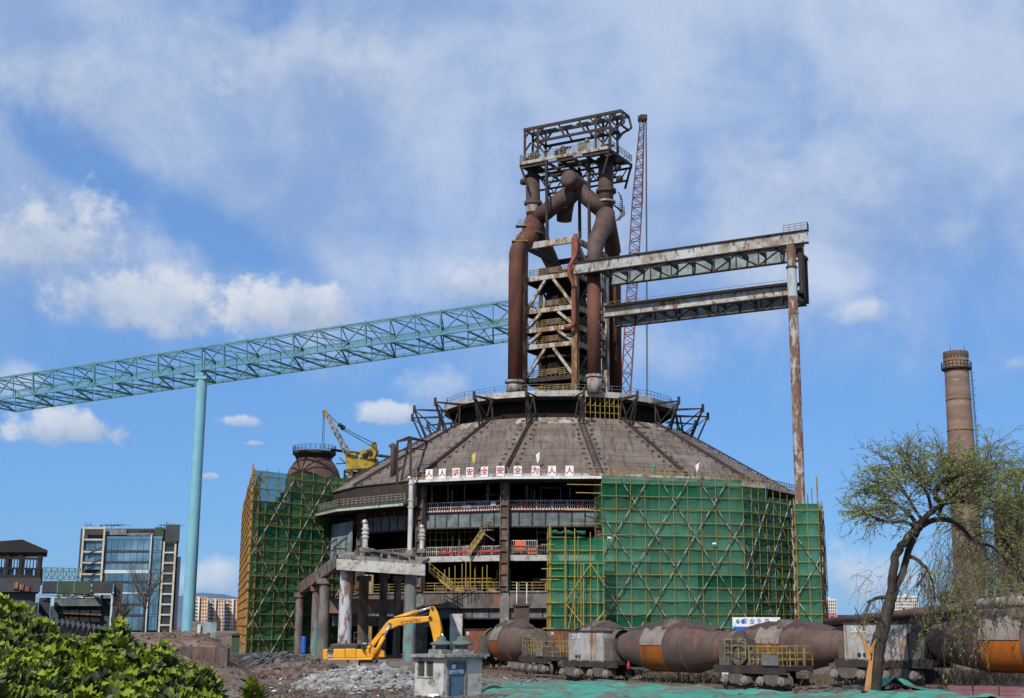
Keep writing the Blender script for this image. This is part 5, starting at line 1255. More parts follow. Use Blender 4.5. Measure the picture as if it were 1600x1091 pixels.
# one car in its own frame: x along the track, y across, z up (length about 25 m); box at x<0 end
BR = 1.76; ZA = 2.55
def make_car(boxmat, number):
    root = thing('ladle_car', 'x', 'ladle car', (0, 0, 0), 'torpedo ladle cars on the rails', local=True)
    # barrel x from -5.8 to 5.8
    prof = [(.3, -5.85), (1.02, -5.85), (1.05, -5.5), (1.2, -5.0), (1.69, -2.6), (BR, -2.2), (BR, 2.2), (1.69, 2.6), (1.2, 5.0), (1.05, 5.5), (1.02, 5.85), (.3, 5.85)]
    ax = (Vector((0, 1, 0)), Vector((0, 0, 1)), Vector((1, 0, 0)))
    m = MB(); m.lathe(prof, 40, (0, 0, ZA), ax); b = m.build('barrel', M['barrel'], root, smooth=True)
    for xx, rr in ((-5.0, 1.22), (5.0, 1.22), (-2.3, BR), (2.3, BR)):
        m = MB(); m.lathe([(rr-.05, -.03), (rr+.025, -.03), (rr+.025, .03), (rr-.05, .03)], 36, (xx, 0, ZA), ax); m.build('band', M['bogie'], root)
    for sd, u in ((1, 0), (-1, 0)):   # heat plates on both flanks, burnt orange shell below
        s0 = [R(-4), R(58)] if sd < 0 else [R(-4), R(58)]
        def shell(a0, a1, r, nm, mt, x0=-2.15, x1=.35):
            m = MB(); n = 10
            for i in range(n+1):
                a = lerp(a0, a1, i/n)
                for x in (x0, x1): m.v.append((x, sd*r*cos(a), ZA+r*sin(a)))
            for i in range(n): k = 2*i; m.face((k, k+1, k+3, k+2))
            m.build(nm, mt, root, smooth=True)
        shell(R(6), R(66), BR+.06, 'heat_plate', M['plate']); shell(R(-62), R(4), BR+.035, 'burnt_shell', M['orust'])
    # slag crust over the top and the mouth
    m = MB(); rg = random.Random(4); nx, na = 34, 14
    for i in range(nx+1):
        x = lerp(-4.6, 4.6, i/nx); rr = BR if abs(x) < 2.3 else lerp(BR, 1.2, (abs(x)-2.3)/2.7)
        for j in range(na+1):
            v = j/na*2-1; wdt = R(48)*(1-.45*abs(x)/4.6)*(1+.55*mnoise.noise(Vector((x*.9, 2.1*(1 if v > 0 else -1), 1)))+.4*mnoise.noise(Vector((x*2.7, 5.1*(1 if v > 0 else -1), 1))))
            a = pi/2+v*wdt; th = .16*(1-abs(v)**4)*(.6+.8*abs(mnoise.noise(Vector((x*1.2, v*3, 0)))))-(.08 if abs(v) > .99 or i in (0, nx) else 0)
            m.v.append((x, (rr+.03+th)*cos(a), ZA+(rr+.03+th)*sin(a)))
    for i in range(nx):
        for j in range(na): k = i*(na+1)+j; m.face((k, k+na+1, k+na+2, k+1))
    m.build('slag_crust', M['crust'], root, smooth=True)
    m = MB(); m.lathe([(1.15, -.3), (.95, .26), (.82, .30), (.6, .1), (.01, .05)], 20, (0, 0, ZA+BR)); m.build('mouth', M['colrust'], root)
    # trunnion housings
    for sg in (-1, 1):
        m = MB(); m.box((sg*6.35, 0, 2.2), (1.0, 2.6, 1.9)); m.lathe([(.95, -.3), (.95, .3), (.5, .35), (.5, .75), (.01, .76)], 18, (sg*6.4, 0, 2.9), (Vector((0, 1, 0)), UPV, Vector((sg, 0, 0)))); m.build('trunnion', M['bogie'], root)
        m = MB(); m.box((sg*8.7, 0, 1.35), (6.6, 2.7, .3)); m.box((sg*8.7, -1.3, 1.2), (6.8, .16, .45)); m.box((sg*8.7, 1.3, 1.2), (6.8, .16, .45)); m.build('underframe', M['dark'], root)
    # drive gear on the platform end (+x): gearbox and wheel guard
    m = MB(); m.box((8.1, -.2, 2.0), (1.3, 1.4, 1.0)); m.box((9.3, .3, 1.9), (.8, .9, .8)); m.lathe([(.01, -.2), (.8, -.2), (.8, .2), (.55, .22), (.5, .05), (.01, .05)], 20, (7.6, -1.0, 2.3), (Vector((1, 0, 0)), UPV, Vector((0, -1, 0)))); m.build('drive_gear', M['bogie'], root)
    for y in (-1.45, 1.45):
        m = MB(); rail(m, [(6.6, y, 1.9), (8.6, y, 1.9)], 1.35, .65, .024, 3); m.build('railing', M['raily'], root); m = MB(); rail(m, [(8.9, y, 1.5), (12.0, y, 1.5)], 1.3, .78, .026, 3, .39 if y < 0 else None); m.build('railing', M['raily'], root)
    m = MB(); rail(m, [(12.0, -1.45, 1.5), (12.0, 1.45, 1.5)], 1.3, .7, .026, 3); m.build('railing', M['raily'], root)
    m = MB(); m.box((10.9, -1.5, 1.9), (1.5, .05, .65)); m.build('number_plate', M['concrete'], root)
    # motor house on the other end
    m = MB(); m.box((-9.15, 0, 2.5), (4.4, 2.7, 2.3)); m.build('motor_house', boxmat, root)
    m = MB(); m.box((-9.15, 0, 3.71), (4.55, 2.85, .1)); m.build('motor_house_roof', M['dark'], root)
    for i in range(4):
        m = MB(); m.box((-11.3+.1+i*1.4, -1.37, 2.5), (.07, .06, 2.26)); m.build('panel_seam', boxmat, root)
    for x in (-10.3, -9.9): m = MB(); m.lathe([(.01, 0), (.13, 0), (.13, .05), (.01, .05)], 12, (x, -1.37, 1.75), (Vector((1, 0, 0)), UPV, Vector((0, -1, 0)))); m.build('socket', M['blackt'], root)
    text(number, (-10.3, -1.40, 3.28), (1, 0, 0), UPV, .5, M['white'], 'number', root)
    for x in (-12.6, 12.6): m = MB(); m.box((x, 0, .95), (1.1, .5, .4)); m.tube([(x-.3, 0, .95), (x+.3, 0, .95)], .3, 8); m.build('coupler', M['bogie'], root)
    for x in (-11.2, -7.6, 7.4, 10.8):
        for sg in (-1, 1):
            m = MB(); prof = [(-1.55, .42), (-1.3, .75), (-.7, .85), (-.45, 1.12), (.45, 1.12), (.7, .85), (1.3, .75), (1.55, .42), (1.2, .3), (.75, .55), (.4, .28), (-.4, .28), (-.75, .55), (-1.2, .3)]
            m.prism([(x+a, sg*1.12, z) for a, z in prof], (0, sg*.22, 0))
            
            for k in (-.22, 0, .22): m.tube([(x+k, sg*1.28, .42), (x+k, sg*1.28, .8)], .09, 7)
            m.build('bogie_frame', M['bogie'], root)
            for dx in (-.95, .95): m = MB(); m.lathe([(.01, .02), (.3, .02), (.3, .1), (.2, .12), (.2, .22), (.01, .24)], 12, (x+dx, sg*1.34, .52), (Vector((1, 0, 0)), UPV, Vector((0, sg, 0)))); m.build('axle_box', M['plate'], root)
        for dx in (-.95, .95):
            for sg in (-1, 1):
                m = MB(); m.lathe([(.01, -.08), (.46, -.08), (.5, -.02), (.44, .02), (.44, .08), (.2, .1), (.01, .1)], 18, (x+dx, sg*.78, .5), (Vector((1, 0, 0)), UPV, Vector((0, sg, 0)))); m.build('wheel', M['bogie'], root)
    return root
CARS = []
def put_car(o, c, s, label):
    a, b = at_s(c, s-8.8), at_s(c, s+8.8); mid = (a+b)/2; o.location = (mid.x, mid.y, max(gh(mid.x, mid.y), 0)+.14); o.rotation_euler = (0, 0, math.atan2(b.y-a.y, b.x-a.x)); o['label'] = label; CARS.append(o)
car1 = make_car(M['boxw'], '2110'); put_car(car1, cA, s_near(cA, 8.0), 'middle ladle car on the near track, white house numbered 2110, standing before the scaffold')
car2 = make_car(M['boxw'], '2660'); put_car(car2, cA, s_near(cA, 8.0)+27.6, 'nearest ladle car with pale house numbered 2660 behind the split willow')
car3 = make_car(M['boxr'], '2140'); put_car(car3, cA, s_near(cA, 8.0)-28.2, 'farthest near track ladle car with rusty house beside the kiosk')
car4 = copy_tree(car1); put_car(car4, cB, s_near(cB, 17.6), 'ladle car on the rear track in front of the white and blue site board')
car5 = copy_tree(car3); put_car(car5, cB, s_near(cB, 17.6)-30, 'ladle car on the rear track half hidden behind the white house car')
p = P(815, 968, 133); o = thing('stack_pipe', 'square rusty hood and duct above the farthest ladle car', 'duct', p)
m = MB(); m.box(p+UPV*.4, (1.5, 1.5, 2.2)); m.box(p+UPV*1.4, (1.9, 1.9, .2)); m.build('duct', M['tube'], o); m = MB(); m.box(p-UPV*.9, (1.9, 1.9, .5)); m.build('hood', M['tube'], o)
for dx in (-.5, .5): rod('hanger', p+Vector((dx, 0, 1.5)), p+Vector((dx, 0, 3.6)), .06, M['gutter'], o)

# ------------------------------------------------------------------ excavator, seen from its side
YE = 119.0
exr = G(560, 1048); exc = thing('excavator', 'yellow crawler excavator with raised boom standing on the rubble', 'excavator', (P(556, 1040, YE).x, YE, 0.2))
def e(px, py, dy=0): return P(px, py, YE+dy)
def eprism(name, pts, y0, y1, mat, parent=None):
    m = MB(); m.prism([P(x, y, YE)+Vector((0, y0, 0)) for x, y in pts], (0, y1-y0, 0)); ob = m.build(name, mat, parent or exc)
    bv = ob.modifiers.new('edge', 'BEVEL'); bv.width = .06; bv.segments = 2; bv.limit_method = 'ANGLE'; return ob
cw = eprism('counterweight', [(510, 1014.5), (516.5, 1013.5), (516.5, 1031), (511, 1031), (509, 1029), (509, 1018)], -1.5, 1.5, M['ex'])
eprism('badge_panel', [(516.7, 1013.5), (525, 1013.5), (525, 1028), (516.7, 1028)], -1.49, 1.49, M['exd'])
eprism('lower_skirt', [(516.7, 1028.2), (560, 1028.2), (574, 1027), (585, 1027), (585, 1031), (516.7, 1031.4)], -1.5, 1.5, M['ex'])
eprism('engine_door', [(525.2, 1013.5), (543.5, 1013.5), (543.5, 1028), (525.2, 1028)], -1.5, 1.5, M['ex'])
eprism('side_door', [(543.8, 1013.2), (560, 1013.2), (560, 1028), (543.8, 1028)], -1.5, 1.5, M['ex'])
eprism('tank_cover', [(560.3, 1014), (569, 1014.5), (572, 1021), (577, 1027), (560.3, 1028)], -1.5, -.5, M['ex'])
eprism('engine_hood', [(520, 1007.5), (523, 1006), (558, 1006), (561, 1008), (561, 1013.2), (519.5, 1013.2)], -1.3, 1.3, M['exd'])
eprism('cab', [(563, 1004), (577, 1002.5), (583, 1012), (586, 1027), (563, 1027)], .45, 1.45, M['exd'])
eprism('cab_window', [(565, 1006), (576, 1005), (581, 1012.5), (582, 1017), (565, 1017)], .40, .44, M['glassd'])
m = MB(); rail(m, [e(553, 1006, -1.1), e(573, 1012, -1.1)], 1.0, 1, .03, 2); m.tube([e(541, 1006, -.6), e(541, 1001.5, -.6), e(542, 1001, -.6)], .07, 7); m.tube([e(572, 1010, -1), e(577, 999, -1)], .06, 6); m.build('handrail_and_exhaust', M['exd'], exc).name = 'handrail'
boom = eprism('boom', [(573, 1012), (578, 1016), (586, 1008), (598, 992), (607, 985), (623, 978), (640, 975), (656, 973.5), (671, 971), (675, 967), (672, 962.5), (660, 963.5), (640, 964), (622, 965.8), (609, 969), (603, 975), (590, 992)], -.35, .35, M['ex'])
text('KOMATSU', P(642.5, 971.2, YE)+Vector((0, -.37, 0)), P(660, 968.6, YE)-P(630, 972.8, YE), (P(642, 965, YE)-P(643, 975, YE)), .38, M['blackt'], 'lettering', exc)
text('360', P(521, 1024.5, YE)+Vector((0, -1.52, 0)), (1, 0, 0), UPV, .40, M['white'], 'lettering', exc)
text('PC', P(520.3, 1020.6, YE)+Vector((0, -1.52, 0)), (1, 0, 0), UPV, .22, M['ex'], 'lettering', exc)
arm = eprism('arm', [(670, 966), (673, 949), (675.5, 947), (679.5, 948.5), (685, 958), (687.5, 967), (690, 985), (688, 1000), (684, 1003), (678, 1003), (675, 988), (671.5, 975)], -.28, .28, M['ex'])
def cyl(p, q, r0, r1, f, name='cylinder'):
    m = MB(); m.tube([p, p.lerp(q, f)], r0, 12); b = m.build(name, M['ex'], exc, smooth=True); m = MB(); m.tube([p.lerp(q, f), q], r1, 10); m.build(name+'_rod', M['chrome'], exc, smooth=True)
cyl(e(617, 967, 0), e(674, 949, 0), .20, .11, .62, 'arm_cylinder')
for dy in (-.62, .62): cyl(e(585, 1024, dy), e(609, 977, dy), .19, .11, .62, 'boom_cylinder')
cyl(e(684, 965, 0), e(694, 1003, 0), .17, .1, .6, 'bucket_cylinder')
for j, (dy, off) in enumerate(((-.22, -2.6), (-.08, -2.9), (.1, -2.7))):   # hydraulic hoses along the boom
    m = MB(); m.tube([e(x, y+off+2, dy) for x, y in ((577, 1008), (589, 992), (602, 975), (609, 968.5), (622, 965), (640, 963), (660, 962.5), (670, 958))], .035, 5); m.build('hose', M['exd'], exc, smooth=True)
for x, y, r_ in ((672, 965.5, .16), (609, 976, .14), (585, 1022, .2), (675, 950, .13), (690, 1001, .13)):
    m = MB(); m.tube([e(x, y, -.46), e(x, y, .46)], r_, 10); m.build('pin', M['exd'], exc)
eprism('boom_foot', [(572, 1016), (580, 1010), (601, 1018), (602, 1027), (575, 1027)], -.5, .5, M['ex'])
eprism('bucket', [(678, 1003), (690, 1003), (697, 1010), (696, 1020), (688, 1026), (680, 1022), (676, 1012)], -.7, .7, M['track'])
eprism('swing_ring', [(545, 1031.5), (592, 1031.5), (590, 1036), (547, 1036)], -1.3, 1.3, M['exd'])
# crawler tracks point toward the camera, slightly askew
def crawler(cx, name='crawler'):
    c = P(cx, 1042, YE); u = Vector((.12, -1, 0)).normalized(); sx = Vector((1, .12, 0)).normalized(); Lh, rr = 2.1, .54; wdt = .8
    m = MB(); path = []
    for i in range(9): a = -pi/2+pi*i/8; path.append((Lh+rr*cos(a), rr*sin(a)))
    for i in range(9): a = pi/2+pi*i/8; path.append((-Lh+rr*cos(a), rr*sin(a)))
    k = len(path); zc = c.z*0+.72
    pts = [Vector((c.x, YE, zc))+u*a+UPV*b for a, b in path]
    ex_parent = None
    m2 = MB(); m2.prism([Vector((c.x, YE, zc))+u*a*.93+UPV*b*.86-sx*wdt*.42 for a, b in path], sx*wdt*.84); o = m2.build(name, M['exd'], exc)
    per = [(pts[i]-pts[(i+1) % k]).length for i in range(k)]; tot = sum(per); n = 44
    for i in range(n):
        d = tot*i/n; j = 0
        while d > per[j]: d -= per[j]; j += 1
        a = pts[j].lerp(pts[(j+1) % k], d/per[j]); t = (pts[(j+1) % k]-pts[j]).normalized(); nrm = sx.cross(t)
        m2 = MB(); m2.box(a, (wdt, tot/n*.93, .07), (sx, t, nrm)); m2.box(a+nrm*(-.05 if nrm.dot(a-Vector((c.x, YE, zc))) < 0 else .05), (wdt, .04, .08), (sx, t, nrm)); m2.build('track_shoe', M['track'], o)
crawler(554); crawler(598)

# ------------------------------------------------------------------ kiosk
KC = G(692.5, 1089.0); kd = R(41)
kl, kr = Vector((-cos(kd), sin(kd), 0)), Vector((sin(kd), cos(kd), 0)); WLn, WRn, KH = 2.62, 3.35, 2.38
kio = thing('kiosk', 'small whitewashed gate kiosk with blue door and flat slab roof', 'kiosk', KC)
def kp(a, b, z): return KC+kl*a+kr*b+UPV*z
def kbox(a0, a1, b0, b1, z0, z1, name, mat):
    m = MB(); m.hexa([kp(a0, b0, z0), kp(a0, b1, z0), kp(a1, b1, z0), kp(a1, b0, z0), kp(a0, b0, z1), kp(a0, b1, z1), kp(a1, b1, z1), kp(a1, b0, z1)]); return m.build(name, mat, kio)
T = .2
# left wall with window hole
wa0, wa1, wz0, wz1 = .95, 2.38, 1.18, 2.12
kbox(.0, wa0, 0, T, -.4, KH, 'wall', M['kiosk']); kbox(wa1, WLn, 0, T, -.4, KH, 'wall', M['kiosk']); kbox(wa0+.002, wa1-.002, 0.003, T, -.4, wz0, 'wall', M['kiosk']); kbox(wa0+.002, wa1-.002, .003, T, wz1, KH, 'wall', M['kiosk'])
# right wall with door hole
db0, db1, dz1 = .28, 2.0, 2.16
kbox(.002, T, T+.002, db0, -.4, KH, 'wall', M['kiosk']); kbox(.002, T, db1, WRn, -.4, KH, 'wall', M['kiosk']); kbox(.004, T, db0+.002, db1-.002, dz1, KH, 'wall', M['kiosk'])
kbox(T+.002, WLn, WRn-T, WRn-.002, -.4, KH, 'wall', M['kiosk']); kbox(WLn-T, WLn-.002, T+.002, WRn-T-.002, -.4, KH, 'wall', M['kiosk'])
kbox(-.38, WLn+.35, -.38, WRn+.35, KH+.002, KH+.17, 'roof_slab', M['kroof'])
for s_ in (0, 1):
    a0 = wa0+s_*.74; a1 = a0+.68
    kbox(a0, a1, .1, .12, wz0, wz1, 'window_pane', M['glassd'])
    m = MB()
    for t in range(1, 6): x = lerp(a0, a1, t/6); m.bar(kp(x, .05, wz0), kp(x, .05, wz1), .018)
    m.build('window_bars', M['kframe'], kio)
kbox(wa0+.68, wa0+.74, -.02, .12, wz0, wz1, 'window_mullion', M['white']); kbox(wa0-.05, wa1+.05, -.06, .05, wz0-.07, wz0-.003, 'window_sill', M['kiosk'])
kbox(-.05, .15, db0+.01, db0+.15, -.3, dz1, 'door_frame', M['kframe']); kbox(-.05, .15, db1-.15, db1-.01, -.3, dz1, 'door_frame', M['kframe']); kbox(-.05, .15, db0+.16, db1-.16, dz1-.12, dz1-.002, 'door_frame', M['kframe'])
dr = kbox(.06, .10, db0+.16, db1-.16, -.05, dz1-.13, 'door', M['kdoor'])
kbox(.04, .058, db0+.19, db1-.19, 1.35, 1.6, 'door_sign', M['white']); kbox(.035, .058, db0+.48, db0+.78, 1.68, 1.92, 'door_notice', M['white'])
text('门 卫', kp(.034, (db0+db1)/2, 1.53), kr, UPV, .12, M['blackt'], 'lettering', kio, .003); text('闲人免进注意安全', kp(.034, (db0+db1)/2, 1.41), kr, UPV, .085, M['blackt'], 'lettering', kio, .003)
m = MB(); m.tube([kp(.06, db0+.27, .86), kp(-.02, db0+.27, .86), kp(-.02, db0+.37, .86)], .02, 6); m.build('handle', M['blackt'], kio)
m = MB(); m.lathe([(.01, 0), (.07, 0), (.07, .02), (.01, .02)], 10, kp(.06, db0+.58, .86), (kr, UPV, -kl)); m.build('lock', M['boxr'], kio)
kbox(-.1, 0, db0-.1, db1+.1, -.45, .02, 'door_step', M['kroof'])
for a, b, s_ in ((1.55, 1.25, 1.0), (.75, 2.25, 1.0)):
    c = kp(a, b, KH+.17); m = MB(); m.box(c+UPV*.13, (1.15, 1.15, .26), (kl, kr, UPV)); m.build('vent_curb', M['kroof'], kio)
    m = MB(); m.lathe([(.4, .26), (.4, .52), (.72, .56), (.72, .66), (.45, .78), (.30, .84), (.30, .98), (.24, 1.05), (.12, 1.1), (.01, 1.1)], 22, c); m.build('roof_vent', M['kvent'], kio, smooth=True)
    kbox(a-.5, a+.5, b-.55, b+.55, KH+.17+.262, KH+.17+.30, 'vent_tray', M['kroof'])
m = MB(); c = G(679, 1089)+UPV*.02; m.box(c+Vector((0, -.6, .08)), (.62, .04, .3), (Vector((.9, .4, 0)).normalized(), Vector((.25, -.55, .8)).normalized(), Vector((-.32, .72, .6)).normalized())); tag(m.build('fallen_sign', M['white']), 'small white sign board lying on the ground before the kiosk', 'sign')

# ------------------------------------------------------------------ rubble
def rock_mesh(name, mat, seed, n=1):
    import bmesh
    bm = bmesh.new(); bmesh.ops.create_icosphere(bm, subdivisions=n, radius=1.0); rg = random.Random(seed)
    ax = [Vector((rg.uniform(-1, 1), rg.uniform(-1, 1), rg.uniform(-1, 1))).normalized() for _ in range(7)]; cut = [rg.uniform(.45, .85) for _ in ax]
    st = Vector((1, rg.uniform(.55, .9), rg.uniform(.35, .75)))
    for v in bm.verts:
        p = v.co.copy()
        for a, c in zip(ax, cut):
            d = p.dot(a)
            if d > c: p -= a*(d-c)
        v.co = Vector((p.x*st.x, p.y*st.y, p.z*st.z))*(1+rg.uniform(-.07, .07))
    me = bpy.data.meshes.new(name); bm.to_mesh(me); bm.free(); me.materials.append(mat); return me
def heap(idx, label, mat, ns, nf, smin, smax, seed):
    cx, cy, rx, ry, h = HEAPS[idx]; o = thing('rubble_heap', label, 'rubble heap', (cx, cy, 0)); rg = random.Random(seed)
    meshes = [rock_mesh('rock_shape', mat, seed*10+i, 2) for i in range(7)]
    # mound under the stones
    m = MB(); n = 44
    for j in range(n+1):
        for i in range(n+1):
            x, y = cx+rx*1.2*(i/n*2-1), cy+ry*1.2*(j/n*2-1); d = math.hypot((x-cx)/rx, (y-cy)/ry); m.v.append((x, y, gh(x, y)+heap_h(x, y)-.06-(.5 if d > 1.18 else 0)))
    for j in range(n):
        for i in range(n): k = j*(n+1)+i; m.face((k, k+1, k+n+2, k+n+1))
    m.build('mound', mat, o, smooth=True)
    def spot():
        while True:
            a, d = rg.uniform(0, 2*pi), math.sqrt(rg.random()); x, y = cx+rx*d*cos(a)*1.02, cy+ry*d*sin(a)*1.02
            if y > cy+ry*.55 and rg.random() < .8: continue
            return x, y
    for i in range(ns):
        x, y = spot(); s = rg.uniform(smin, smax)*(1 if rg.random() < .85 else 1.5)
        r_ = link('stone', rg.choice(meshes), o, (x, y, gh(x, y)+heap_h(x, y)+s*.12)); r_.rotation_euler = (rg.uniform(-.5, .5), rg.uniform(-.5, .5), rg.uniform(0, 6)); r_.scale = (s, s, s*.9)
    m = MB()
    for i in range(nf):
        x, y = spot(); s = rg.uniform(smin*.3, smin*.9); me = rg.choice(meshes) if False else None
        c = Vector((x, y, gh(x, y)+heap_h(x, y)+s*.1)); q = [c+Vector((rg.uniform(.6, 1)*sx, rg.uniform(.5, 1)*sy, rg.uniform(-.6, -.3) if sz < 0 else rg.uniform(.25, .6)))*s for sz in (-1, 1) for sx, sy in ((-1, -1), (1, -1), (1, 1), (-1, 1))]
        m.hexa(q)
    m.build('small_stones', mat, o, kind='stuff').name = 'small_stone_fill'
    return o
heap(0, 'pale broken concrete heap in front of the excavator', M['rockg'], 290, 2600, .20, .42, 2)
heap(1, 'dark grey rubble heap at the foot of the left scaffold', M['rockd'], 270, 2400, .22, .42, 3)
heap(2, 'reddish brown brick and timber rubble heap left of the excavator', M['rockb'], 230, 1500, .2, .5, 4)
for px, py, sc in ((621, 1050, .9), (604, 1054, .7)):   # big slabs by the crawler
    c = G(px, py, .9); m = MB(); m.box(c, (1.7*sc, .9, .35), (Vector((.9, .2, .3)).normalized(), Vector((-.2, .95, 0)).normalized(), Vector((-.3, 0, .95)).normalized())); tag(m.build('concrete_slab', M['rockg']), 'larger pale concrete slab tilted by the crawler' if sc > .8 else 'smaller pale concrete slab lying below the crawler', 'slab')
# loose stones on open ground (too many to count)
m = MB(); rg = random.Random(21)
for i in range(3800):
    px, py = rg.uniform(300, 1600), 1036+56*rg.random()**.7
    g = G(px, py, 0.1)
    if not (40 < g.y < 140): continue
    s = rg.uniform(.03, .13)*(1 if rg.random() < .93 else 2.2); z = gh(g.x, g.y); c = Vector((g.x, g.y, z+s*.2))
    m.hexa([c+Vector((rg.uniform(.5, 1)*sx, rg.uniform(.5, 1)*sy, -.5 if sz < 0 else rg.uniform(.3, .7)))*s for sz in (-1, 1) for sx, sy in ((-1, -1), (1, -1), (1, 1), (-1, 1))])
tag(m.build('gravel', M['rockd'], kind='stuff'), 'dark loose gravel strewn over the open dirt', 'gravel')
# green dust netting spread on the ground
def gn0(y): return -6.1+.6*fbm(3, y, .3)+(y-78)*.03 if y > 86 else -4.4+(86-y)*.1+.5*fbm(3, y, .3)
gy1 = 103.0
def gnx1(y): return 19.5-(y-78)*.62+.5*fbm(9, y, .5)
def wr(x, y): return .09*abs(fbm(x*.4, y*1.6, .7, 4))*4+.16*max(0, fbm(x, y, .3, 3))+.06*fbm(x, y, 1.9, 3)
def wr2(x, y): return wr(x, y)*sst(min(x-gn0(y), gnx1(y)-x, gy1-y), 0, 1.6)-.03
tag(sheet('dust_netting', gn0, gnx1, 70, gy1, M['gnet'], .05, 110, 110, wr2), 'wide turquoise dust netting spread over the ground before the ladle cars', 'netting')
c = G(1369, 1077, .5); m = MB()
for i in range(9):
    for j in range(7):
        u, v = i/8-.5, j/6-.5; m.v.append((c.x+u*4.2+.6, c.y-1.2+v*2.4, max(gh(c.x+u*4.2+.6, c.y-1.2+v*2.4), 0)+.06+.95*max(0, 1-abs(u)*2.2-.6*abs(v))*(.8+.3*sin(i*2.0+j)) ))
for i in range(8):
    for j in range(6): k = i*7+j; m.face((k, k+1, k+8, k+7))
tag(m.build('bunched_netting', M['gnet'], smooth=False), 'bunched green netting heaped against the willow foot', 'netting')
# litter along the tracks
def pole_on_ground(pxs, label, r=.07, mat='wood'):
    pts = [G(x, y, .15)+UPV*(gh(G(x, y, .15).x, G(x, y, .15).y)+.05) for x, y in pxs]; m = MB(); m.tube(pts, r, 6); tag(m.build('timber_pole', M[mat], smooth=True), label, 'pole')
pole_on_ground([(800, 1055), (850, 1057), (910, 1060), (958, 1065)], 'long brown pole lying by the track before the middle car', .09, 'twig')
pole_on_ground([(1000, 1064), (1008, 1061), (1085, 1068)], 'bent pale pole lying at the edge of the green netting', .08, 'twig')
c = P(982, 1040, 102.3); o = thing('red_marker', 'small red marker figure standing on the middle bogie', 'marker', c)
m = MB(); m.lathe([(.01, 0), (.14, .02), (.12, .35), (.07, .5), (.06, .6), (.01, .62)], 12, c-UPV*.3); m.build('body', M['redb'], o, smooth=True)
c = G(1136, 1066); o = thing('cable_reel_box', 'small white box with two dark holes beside the rear bogie', 'box', c); m = MB(); m.box(c+UPV*.45, (.75, .5, .6)); m.build('body', M['white'], o)
for dx in (-.18, .18): m = MB(); m.tube([c+Vector((dx, -.26, .55)), c+Vector((dx, -.2, .55))], .09, 8); m.build('hole', M['blackt'], o)
m = MB(); c = P(474, 1018, 196); m.lathe([(.0, 0), (.38, 0), (.38, 2.2), (.32, 2.35), (.0, 2.35)], 14, (c.x, c.y, .3)); tag(m.build('blue_bin', M['blue'], smooth=False), 'tall blue drum by the leftmost porch columns', 'drum')
m = MB(); c = G(473, 1058); m.tube([c+Vector((-.35, 0, .2)), c+Vector((.3, .3, .55))], .26, 10); tag(m.build('white_drum', M['white'], smooth=False), 'white drum lying tilted on the brown rubble', 'drum')

m = MB(); rg = random.Random(57)
for i in range(420):   # scraps, laths and paper too small to count
    if i % 2: px, py = rg.uniform(370, 660), rg.uniform(1045, 1088)
    else: px, py = rg.uniform(760, 1600), rg.uniform(1054, 1074)
    g = G(px, py, .1); z = max(gh(g.x, g.y), gh(g.x, g.y)+heap_h(g.x, g.y))+.06; m.m = rg.choice((0, 0, 0, 1, 2, 3))
    a = rg.uniform(0, 6); d = Vector((cos(a), sin(a), rg.uniform(-.1, .35))).normalized(); L_ = rg.uniform(.2, 1.3) if m.m == 0 else rg.uniform(.12, .4)
    m.bar(Vector((g.x, g.y, z)), Vector((g.x, g.y, z))+d*L_, rg.uniform(.05, .12) if m.m == 0 else rg.uniform(.1, .3), .04)
tag(m.build('site_litter', [M['twig'], M['white'], M['boxr'], M['gnet']], kind='stuff'), 'scattered laths, paper and scraps on the dirt around the rubble', 'litter')
# ------------------------------------------------------------------ right side: chimney, pipe rack, pink wall, willow
cq = P(1493.5, 560, 200)
chim = thing('brick_chimney', 'tall tapering brown brick chimney behind the willow', 'chimney', (cq.x, cq.y, 0))
zt = P(1493, 551, 200).z; zr = P(1495, 578, 200).z; zr2 = P(1494, 566, 200).z
rt, rb = 1.78, 2.45
def cr(z): return lerp(rb, rt, z/zt)
cx_ = lambda z: (cq.x, cq.y, 0)
m = MB(); m.lathe([(cr(z), z) for z in [zr*i/40 for i in range(41)]], 40, (cq.x, cq.y, 0)); m.build('shaft', M['brick'], chim, smooth=True)
m = MB(); m.lathe([(rt+.08, zr+.3), (rt+.02, zr2), (rt+.12, zr2+.05), (rt+.12, zr2+.5), (rt, zr2+.55), (rt+.02, zt-.5), (rt+.12, zt-.45), (rt+.12, zt), (rt-.3, zt), (rt-.35, zt-2)], 40, (cq.x, cq.y, 0)); m.build('crown', M['brick'], chim)
for i in range(22):
    a = 2*pi*i/22; m = MB(); m.box((cq.x+(rt+.08)*cos(a), cq.y+(rt+.08)*sin(a), zr2+1.1), (.3, .16, .9), (Vector((-sin(a), cos(a), 0)), Vector((cos(a), sin(a), 0)), UPV)); m.build('crown_brick', M['colrust'], chim)
m = MB(); m.lathe([(rt+.05, zr-.2), (rt+.5, zr), (rt+.5, zr+.2), (rt+.05, zr+.25)], 40, (cq.x, cq.y, 0)); m.build('gallery', M['dark'], chim)
m = MB(); rail(m, [Vector((cq.x+(rt+.48)*cos(t), cq.y+(rt+.48)*sin(t), zr+.2)) for t in [k*pi/12 for k in range(25)]], .9, .7, .03, 2); m.build('railing', M['dark'], chim)
m = MB(); lx = lambda z: Vector((cq.x+cr(z)+.25, cq.y-.6, z))
for dy in (-.3, .3): m.bar(lx(2)+Vector((0, dy, 0)), lx(zr)+Vector((0, dy, 0)), .08)
for i in range(70): z = 2+i*(zr-2)/70; m.bar(lx(z)+Vector((.0, -.3, 0)), lx(z)+Vector((0, .3, 0)), .05); m.bar(lx(z)+Vector((.35, -.3, 0)), lx(z)+Vector((.35, .3, 0)), .06) if i % 2 else None
m.build('ladder', M['dark'], chim)
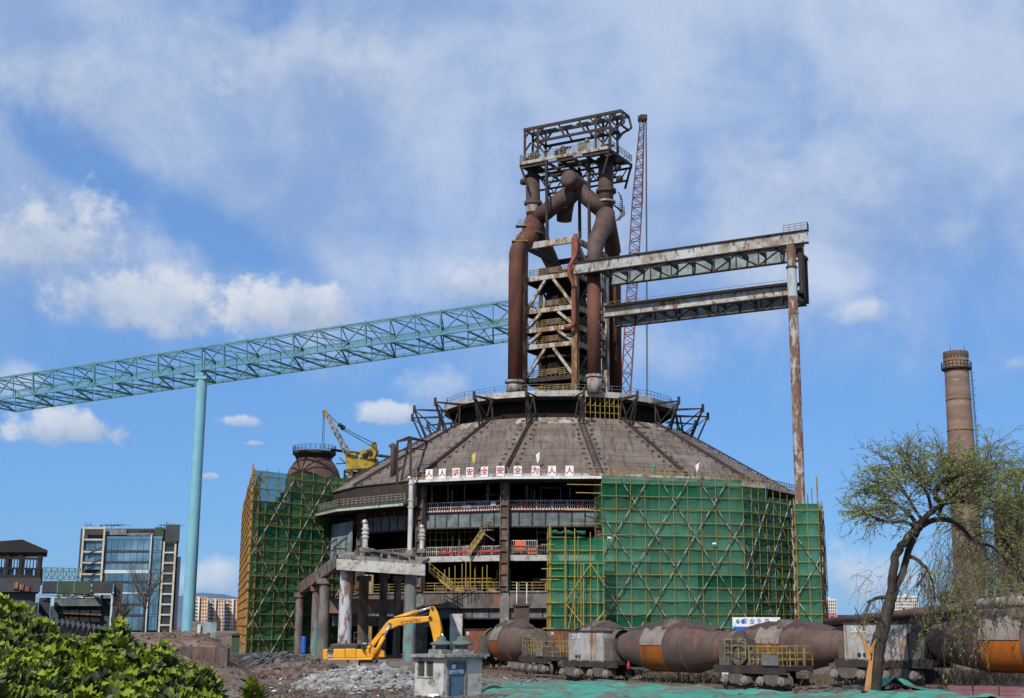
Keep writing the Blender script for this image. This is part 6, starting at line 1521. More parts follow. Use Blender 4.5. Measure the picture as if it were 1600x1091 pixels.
for i in range(1, 9):
    z = zr*i/9.0; m = MB(); m.lathe([(cr(z), -.1), (cr(z)+.05, -.1), (cr(z)+.05, .1), (cr(z), .1)], 40, (cq.x, cq.y, z)); m.build('iron_band', M['colrust'], chim)
for dx in (-.8, 1.4): rod('lightning_rod', Vector((cq.x+dx, cq.y, zt)), Vector((cq.x+dx, cq.y, zt+1.2)), .04, M['dark'], chim)

rk = thing('pipe_rack', 'low rack of rusty pipes running behind the ladle cars at right', 'pipe rack', G(1450, 1060))
def ppipe(name, x0, y0, Y0, x1, y1, Y1, r, mat): m = MB(); m.tube([P(x0, y0, Y0), P(x1, y1, Y1)], r, 12); return m.build(name, mat, rk, smooth=True)
ppipe('large_pipe', 1512, 945, 104, 1640, 938, 96, .42, M['pole']); ppipe('pipe', 1290, 972, 128, 1512, 948, 106, .34, M['tube']); ppipe('pipe', 1300, 978, 128, 1520, 958, 106, .26, M['dark']); ppipe('pipe', 1320, 966, 126, 1640, 928, 97, .14, M['railg']); ppipe('pipe', 1390, 961, 119, 1640, 922, 97, .10, M['railg']); ppipe('pipe', 1290, 983, 129, 1640, 955, 98, .3, M['colrust']); ppipe('pipe', 1415, 967, 118, 1480, 961, 110, .22, M['gutter'])
for i in range(9):
    t = i/8; a = P(lerp(1300, 1600, t), lerp(975, 942, t), lerp(127, 99, t)); rod('rack_post', Vector((a.x, a.y, 0)), a+UPV*.7, .14, M['dark'], rk, 'bar')
    rod('rack_arm', a+Vector((-.8, -.8, -.5)), a+Vector((.8, .8, -.5)), .12, M['dark'], rk, 'bar')
m = MB(); rail(m, [P(1512, 938, 104), P(1640, 928, 96)], .9, 2, .035, 3); m.build('railing', M['railg'], rk)
c = P(1485, 936, 112); m = MB(); m.tube([c+Vector((-.8, 0, 0)), c+Vector((.7, 0, 0))], .55, 12); m.box(c+Vector((.3, 0, .45)), (.9, .8, .5)); m.build('valve_box', M['dark'], rk)
sh = thing('long_shed', 'low dark shed with rusty roof edge behind the pale 2660 house', 'shed', G(1390, 1050))
a, b = P(1314, 968, 150), P(1470, 962, 138)
m = MB(); m.prism([Vector((a.x, a.y, 0)), Vector((b.x, b.y, 0)), b-UPV*.3, a-UPV*.3], (1, 6, 0)); m.build('wall', M['concband'], sh)
m = MB(); m.hexa([a-UPV*.28+Vector((0, -.6, 0)), b-UPV*.28+Vector((0, -.6, 0)), b+Vector((1, 7, .1)), a+Vector((1, 7, .1)), a+Vector((0, -.6, 0)), b+Vector((0, -.6, 0)), b+Vector((1, 7, .3)), a+Vector((1, 7, .3))]); m.build('roof', M['colrust'], sh)
# dark works tower at the right edge, mostly behind foliage
wt = thing('works_tower', 'dark rusty works tower half hidden by foliage at the right edge', 'building', (P(1600, 900, 190).x, 190, 0))
t0, t1 = P(1578, 775, 190), P(1660, 775, 190)
for i in range(7):
    z0 = i*t0.z/7; m = MB(); m.box(((t0.x+t1.x)/2, 194, z0+t0.z/14), (t1.x-t0.x, 8, t0.z/7-.15)); m.build('cladding', M['tuber'] if i % 2 else M['dark'], wt)
    m = MB(); rail(m, [Vector((t0.x-.6, 189.6, z0)), Vector((t1.x, 189.6, z0))], 1.2, 1.5, .05, 2); m.build('railing', M['dark'], wt)
m = MB(); m.tube([P(1575, 740, 188), P(1640, 730, 188)], .5, 10); m.tube([P(1590, 735, 188), P(1590, 900, 188)], .4, 10); m.build('pipe', M['dark'], wt, smooth=True)
# pink low wall at the bottom right
pw = thing('low_wall', 'low pink brick kerb wall with broken pale patches at bottom right', 'wall', G(1500, 1085))
a, b = Vector((G(1378, 1080, .35).x, 74.5, 0)), Vector((40, 71.5, 0)); zb = .1
X = (b-a).normalized(); n = 15; N = Vector((-X.y, X.x, 0)); rg = random.Random(8)
for i in range(n):
    p, q = a.lerp(b, i/n+.002), a.lerp(b, (i+1)/n-.002)
    for j in range(3):
        if j == 2 and rg.random() < .14: continue
        h0, h1 = gh(p.x, p.y)-.2+j*.24, gh(p.x, p.y)-.2+(j+1)*.24-.012; off = N*rg.uniform(0, .03); m = MB()
        m.hexa([Vector((v.x, v.y, z)) for z in (h0, h1) for v in (p+off, q+off, q+N*.4, p+N*.4)]); m.build('brick_block', M['kerb'], pw)

# ---- willow
rgw = random.Random(17)
YW = 79.0
base = P(1362, 1078, YW); wil = thing('willow_tree', 'leaning split willow with drooping sparse spring twigs beside the ladle cars', 'tree', (base.x, base.y, gh(base.x, base.y)))
def wp(px, py, dy=0): return P(px, py, YW+dy)
def limb(name, pts, r0, r1, mat='bark', n=10, parent=None):
    c = spline([tuple(p) for p in pts], 6); c = [Vector(p)+Vector((rgw.uniform(-1, 1), rgw.uniform(-1, 1), rgw.uniform(-1, 1)))*min(.05, r1*.5) for p in c]; k = len(c)
    m = MB(); m.tube(c, [lerp(r0, r1, i/(k-1)) for i in range(k)], n); m.build(name, M[mat], parent or wil, smooth=True); return c
LIMBS = []
def addlimb(*a, **k): c = limb(*a, **k); LIMBS.append(c); return c
tr = [wp(1362, 1084), wp(1366, 1058), wp(1372, 1010), wp(1383, 969), wp(1393, 930)]
c = spline([tuple(p) for p in tr], 8); k = len(c); m = MB()
m.tube(c, [.53*(1-.38*i/(k-1))+(.14 if i < 2 else 0)+.03*sin(i*2.1) for i in range(k)], 16); m.build('trunk', M['bark'], wil, smooth=True)
addlimb('limb', [wp(1391, 938), wp(1399, 873, -.3), wp(1414, 846, -.3), wp(1436, 819)], .27, .21)
addlimb('limb', [wp(1393, 934), wp(1410, 893, .3), wp(1425, 845, .4), wp(1442, 820, .2)], .24, .18)
addlimb('limb', [wp(1434, 822), wp(1452, 803, -.4), wp(1477, 787, -1), wp(1500, 784, -1.4), wp(1514, 786, -1.6)], .21, .06)
addlimb('limb', [wp(1474, 788, -1), wp(1462, 774, -1.2), wp(1470, 757, -1.4), wp(1490, 748, -1.5), wp(1512, 740, -1.8)], .18, .05)
addlimb('limb', [wp(1438, 822), wp(1462, 812, .6), wp(1488, 815, 1.2), wp(1507, 829, 1.6), wp(1523, 848, 2), wp(1550, 854, 2.3), wp(1568, 872, 2.4), wp(1590, 892, 2.6)], .19, .03)
addlimb('limb', [wp(1432, 820), wp(1420, 803, .6), wp(1398, 787, 1.0), wp(1372, 772, 1.2), wp(1352, 770, 1.2)], .15, .03)
addlimb('limb', [wp(1430, 824), wp(1412, 815, -.8), wp(1388, 816, -1.4), wp(1360, 806, -1.8), wp(1345, 796, -2)], .13, .03)
addlimb('limb', [wp(1419, 868, .2), wp(1432, 874), wp(1443, 884), wp(1448, 890), wp(1440, 905), wp(1432, 918)], .13, .05)
addlimb('limb', [wp(1447, 888), wp(1454, 902, .2), wp(1459, 920, .3), wp(1460, 938, .3)], .09, .03)
addlimb('limb', [wp(1386, 934), wp(1372, 934, -.3), wp(1362, 938, -.5), wp(1355, 941, -.6)], .13, .05)
addlimb('limb', [wp(1455, 800, -.4), wp(1450, 775, -.2), wp(1434, 750, 0), wp(1420, 728, .2), wp(1416, 708, .2)], .12, .025)
addlimb('limb', [wp(1480, 786, -1), wp(1500, 765, -.5), wp(1528, 745, 0), wp(1552, 722, .4)], .11, .025)
addlimb('limb', [wp(1440, 812), wp(1420, 780, .6), wp(1400, 745, 1), wp(1388, 715, 1.2)], .11, .025)
addlimb('limb', [wp(1465, 805, -.2), wp(1482, 770, .6), wp(1478, 735, 1.0), wp(1470, 702, 1.2)], .10, .02)
# splinters
m = MB()
for dx_, top_, r_ in ((0, 1018, .13), (2.4, 1028, .10), (4.5, 1004, .08)):
    pts = [wp(1354+dx_+(1078-y)*.11+rgw.uniform(-.5, .5), y, -.5) for y in range(1080, top_-1, -8)]; m.tube(pts, [r_*(1-.7*i/len(pts))*rgw.uniform(.8, 1.15) for i in range(len(pts))], 6)
m.build('split_face', M['wood'], wil)
for a in ((1358, 1024, 1350, 1000, 1337, 980), (1357, 1030, 1352, 1008, 1345, 990), (1360, 1020, 1366, 1006, 1369, 998)):
    m = MB(); m.tube([wp(a[0], a[1], -.4), wp(a[2], a[3], -.5), wp(a[4], a[5], -.55)], [.13, .09, .02], 6); m.build('splinter', M['wood'], wil)
m = MB(); m.tube([wp(1351, 985, -.4), wp(1341, 960, -.4), wp(1335, 948, -.5)], [.05, .04, .02], 5); m.build('splinter', M['bark'], wil)
# fine twigs: branchlets from the limbs, arching and drooping
tw = MB(); lf = MB()
def twig(p, d, length, droop, r, leafy, depth=0):
    n = 6; pts = [p]; q = p.copy(); v = d.normalized()
    for i in range(n):
        v = (v+Vector((rgw.uniform(-.22, .22), rgw.uniform(-.22, .22), rgw.uniform(-.15, .15)-droop))).normalized(); q = q+v*length/n; pts.append(q.copy())
        if depth < 2 and i > 0 and rgw.random() < (.75 if depth == 0 else .35):
            s = Vector((rgw.uniform(-1, 1), rgw.uniform(-1, 1), rgw.uniform(-.3, .6)))
            twig(q.copy(), v+s*.9, length*rgw.uniform(.3, .6), droop*1.2, r*.6, leafy, depth+1)
    tw.tube(pts, [lerp(r, r*.4, i/n) for i in range(n+1)], 3, False)
    if rgw.random() < leafy:
        for i in range(int(length*7)+3):
            t = rgw.uniform(.35, 1)*n; a = pts[int(min(t, n-1))].lerp(pts[int(min(t, n-1))+1], t % 1)
            e = Vector((rgw.uniform(-1, 1), rgw.uniform(-1, 1), rgw.uniform(-.7, .5))).normalized(); s = rgw.uniform(.07, .17); w = e.orthogonal().normalized()*s*.3
            lf.quad(a, a+e*s*.5+w, a+e*s, a+e*s*.5-w)
EC = wp(1462, 790)
for c in LIMBS[2:]:
    nn = 5 if c in (LIMBS[7], LIMBS[8], LIMBS[9]) else 15
    for i in range(nn):
        t = (.25+.75*i/nn)*(len(c)-1); a = c[int(t)].lerp(c[min(int(t)+1, len(c)-1)], t % 1)
        out = (a-EC); out.y *= 2.5; up = 1.1 if a.z > EC.z-1.5 else -.1
        for _ in range(3):
            d = Vector((rgw.uniform(-1, 1), rgw.uniform(-1, 1)*.8, rgw.uniform(-.2, 1)*up))+out.normalized()*.5
            twig(a, d, rgw.uniform(.8, 2.1), .06 if up > 0 else .2, .024, .35 if up > 0 else .15)
# upper fan of shoots
for i in range(230):
    a = R(rgw.uniform(-8, 188)); rr = rgw.uniform(.45, .95); p = EC+Vector((cos(a)*4.6*rr, rgw.uniform(-2.5, 2.5), sin(a)*2.7*rr-.2)); d = Vector((cos(a)*.8, rgw.uniform(-.4, .4), sin(a)+.1))
    twig(p, d, rgw.uniform(.7, 1.5), .05, .018, .8)
# long hanging shoots on the right and low left
for i in range(120):
    px = rgw.uniform(1440, 1560); p = wp(px, rgw.uniform(830, 920), rgw.uniform(-2.2, 2.5)); twig(p, Vector((rgw.uniform(-.6, .7), rgw.uniform(-.5, .5), -.4)), rgw.uniform(1.5, 4.2), .22, .018, .22)
for i in range(36):
    px = rgw.uniform(1335, 1400); p = wp(px, rgw.uniform(880, 940), rgw.uniform(-1.5, 1.5)); twig(p, Vector((rgw.uniform(-.9, .3), rgw.uniform(-.5, .5), rgw.uniform(-.6, .3))), rgw.uniform(.7, 1.6), .14, .012, .02, 1)
tw.build('twigs', M['twig'], wil, kind='stuff').name = 'twig_mass'; lf.build('leaves', M['wleaf'], wil, kind='stuff').name = 'foliage'
# second, leafier willow further right and behind
w2b = P(1590, 1050, 112); wi2 = thing('willow_tree', 'yellow green willow mass hanging at the right edge before the chimney', 'tree', (w2b.x, w2b.y, 0))
tw = MB(); lf = MB()
def w2(px, py, dy=0): return P(px, py, 112+dy)
limb('trunk', [w2(1612, 1060), w2(1608, 980), w2(1596, 900), w2(1580, 840)], .5, .3, parent=wi2)
for pts, r0 in (([(1582, 850), (1560, 800), (1535, 765), (1512, 740)], .22), ([(1584, 850), (1590, 800), (1600, 760), (1612, 720)], .22), ([(1583, 860), (1562, 838), (1538, 832), (1515, 845)], .18), ([(1590, 880), (1570, 870), (1550, 880), (1532, 900)], .14)):
    c = limb('limb', [w2(x, y, rgw.uniform(-1, 1)) for x, y in pts], r0, .04, parent=wi2)
for i in range(700):
    px, py = rgw.uniform(1492, 1625), rgw.uniform(700, 930)
    e_ = 690+((1600-px)/100)**2*38
    if py < e_: continue
    p = w2(px, py, rgw.uniform(-4, 4)); twig(p, Vector((rgw.uniform(-1, .6), rgw.uniform(-.6, .6), rgw.uniform(-.5, .8) if py < 800 else rgw.uniform(-.9, .2))), rgw.uniform(1.2, 3.2), .14, .024, .62 if px > 1530 or py < 800 else .25)
tw.build('twigs', M['twig'], wi2, kind='stuff').name = 'twig_mass'; lf.build('leaves', M['wleaf'], wi2, kind='stuff').name = 'foliage'
# dry weeds along the train
m = MB()
for i in range(5200):
    px = rgw.uniform(740, 1620); t = rgw.random(); yb = lerp(1052, 1079, max(0, (px-760)/600) if px < 1360 else 1)+rgw.uniform(-8, 4)
    if 1010 < px < 1130 or px > 1200 or rgw.random() < .3:
        g = G(px, yb, .1); z = gh(g.x, g.y); h = rgw.uniform(.3, 1.2)*(1.35 if px > 1380 else 1); d = Vector((rgw.uniform(-.5, .5), rgw.uniform(-.4, .4), 1)); w = .02
        a = Vector((g.x, g.y, z)); b = a+d*h*.6; e_ = b+Vector((d.x*1.5+rgw.uniform(-.5, .5), d.y, .5))*h*.45
        m.quad(a-Vector((w, 0, 0)), a+Vector((w, 0, 0)), b+Vector((w*.7, 0, 0)), b-Vector((w*.7, 0, 0))); m.tri(b-Vector((w*.7, 0, 0)), b+Vector((w*.7, 0, 0)), e_)
tag(m.build('dry_weeds', M['dry'], kind='stuff'), 'dry brown weeds along the rails under the ladle cars', 'weeds')

# ------------------------------------------------------------------ left background
YO = 420
off = thing('office_block', 'glass fronted office block with cream frame and dark tower cap', 'building', (P(200, 985, YO).x, YO, 0))
YREF = {off.name: 832}
def o2(px, py, dy=0): return P(px, py, YO+dy)
zg = 0
def panel(name, x0, y0, x1, y1, mat, dy=0, th=.3, parent=off, Y=YO):
    ym = YREF.get(parent.name, (y0+y1)/2); xa, xb = P(x0, ym, Y+dy).x, P(x1, ym, Y+dy).x; za, zb = P(x0, y1, Y+dy).z, P(x0, y0, Y+dy).z; y_ = Y+dy; k = PX0/Y*th if (PX0 := (xa+xb)/2) else 0
    m = MB(); m.hexa([(xa, y_, za), (xb, y_, za), (xb+k, y_+th, za), (xa+k, y_+th, za), (xa, y_, zb), (xb, y_, zb), (xb+k, y_+th, zb), (xa+k, y_+th, zb)]); return m.build(name, mat, parent)
panel('rear_wall', 126, 826, 280, 998, M['dkpanel'], 3, 14)
rows = [(838, 843, 's'), (843.5, 860, 'g'), (860.5, 863, 'd'), (863.5, 877, 'g'), (877.5, 880, 'd'), (880.5, 890, 'g'), (890.5, 896, 'w'), (896.5, 908, 'g'), (908.5, 911, 'd'), (911.5, 925, 'g'), (925.5, 928, 'w'), (928.5, 943, 'g'), (943.5, 946, 'd'), (946.5, 960, 'g'), (960.5, 963, 'd'), (963.5, 985, 'g')]
for y0, y1, k_ in rows:
    if k_ == 'g':
        for i in range(7): x0 = 166+i*10; panel('window', x0+.25, y0, x0+9.75, y1, M['officeg'], 1, .3)
        for i in range(4): x0 = 237+i*4.3; panel('window', x0+.2, y0, x0+4.1, y1, M['officeg'], 1, .3)
        for i in range(3): x0 = 131+i*10; panel('window', x0+.3, y0, x0+9.6, y1, M['officeg'], 1, .3)
    else:
        panel('spandrel', 166, y0, 236, y1, {'s': M['officeg'], 'd': M['dkpanel'], 'w': M['officew']}[k_], .8, .5); panel('spandrel', 237, y0, 254, y1, M['officeg'], .9, .4)
for i, y0 in enumerate((824, 842, 861, 878, 896, 914, 932, 950, 968)): panel('frame_beam', 129, y0, 165, y0+2.6, M['officef'], 0, .8)
for x0 in (129, 161.5): panel('frame_post', x0, 822, x0+3, 990, M['officef'], -.2, .8)
for i in range(1, 7, 2): a, b = o2(134, 842+i*9+16), o2(160, 842+i*9+4); m = MB(); m.bar(a, b, .35); m.build('frame_brace', M['dkpanel'], off)
panel('mullion', 236, 836, 238, 990, M['officew'], 0, .6)
panel('stair_glass', 261, 846, 276, 990, M['glassd'], .6, .5)
for x0 in (256, 274): panel('frame_post', x0, 846, x0+3, 992, M['officef'], -.2, .8)
for i in range(9): panel('frame_beam', 256, 846+i*16.2, 277, 848.5+i*16.2, M['officef'], -.1, .7)
panel('tower_cap', 258, 820, 281, 846, M['dkpanel'], -1, 8); panel('roof_structure', 242, 824, 256, 842, M['dkgreen'], 2, 6)
panel('roof_parapet', 164, 827, 198, 836, M['concrete'], 2, 6); panel('roof_parapet', 199, 833, 240, 837, M['concrete'], 2, 6); panel('side_block', 280, 870, 285, 990, M['officew'], 6, 6)
m = MB(); rgo = random.Random(3)
for i in range(46): px = rgo.uniform(128, 282); a = o2(px, 834 if 198 < px < 240 else 824, 3); m.bar(a, a+UPV*rgo.uniform(.4, 1.8), .1); m.bar(a+UPV*.6, a+Vector((rgo.uniform(1, 3), 0, .6+rgo.uniform(-.2, .5))), .1)
m.build('roof_poles', M['dark'], off).name = 'rooftop_pole_frame'
# open dark shed at the far left
YS = 170
shd = thing('open_shed', 'dark open steel shed with gabled roof at the far left', 'shed', (P(30, 985, YS).x, YS, 0))
def s2(px, py, dy=0): p = P(px, py, YS); x = P(px, 880, YS).x; return Vector((x-.39*dy, YS+dy, p.z))
m = MB(); pr = [s2(-60, 850), s2(32, 843), s2(73, 860), s2(73, 863), s2(-60, 863)]; m.prism(pr, (-4.7, 12, 0)); m.build('roof', M['shed'], shd); YREF[shd.name] = 880
for px in (-20, 12, 33, 62):
    for dy in (.6, 11): rod('post', s2(px, 915, dy), s2(px, 860, dy), .45, M['shed'], shd, 'bar')
for y, w in ((870, .3), (886, .25), (902, .9)):
    for dy in (.5,) if y < 900 else (.5, 11.2): rod('rail_beam', s2(-60, y, dy), s2(66, y+3, dy), w, M['shed'], shd, 'bar')
for i in range(17): px = -18+i*5; rod('baluster', s2(px, 902, .5), s2(px, 873, .5), .10, M['shed'], shd, 'bar')
for i in range(6): px = -20+i*15; panel('window', px, 888, px+13, 901, M['officeg'], 6, .2, shd, YS)
panel('platform', -60, 903, 66, 925, M['dkpanel'], 0, 12, shd, YS); panel('understorey', -60, 926, 60, 1010, M['dkpanel'], 1, 11, shd, YS)
for i in range(3): panel('brick_pier', 24+i*9, 910+i*3, 31+i*9, 920+i*2, M['boxr'], -.3, .5, shd, YS)
# lattice link between shed and office
lk = thing('link_bridge', 'pale green lattice link bridge between the shed and office block', 'footbridge', (P(95, 985, 300).x, 300, 0))
for y in (886, 890, 903, 908):
    rod('chord', P(60, y+1, 300), P(126, y+3, 300), .28, M['teal2'], lk, 'bar')
for i in range(7):
    x0, x1 = 62+i*9.2, 62+(i+1)*9.2
    rod('diagonal', P(x0, 906, 300), P(x1, 889, 300), .22, M['railg'], lk, 'bar'); rod('vertical', P(x0, 907, 300), P(x0, 888, 300), .22, M['teal2'], lk, 'bar'); rod('diagonal', P(x0, 889, 303), P(x1, 906, 303), .18, M['teal2'], lk, 'bar')
rod('support', P(94, 906, 300), Vector((P(94, 906, 300).x, 300, 0)), .5, M['teal2'], lk, 'bar')
# low green and charcoal block
YL = 190
lb = thing('low_block', 'low dark green and charcoal workshop block before the office', 'building', (P(120, 985, YL).x, YL, 0))
for i in range(3): panel('cladding', 66+[0, 24, 50][i], 908, [89.5, 115.5, 142][i], 926+i, M['dkgreen'] if i else M['dkpanel'], 2, 8, lb, YL)
panel('end_box', 144, 908, 176, 927, M['dkpanel'], 0, 10, lb, YL); panel('end_box_side', 176.4, 909, 190, 985, M['dkpanel'], 1.5, 9, lb, YL)
panel('white_trim', 147, 927.5, 174, 929.5, M['officew'], 0, .4, lb, YL); panel('white_trim', 171.5, 930, 174, 1000, M['officew'], 0, .4, lb, YL)
panel('wall', 80, 935, 171, 1010, M['lowglass'], 3, 6, lb, YL); panel('fascia', 82, 936, 160, 947, M['girder'], 1.6, 1, lb, YL)
for i in range(4): panel('window', 91+i*17, 949, 106+i*17, 972, M['glassd'], 2.2, .3, lb, YL)
for i in range(8): panel('sun_louver', 92+i*8.4, 957+i*.4, 99.5+i*8.4, 959+i*.4, M['boxr'], 1.8, .3, lb, YL)
panel('pale_column', 77, 934, 82, 1010, M['polew'], 0, 1, lb, YL); panel('wing_wall', 10, 934, 54, 1010, M['lowglass'], 0, 6, lb, YL); panel('wing_fascia', 5, 931, 54, 936, M['gantd'], -.4, 1, lb, YL); panel('wing_column', 52, 932, 58, 1010, M['gantd'], -.6, 1, lb, YL); panel('link_wall', 58.5, 934, 76.5, 1010, M['dkpanel'], 3, 5, lb, YL)
m = MB(); rg = random.Random(9)
for i in range(22): a = P(rg.uniform(85, 165), rg.uniform(927, 935), YL+2); m.bar(a, a+Vector((rg.uniform(-3, 3), rg.uniform(0, 2), rg.uniform(-.3, .6))), .14)
m.build('roof_ducts', M['railg'], lb).name = 'rooftop_pipework'
# tiled boundary wall behind the hedge
tw_ = thing('boundary_wall', 'dark boundary wall with rounded tile coping behind the hedge', 'wall', (P(110, 985, 60).x, 60, 0))
a, b = P(50, 968, 58), P(205, 992, 62); m = MB(); m.hexa([Vector((a.x, a.y, 0)), Vector((b.x, b.y, 0)), Vector((b.x, b.y+.4, 0)), Vector((a.x, a.y+.4, 0)), a-UPV*.5, b-UPV*.5, b+Vector((0, .4, -.5)), a+Vector((0, .4, -.5))]); m.build('wall', M['kerb'], tw_)
for i in range(19):
    p, q = a.lerp(b, i/19+.004), a.lerp(b, (i+1)/19-.004); m = MB(); m.tube([p+Vector((0, -.1, -.35)), p.lerp(q, .5)+Vector((0, -.1, .05)), q+Vector((0, -.1, -.35))], [.14, .2, .14], 8); m.build('coping_tile', M['dkpanel'], tw_)
# bare trees in front of the office
def bare_tree(px, py, Y, h, label, seed):
    global tw
    b0 = P(px, py, Y); o = thing('bare_tree', label, 'tree', b0); rg = random.Random(seed)
    m = MB(); m.tube([b0-UPV*2, b0+UPV*h*.3, b0+Vector((.2, 0, h*.45))], [.25, .18, .12], 7); m.build('trunk', M['bark'], o)
    tw = MB(); 
    for i in range(34): 
        a = rg.uniform(0, 2*pi); twig(b0+UPV*h*rg.uniform(.25, .5), Vector((cos(a)*.7, sin(a)*.5, 1)), h*rg.uniform(.3, .6), -.03, .05, 0)
    tw.build('twigs', M['twig'], o, kind='stuff').name = 'twig_mass'
bare_tree(224, 985, 180, 9, 'large bare tree in front of the glass office wall', 3); bare_tree(190, 985, 176, 4.5, 'small bare tree between the low block and office', 4)
# far housing blocks
YA = 900
ap = None
for i, (x0, x1, yt, lab) in enumerate(((299, 323, 934, 'orange brick flats right beside the teal pylon'), (325, 349, 937, 'middle orange brick flats between pylon and left scaffold'), (351, 378, 937.5, 'orange brick flats just left of the ochre scaffold edge'))):
    o = thing('apartment_block', lab, 'building', (P((x0+x1)/2, 990, YA).x, YA+i*15, 0))
    panel('wall', x0, yt, x1, 1000, M['apt'], i*15, 12, o, YA); panel('bay', x0+(x1-x0)*.30, yt-1.5, x0+(x1-x0)*.48, 1000, M['aptw'], i*15-2, 4, o, YA); panel('roof', x0-.4, yt-1.4, x1+.4, yt-.2, M['apt'], i*15-.5, 12, o, YA)
    m = MB()
    for r_ in range(11):
        for c_ in range(6):
            a = P(x0+1.5+c_*(x1-x0-3)/5, yt+3+r_*5.4, YA+i*15); 
            if abs(c_-2) < 1: a.y -= 2.1
            m.box((a.x, a.y-.1, a.z), (.85, .3, 1.2))
    m.build('windows', M['aptg'], o, kind='stuff').name = 'window_rows'
    m = MB()
    for r_ in range(11): a = P(x0+1, yt+5.2+r_*5.4, YA+i*15); b = P(x0+(x1-x0)*.27, yt+5.2+r_*5.4, YA+i*15); m.box(((a.x+b.x)/2, a.y-.8, a.z), (b.x-a.x, 1.5, .7))
    m.build('balconies', M['aptw'], o, kind='stuff').name = 'balcony_rows'
for x0, x1, yt, mt, lab in ((1281, 1308, 936, 'aptw', 'white flats far off right of the scaffold'), (1396, 1436, 931, 'aptw', 'long white flats far off behind the willow trunk')):
    o = thing('apartment_block', lab, 'building', (P((x0+x1)/2, 990, 1000).x, 1000, 0)); panel('wall', x0, yt, x1, 995, M[mt], 0, 14, o, 1000)
    panel('stair_head', x0+(x1-x0)*.4, yt-3, x0+(x1-x0)*.6, yt, M[mt], 2, 8, o, 1000)
    m = MB()
    for r_ in range(7):
        for c_ in range(int((x1-x0)/3.2)): a = P(x0+2+c_*3.2, yt+4+r_*5, 1000); m.box((a.x, a.y-.1, a.z), (.8, .3, 1.3))
    m.build('windows', M['aptg'], o, kind='stuff').name = 'window_rows'
o = thing('pink_block', 'pink red walled building below the far white flats', 'building', (P(1295, 985, 600).x, 600, 0)); panel('wall', 1279, 958, 1308, 1000, M['pink'], 0, 14, o, 600); panel('window', 1299, 962, 1303, 967, M['aptg'], -.2, .3, o, 600); panel('parapet', 1278.5, 956.5, 1308.5, 958, M['aptw'], -.3, 14, o, 600)
o = thing('dark_hall', 'long low dark roofed hall beside the pink building', 'building', (P(1340, 985, 400).x, 400, 0)); panel('wall', 1309, 964, 1350, 1000, M['concband'], 0, 14, o, 400); panel('roof', 1308, 961, 1351, 964, M['dkpanel'], -1, 16, o, 400)
# green hut, grey hut, hill, ledge wall
o = thing('green_hut', 'small dark green site hut at the foot of the left scaffold', 'hut', G(364, 1024)); panel('body', 361.5, 993, 374, 1030, M['dkgreen'], 0, 2, o, 172); panel('roof', 360.5, 990.5, 375, 993, M['dkpanel'], -.3, 2.6, o, 172)
o = thing('grey_hut', 'small blue grey hut with broken side right of the pylon foot', 'hut', (P(322, 985, 230).x, 230, 0)); panel('body', 312, 972, 338, 1000, M['gantd'], 0, 4, o, 230); panel('side_wall', 300, 971, 311.5, 1000, M['concrete'], 1, 4, o, 230); panel('broken_wall', 308, 976, 313, 1000, M['officew'], -.6, .4, o, 230)
m = MB(); hx = [(-1400, 0), (-1000, 35), (-850, 75), (-800, 100), (-740, 118), (-690, 112), (-620, 85), (-540, 60), (-450, 40), (-350, 18), (-200, 0)]
for j, f in enumerate((0, .4, .75, 1, .75, .3, 0)):
    for x, h in hx: m.v.append((x*1.25, 3000+j*130, h*.72*f-2))
w_ = len(hx)
for j in range(6):
    for i in range(w_-1): k = j*w_+i; m.face((k, k+1, k+w_+1, k+w_))
tag(struct(m.build('hill', M['hill'], smooth=True)), 'distant blue grey hill above the orange flats', 'hill')
o = thing('retaining_wall', 'cracked grey retaining ledge along the soil bank', 'wall', G(320, 1030, 2))
a, b = P(282, 1010, 70.2), P(356, 1013, 69.2)
for i in range(4):
    p, q = a.lerp(b, i/4+.003), a.lerp(b, (i+1)/4-.003); m = MB(); m.hexa([p-UPV*1.1, q-UPV*1.1, q+Vector((0, .5, -1.1)), p+Vector((0, .5, -1.1)), p+UPV*.02*(i % 2), q+UPV*.02*(i % 2), q+Vector((0, .5, 0)), p+Vector((0, .5, 0))]); m.build('wall_block', M['concband'], o)
# clods and stones on the soil bank
m = MB(); rg = random.Random(31)
for i in range(5200):
    y = rg.uniform(48, 100); x = rg.uniform(-28, -10.5); z = gh(x, y); s = rg.uniform(.02, .09)*(1 if rg.random() < .96 else 2.2); c = Vector((x, y, z+s*.15))
    m.hexa([c+Vector((rg.uniform(.5, 1)*sx, rg.uniform(.5, 1)*sy, -.5 if sz < 0 else rg.uniform(.3, .8)))*s for sz in (-1, 1) for sx, sy in ((-1, -1), (1, -1), (1, 1), (-1, 1))])
tag(m.build('soil_clods', M['berm'], kind='stuff'), 'loose brown soil clods on the bank behind the hedge', 'soil')
# dead branches lying at the bank's foot
for pts, lab in (([(372, 1080), (386, 1066), (378, 1086)], 'thin pale dead stick on the soil bank'), ([(415, 1069), (437, 1073), (438, 1092)], 'curved dead twig at the foot of the bank'), ([(440, 1094), (452, 1085), (463, 1078)], 'straight dark dead stick by the dirt road')):
    m = MB(); m.tube([P(x, y, 45) for x, y in pts], [.04, .035, .02], 5); tag(m.build('dead_branch', M['twig'], smooth=True), lab, 'branch')

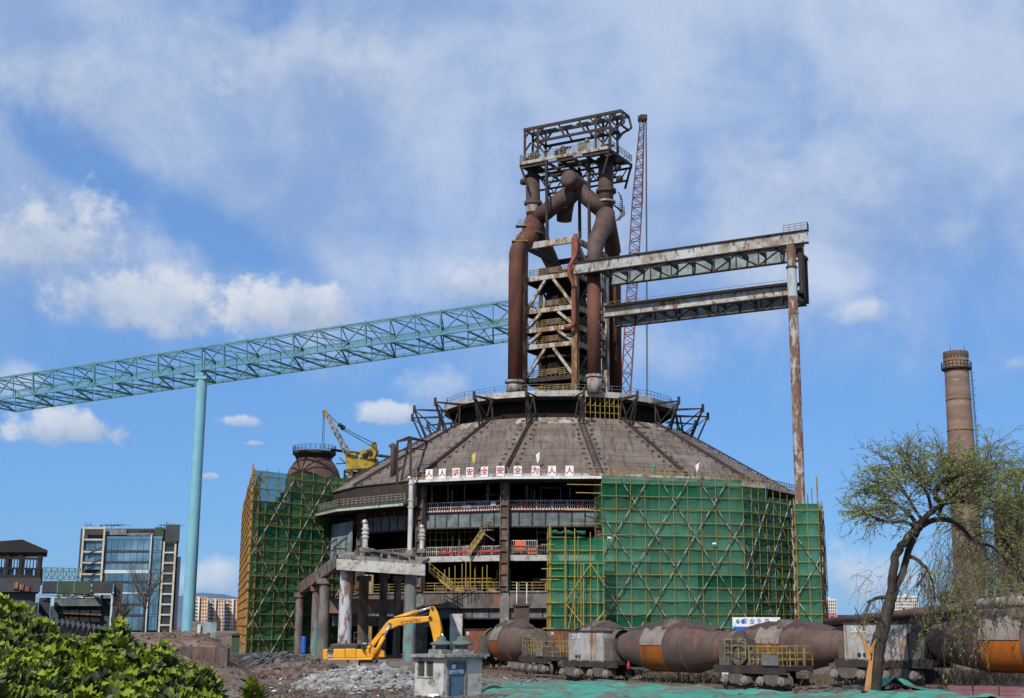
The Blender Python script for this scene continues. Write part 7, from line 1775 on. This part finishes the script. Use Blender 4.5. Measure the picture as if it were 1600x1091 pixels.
# ------------------------------------------------------------------ hedge in the near left corner
rgh = random.Random(77)
hedge = thing('hedge', 'leafy evergreen hedge with bright young shoots filling the near left corner', 'hedge', (-3, 6, 2.75))
def leaf(m, o, d, up, ln, w, bend):
    d = d.normalized(); s = d.cross(up).normalized(); u = s.cross(d); n = 4
    base = len(m.v)
    for i in range(n+1):
        t = i/n; c = o+d*ln*t+u*(bend*ln*(t-t*t*1.6)); ww = w*sin(pi*min(1, t*.92+.06))**.75*.5
        m.v += [tuple(c-s*ww+u*ww*.35), tuple(c), tuple(c+s*ww+u*ww*.35)]
    for i in range(n):
        k = base+i*3; m.face((k, k+1, k+4, k+3)); m.face((k+1, k+2, k+5, k+4))
def sprig_mesh(seed, young):
    rg = random.Random(seed); m = MB(); h = .10
    m.m = 2; m.tube([(0, 0, -.16), (0, 0, .02)], [.006, .004], 4)
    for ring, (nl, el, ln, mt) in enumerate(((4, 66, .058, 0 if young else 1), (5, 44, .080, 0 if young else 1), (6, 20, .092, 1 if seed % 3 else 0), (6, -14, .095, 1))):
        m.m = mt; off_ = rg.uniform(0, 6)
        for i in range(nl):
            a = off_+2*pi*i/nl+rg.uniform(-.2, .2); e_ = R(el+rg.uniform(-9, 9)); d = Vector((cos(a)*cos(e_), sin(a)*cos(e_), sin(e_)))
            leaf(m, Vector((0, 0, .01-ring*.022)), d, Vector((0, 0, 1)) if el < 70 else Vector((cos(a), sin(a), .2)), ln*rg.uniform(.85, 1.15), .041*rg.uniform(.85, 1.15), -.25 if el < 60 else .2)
    return m.mesh('sprig_shape', [M['fleaf'], M['oleaf'], M['twig']], True)
SPR = [sprig_mesh(i, i % 3 < 2) for i in range(6)]
def edge_y(px):
    pts = [(-40, 905), (0, 925), (25, 945), (45, 968), (62, 950), (85, 985), (110, 1000), (140, 990), (170, 978), (190, 975), (205, 992), (240, 1012), (262, 1005), (290, 1032), (320, 1045), (335, 1075), (345, 1100)]
    for (x0, y0), (x1, y1) in zip(pts[:-1], pts[1:]):
        if x0 <= px <= x1: return lerp(y0, y1, (px-x0)/(x1-x0))
    return 1100
cand = []
tries = 0
while len(cand) < 1900 and tries < 60000:
    tries += 1
    px, py = rgh.uniform(-60, 345), rgh.uniform(915, 1135); ey = edge_y(px)
    if py < ey+16+16*sin(px*.13)*sin(px*.041): continue
    depth = (py-ey)/150
    Y = 6.6-1.5*min(1.1, depth)+rgh.uniform(-.12, .5); cand.append((Y, px, py))
cand.sort()
for i, (Y, px, py) in enumerate(cand):
    p = P(px, py, Y); ax = Vector((rgh.uniform(-.5, .5), rgh.uniform(-.75, .05), 1)).normalized(); s = rgh.uniform(.55, .95)
    CQ = ax.to_track_quat('Z', 'Y') @ Quaternion((0, 0, 1), rgh.uniform(0, 6))
    if i < 300:
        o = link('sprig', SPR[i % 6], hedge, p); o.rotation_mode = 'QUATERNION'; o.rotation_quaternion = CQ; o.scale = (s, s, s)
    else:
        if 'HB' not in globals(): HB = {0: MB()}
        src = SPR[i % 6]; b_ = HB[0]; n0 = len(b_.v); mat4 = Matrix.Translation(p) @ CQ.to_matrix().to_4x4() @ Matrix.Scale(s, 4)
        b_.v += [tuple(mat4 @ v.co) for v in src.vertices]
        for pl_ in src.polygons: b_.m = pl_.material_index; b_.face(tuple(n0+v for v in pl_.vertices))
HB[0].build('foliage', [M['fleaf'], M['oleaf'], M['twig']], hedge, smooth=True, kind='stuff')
# woody stems below
m = MB()
for i in range(60):
    px = rgh.uniform(-60, 330); p = P(px, edge_y(px)+rgh.uniform(30, 80), 6.3); q = Vector((p.x+rgh.uniform(-.4, .4), 6.2+rgh.uniform(-.3, .5), 2.6)); m.tube([q, p], [.018, .008], 5)
m.build('stem', M['twig'], hedge, kind='stuff').name = 'stem_mass'
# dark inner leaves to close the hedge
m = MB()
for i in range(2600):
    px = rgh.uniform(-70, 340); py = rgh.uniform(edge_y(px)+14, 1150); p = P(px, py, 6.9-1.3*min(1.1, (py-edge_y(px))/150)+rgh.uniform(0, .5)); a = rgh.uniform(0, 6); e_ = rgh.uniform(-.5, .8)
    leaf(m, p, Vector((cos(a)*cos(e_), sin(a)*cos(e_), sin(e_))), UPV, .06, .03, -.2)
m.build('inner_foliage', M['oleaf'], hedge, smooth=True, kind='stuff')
sp = thing('seedling', 'single bright leafy seedling right of the hedge', 'plant', P(394, 1085, 7)); 
for px, py in ((394, 1073), (404, 1086), (388, 1090)):
    o = link('sprig', SPR[0], sp, P(px, py, 7)); o.rotation_euler = (.25, 0, px); o.scale = (.9, .9, .9)
m = MB(); m.tube([P(394, 1075, 7), P(396, 1140, 7)], .008, 5); m.build('stem', M['twig'], sp)
fonts_to_mesh()
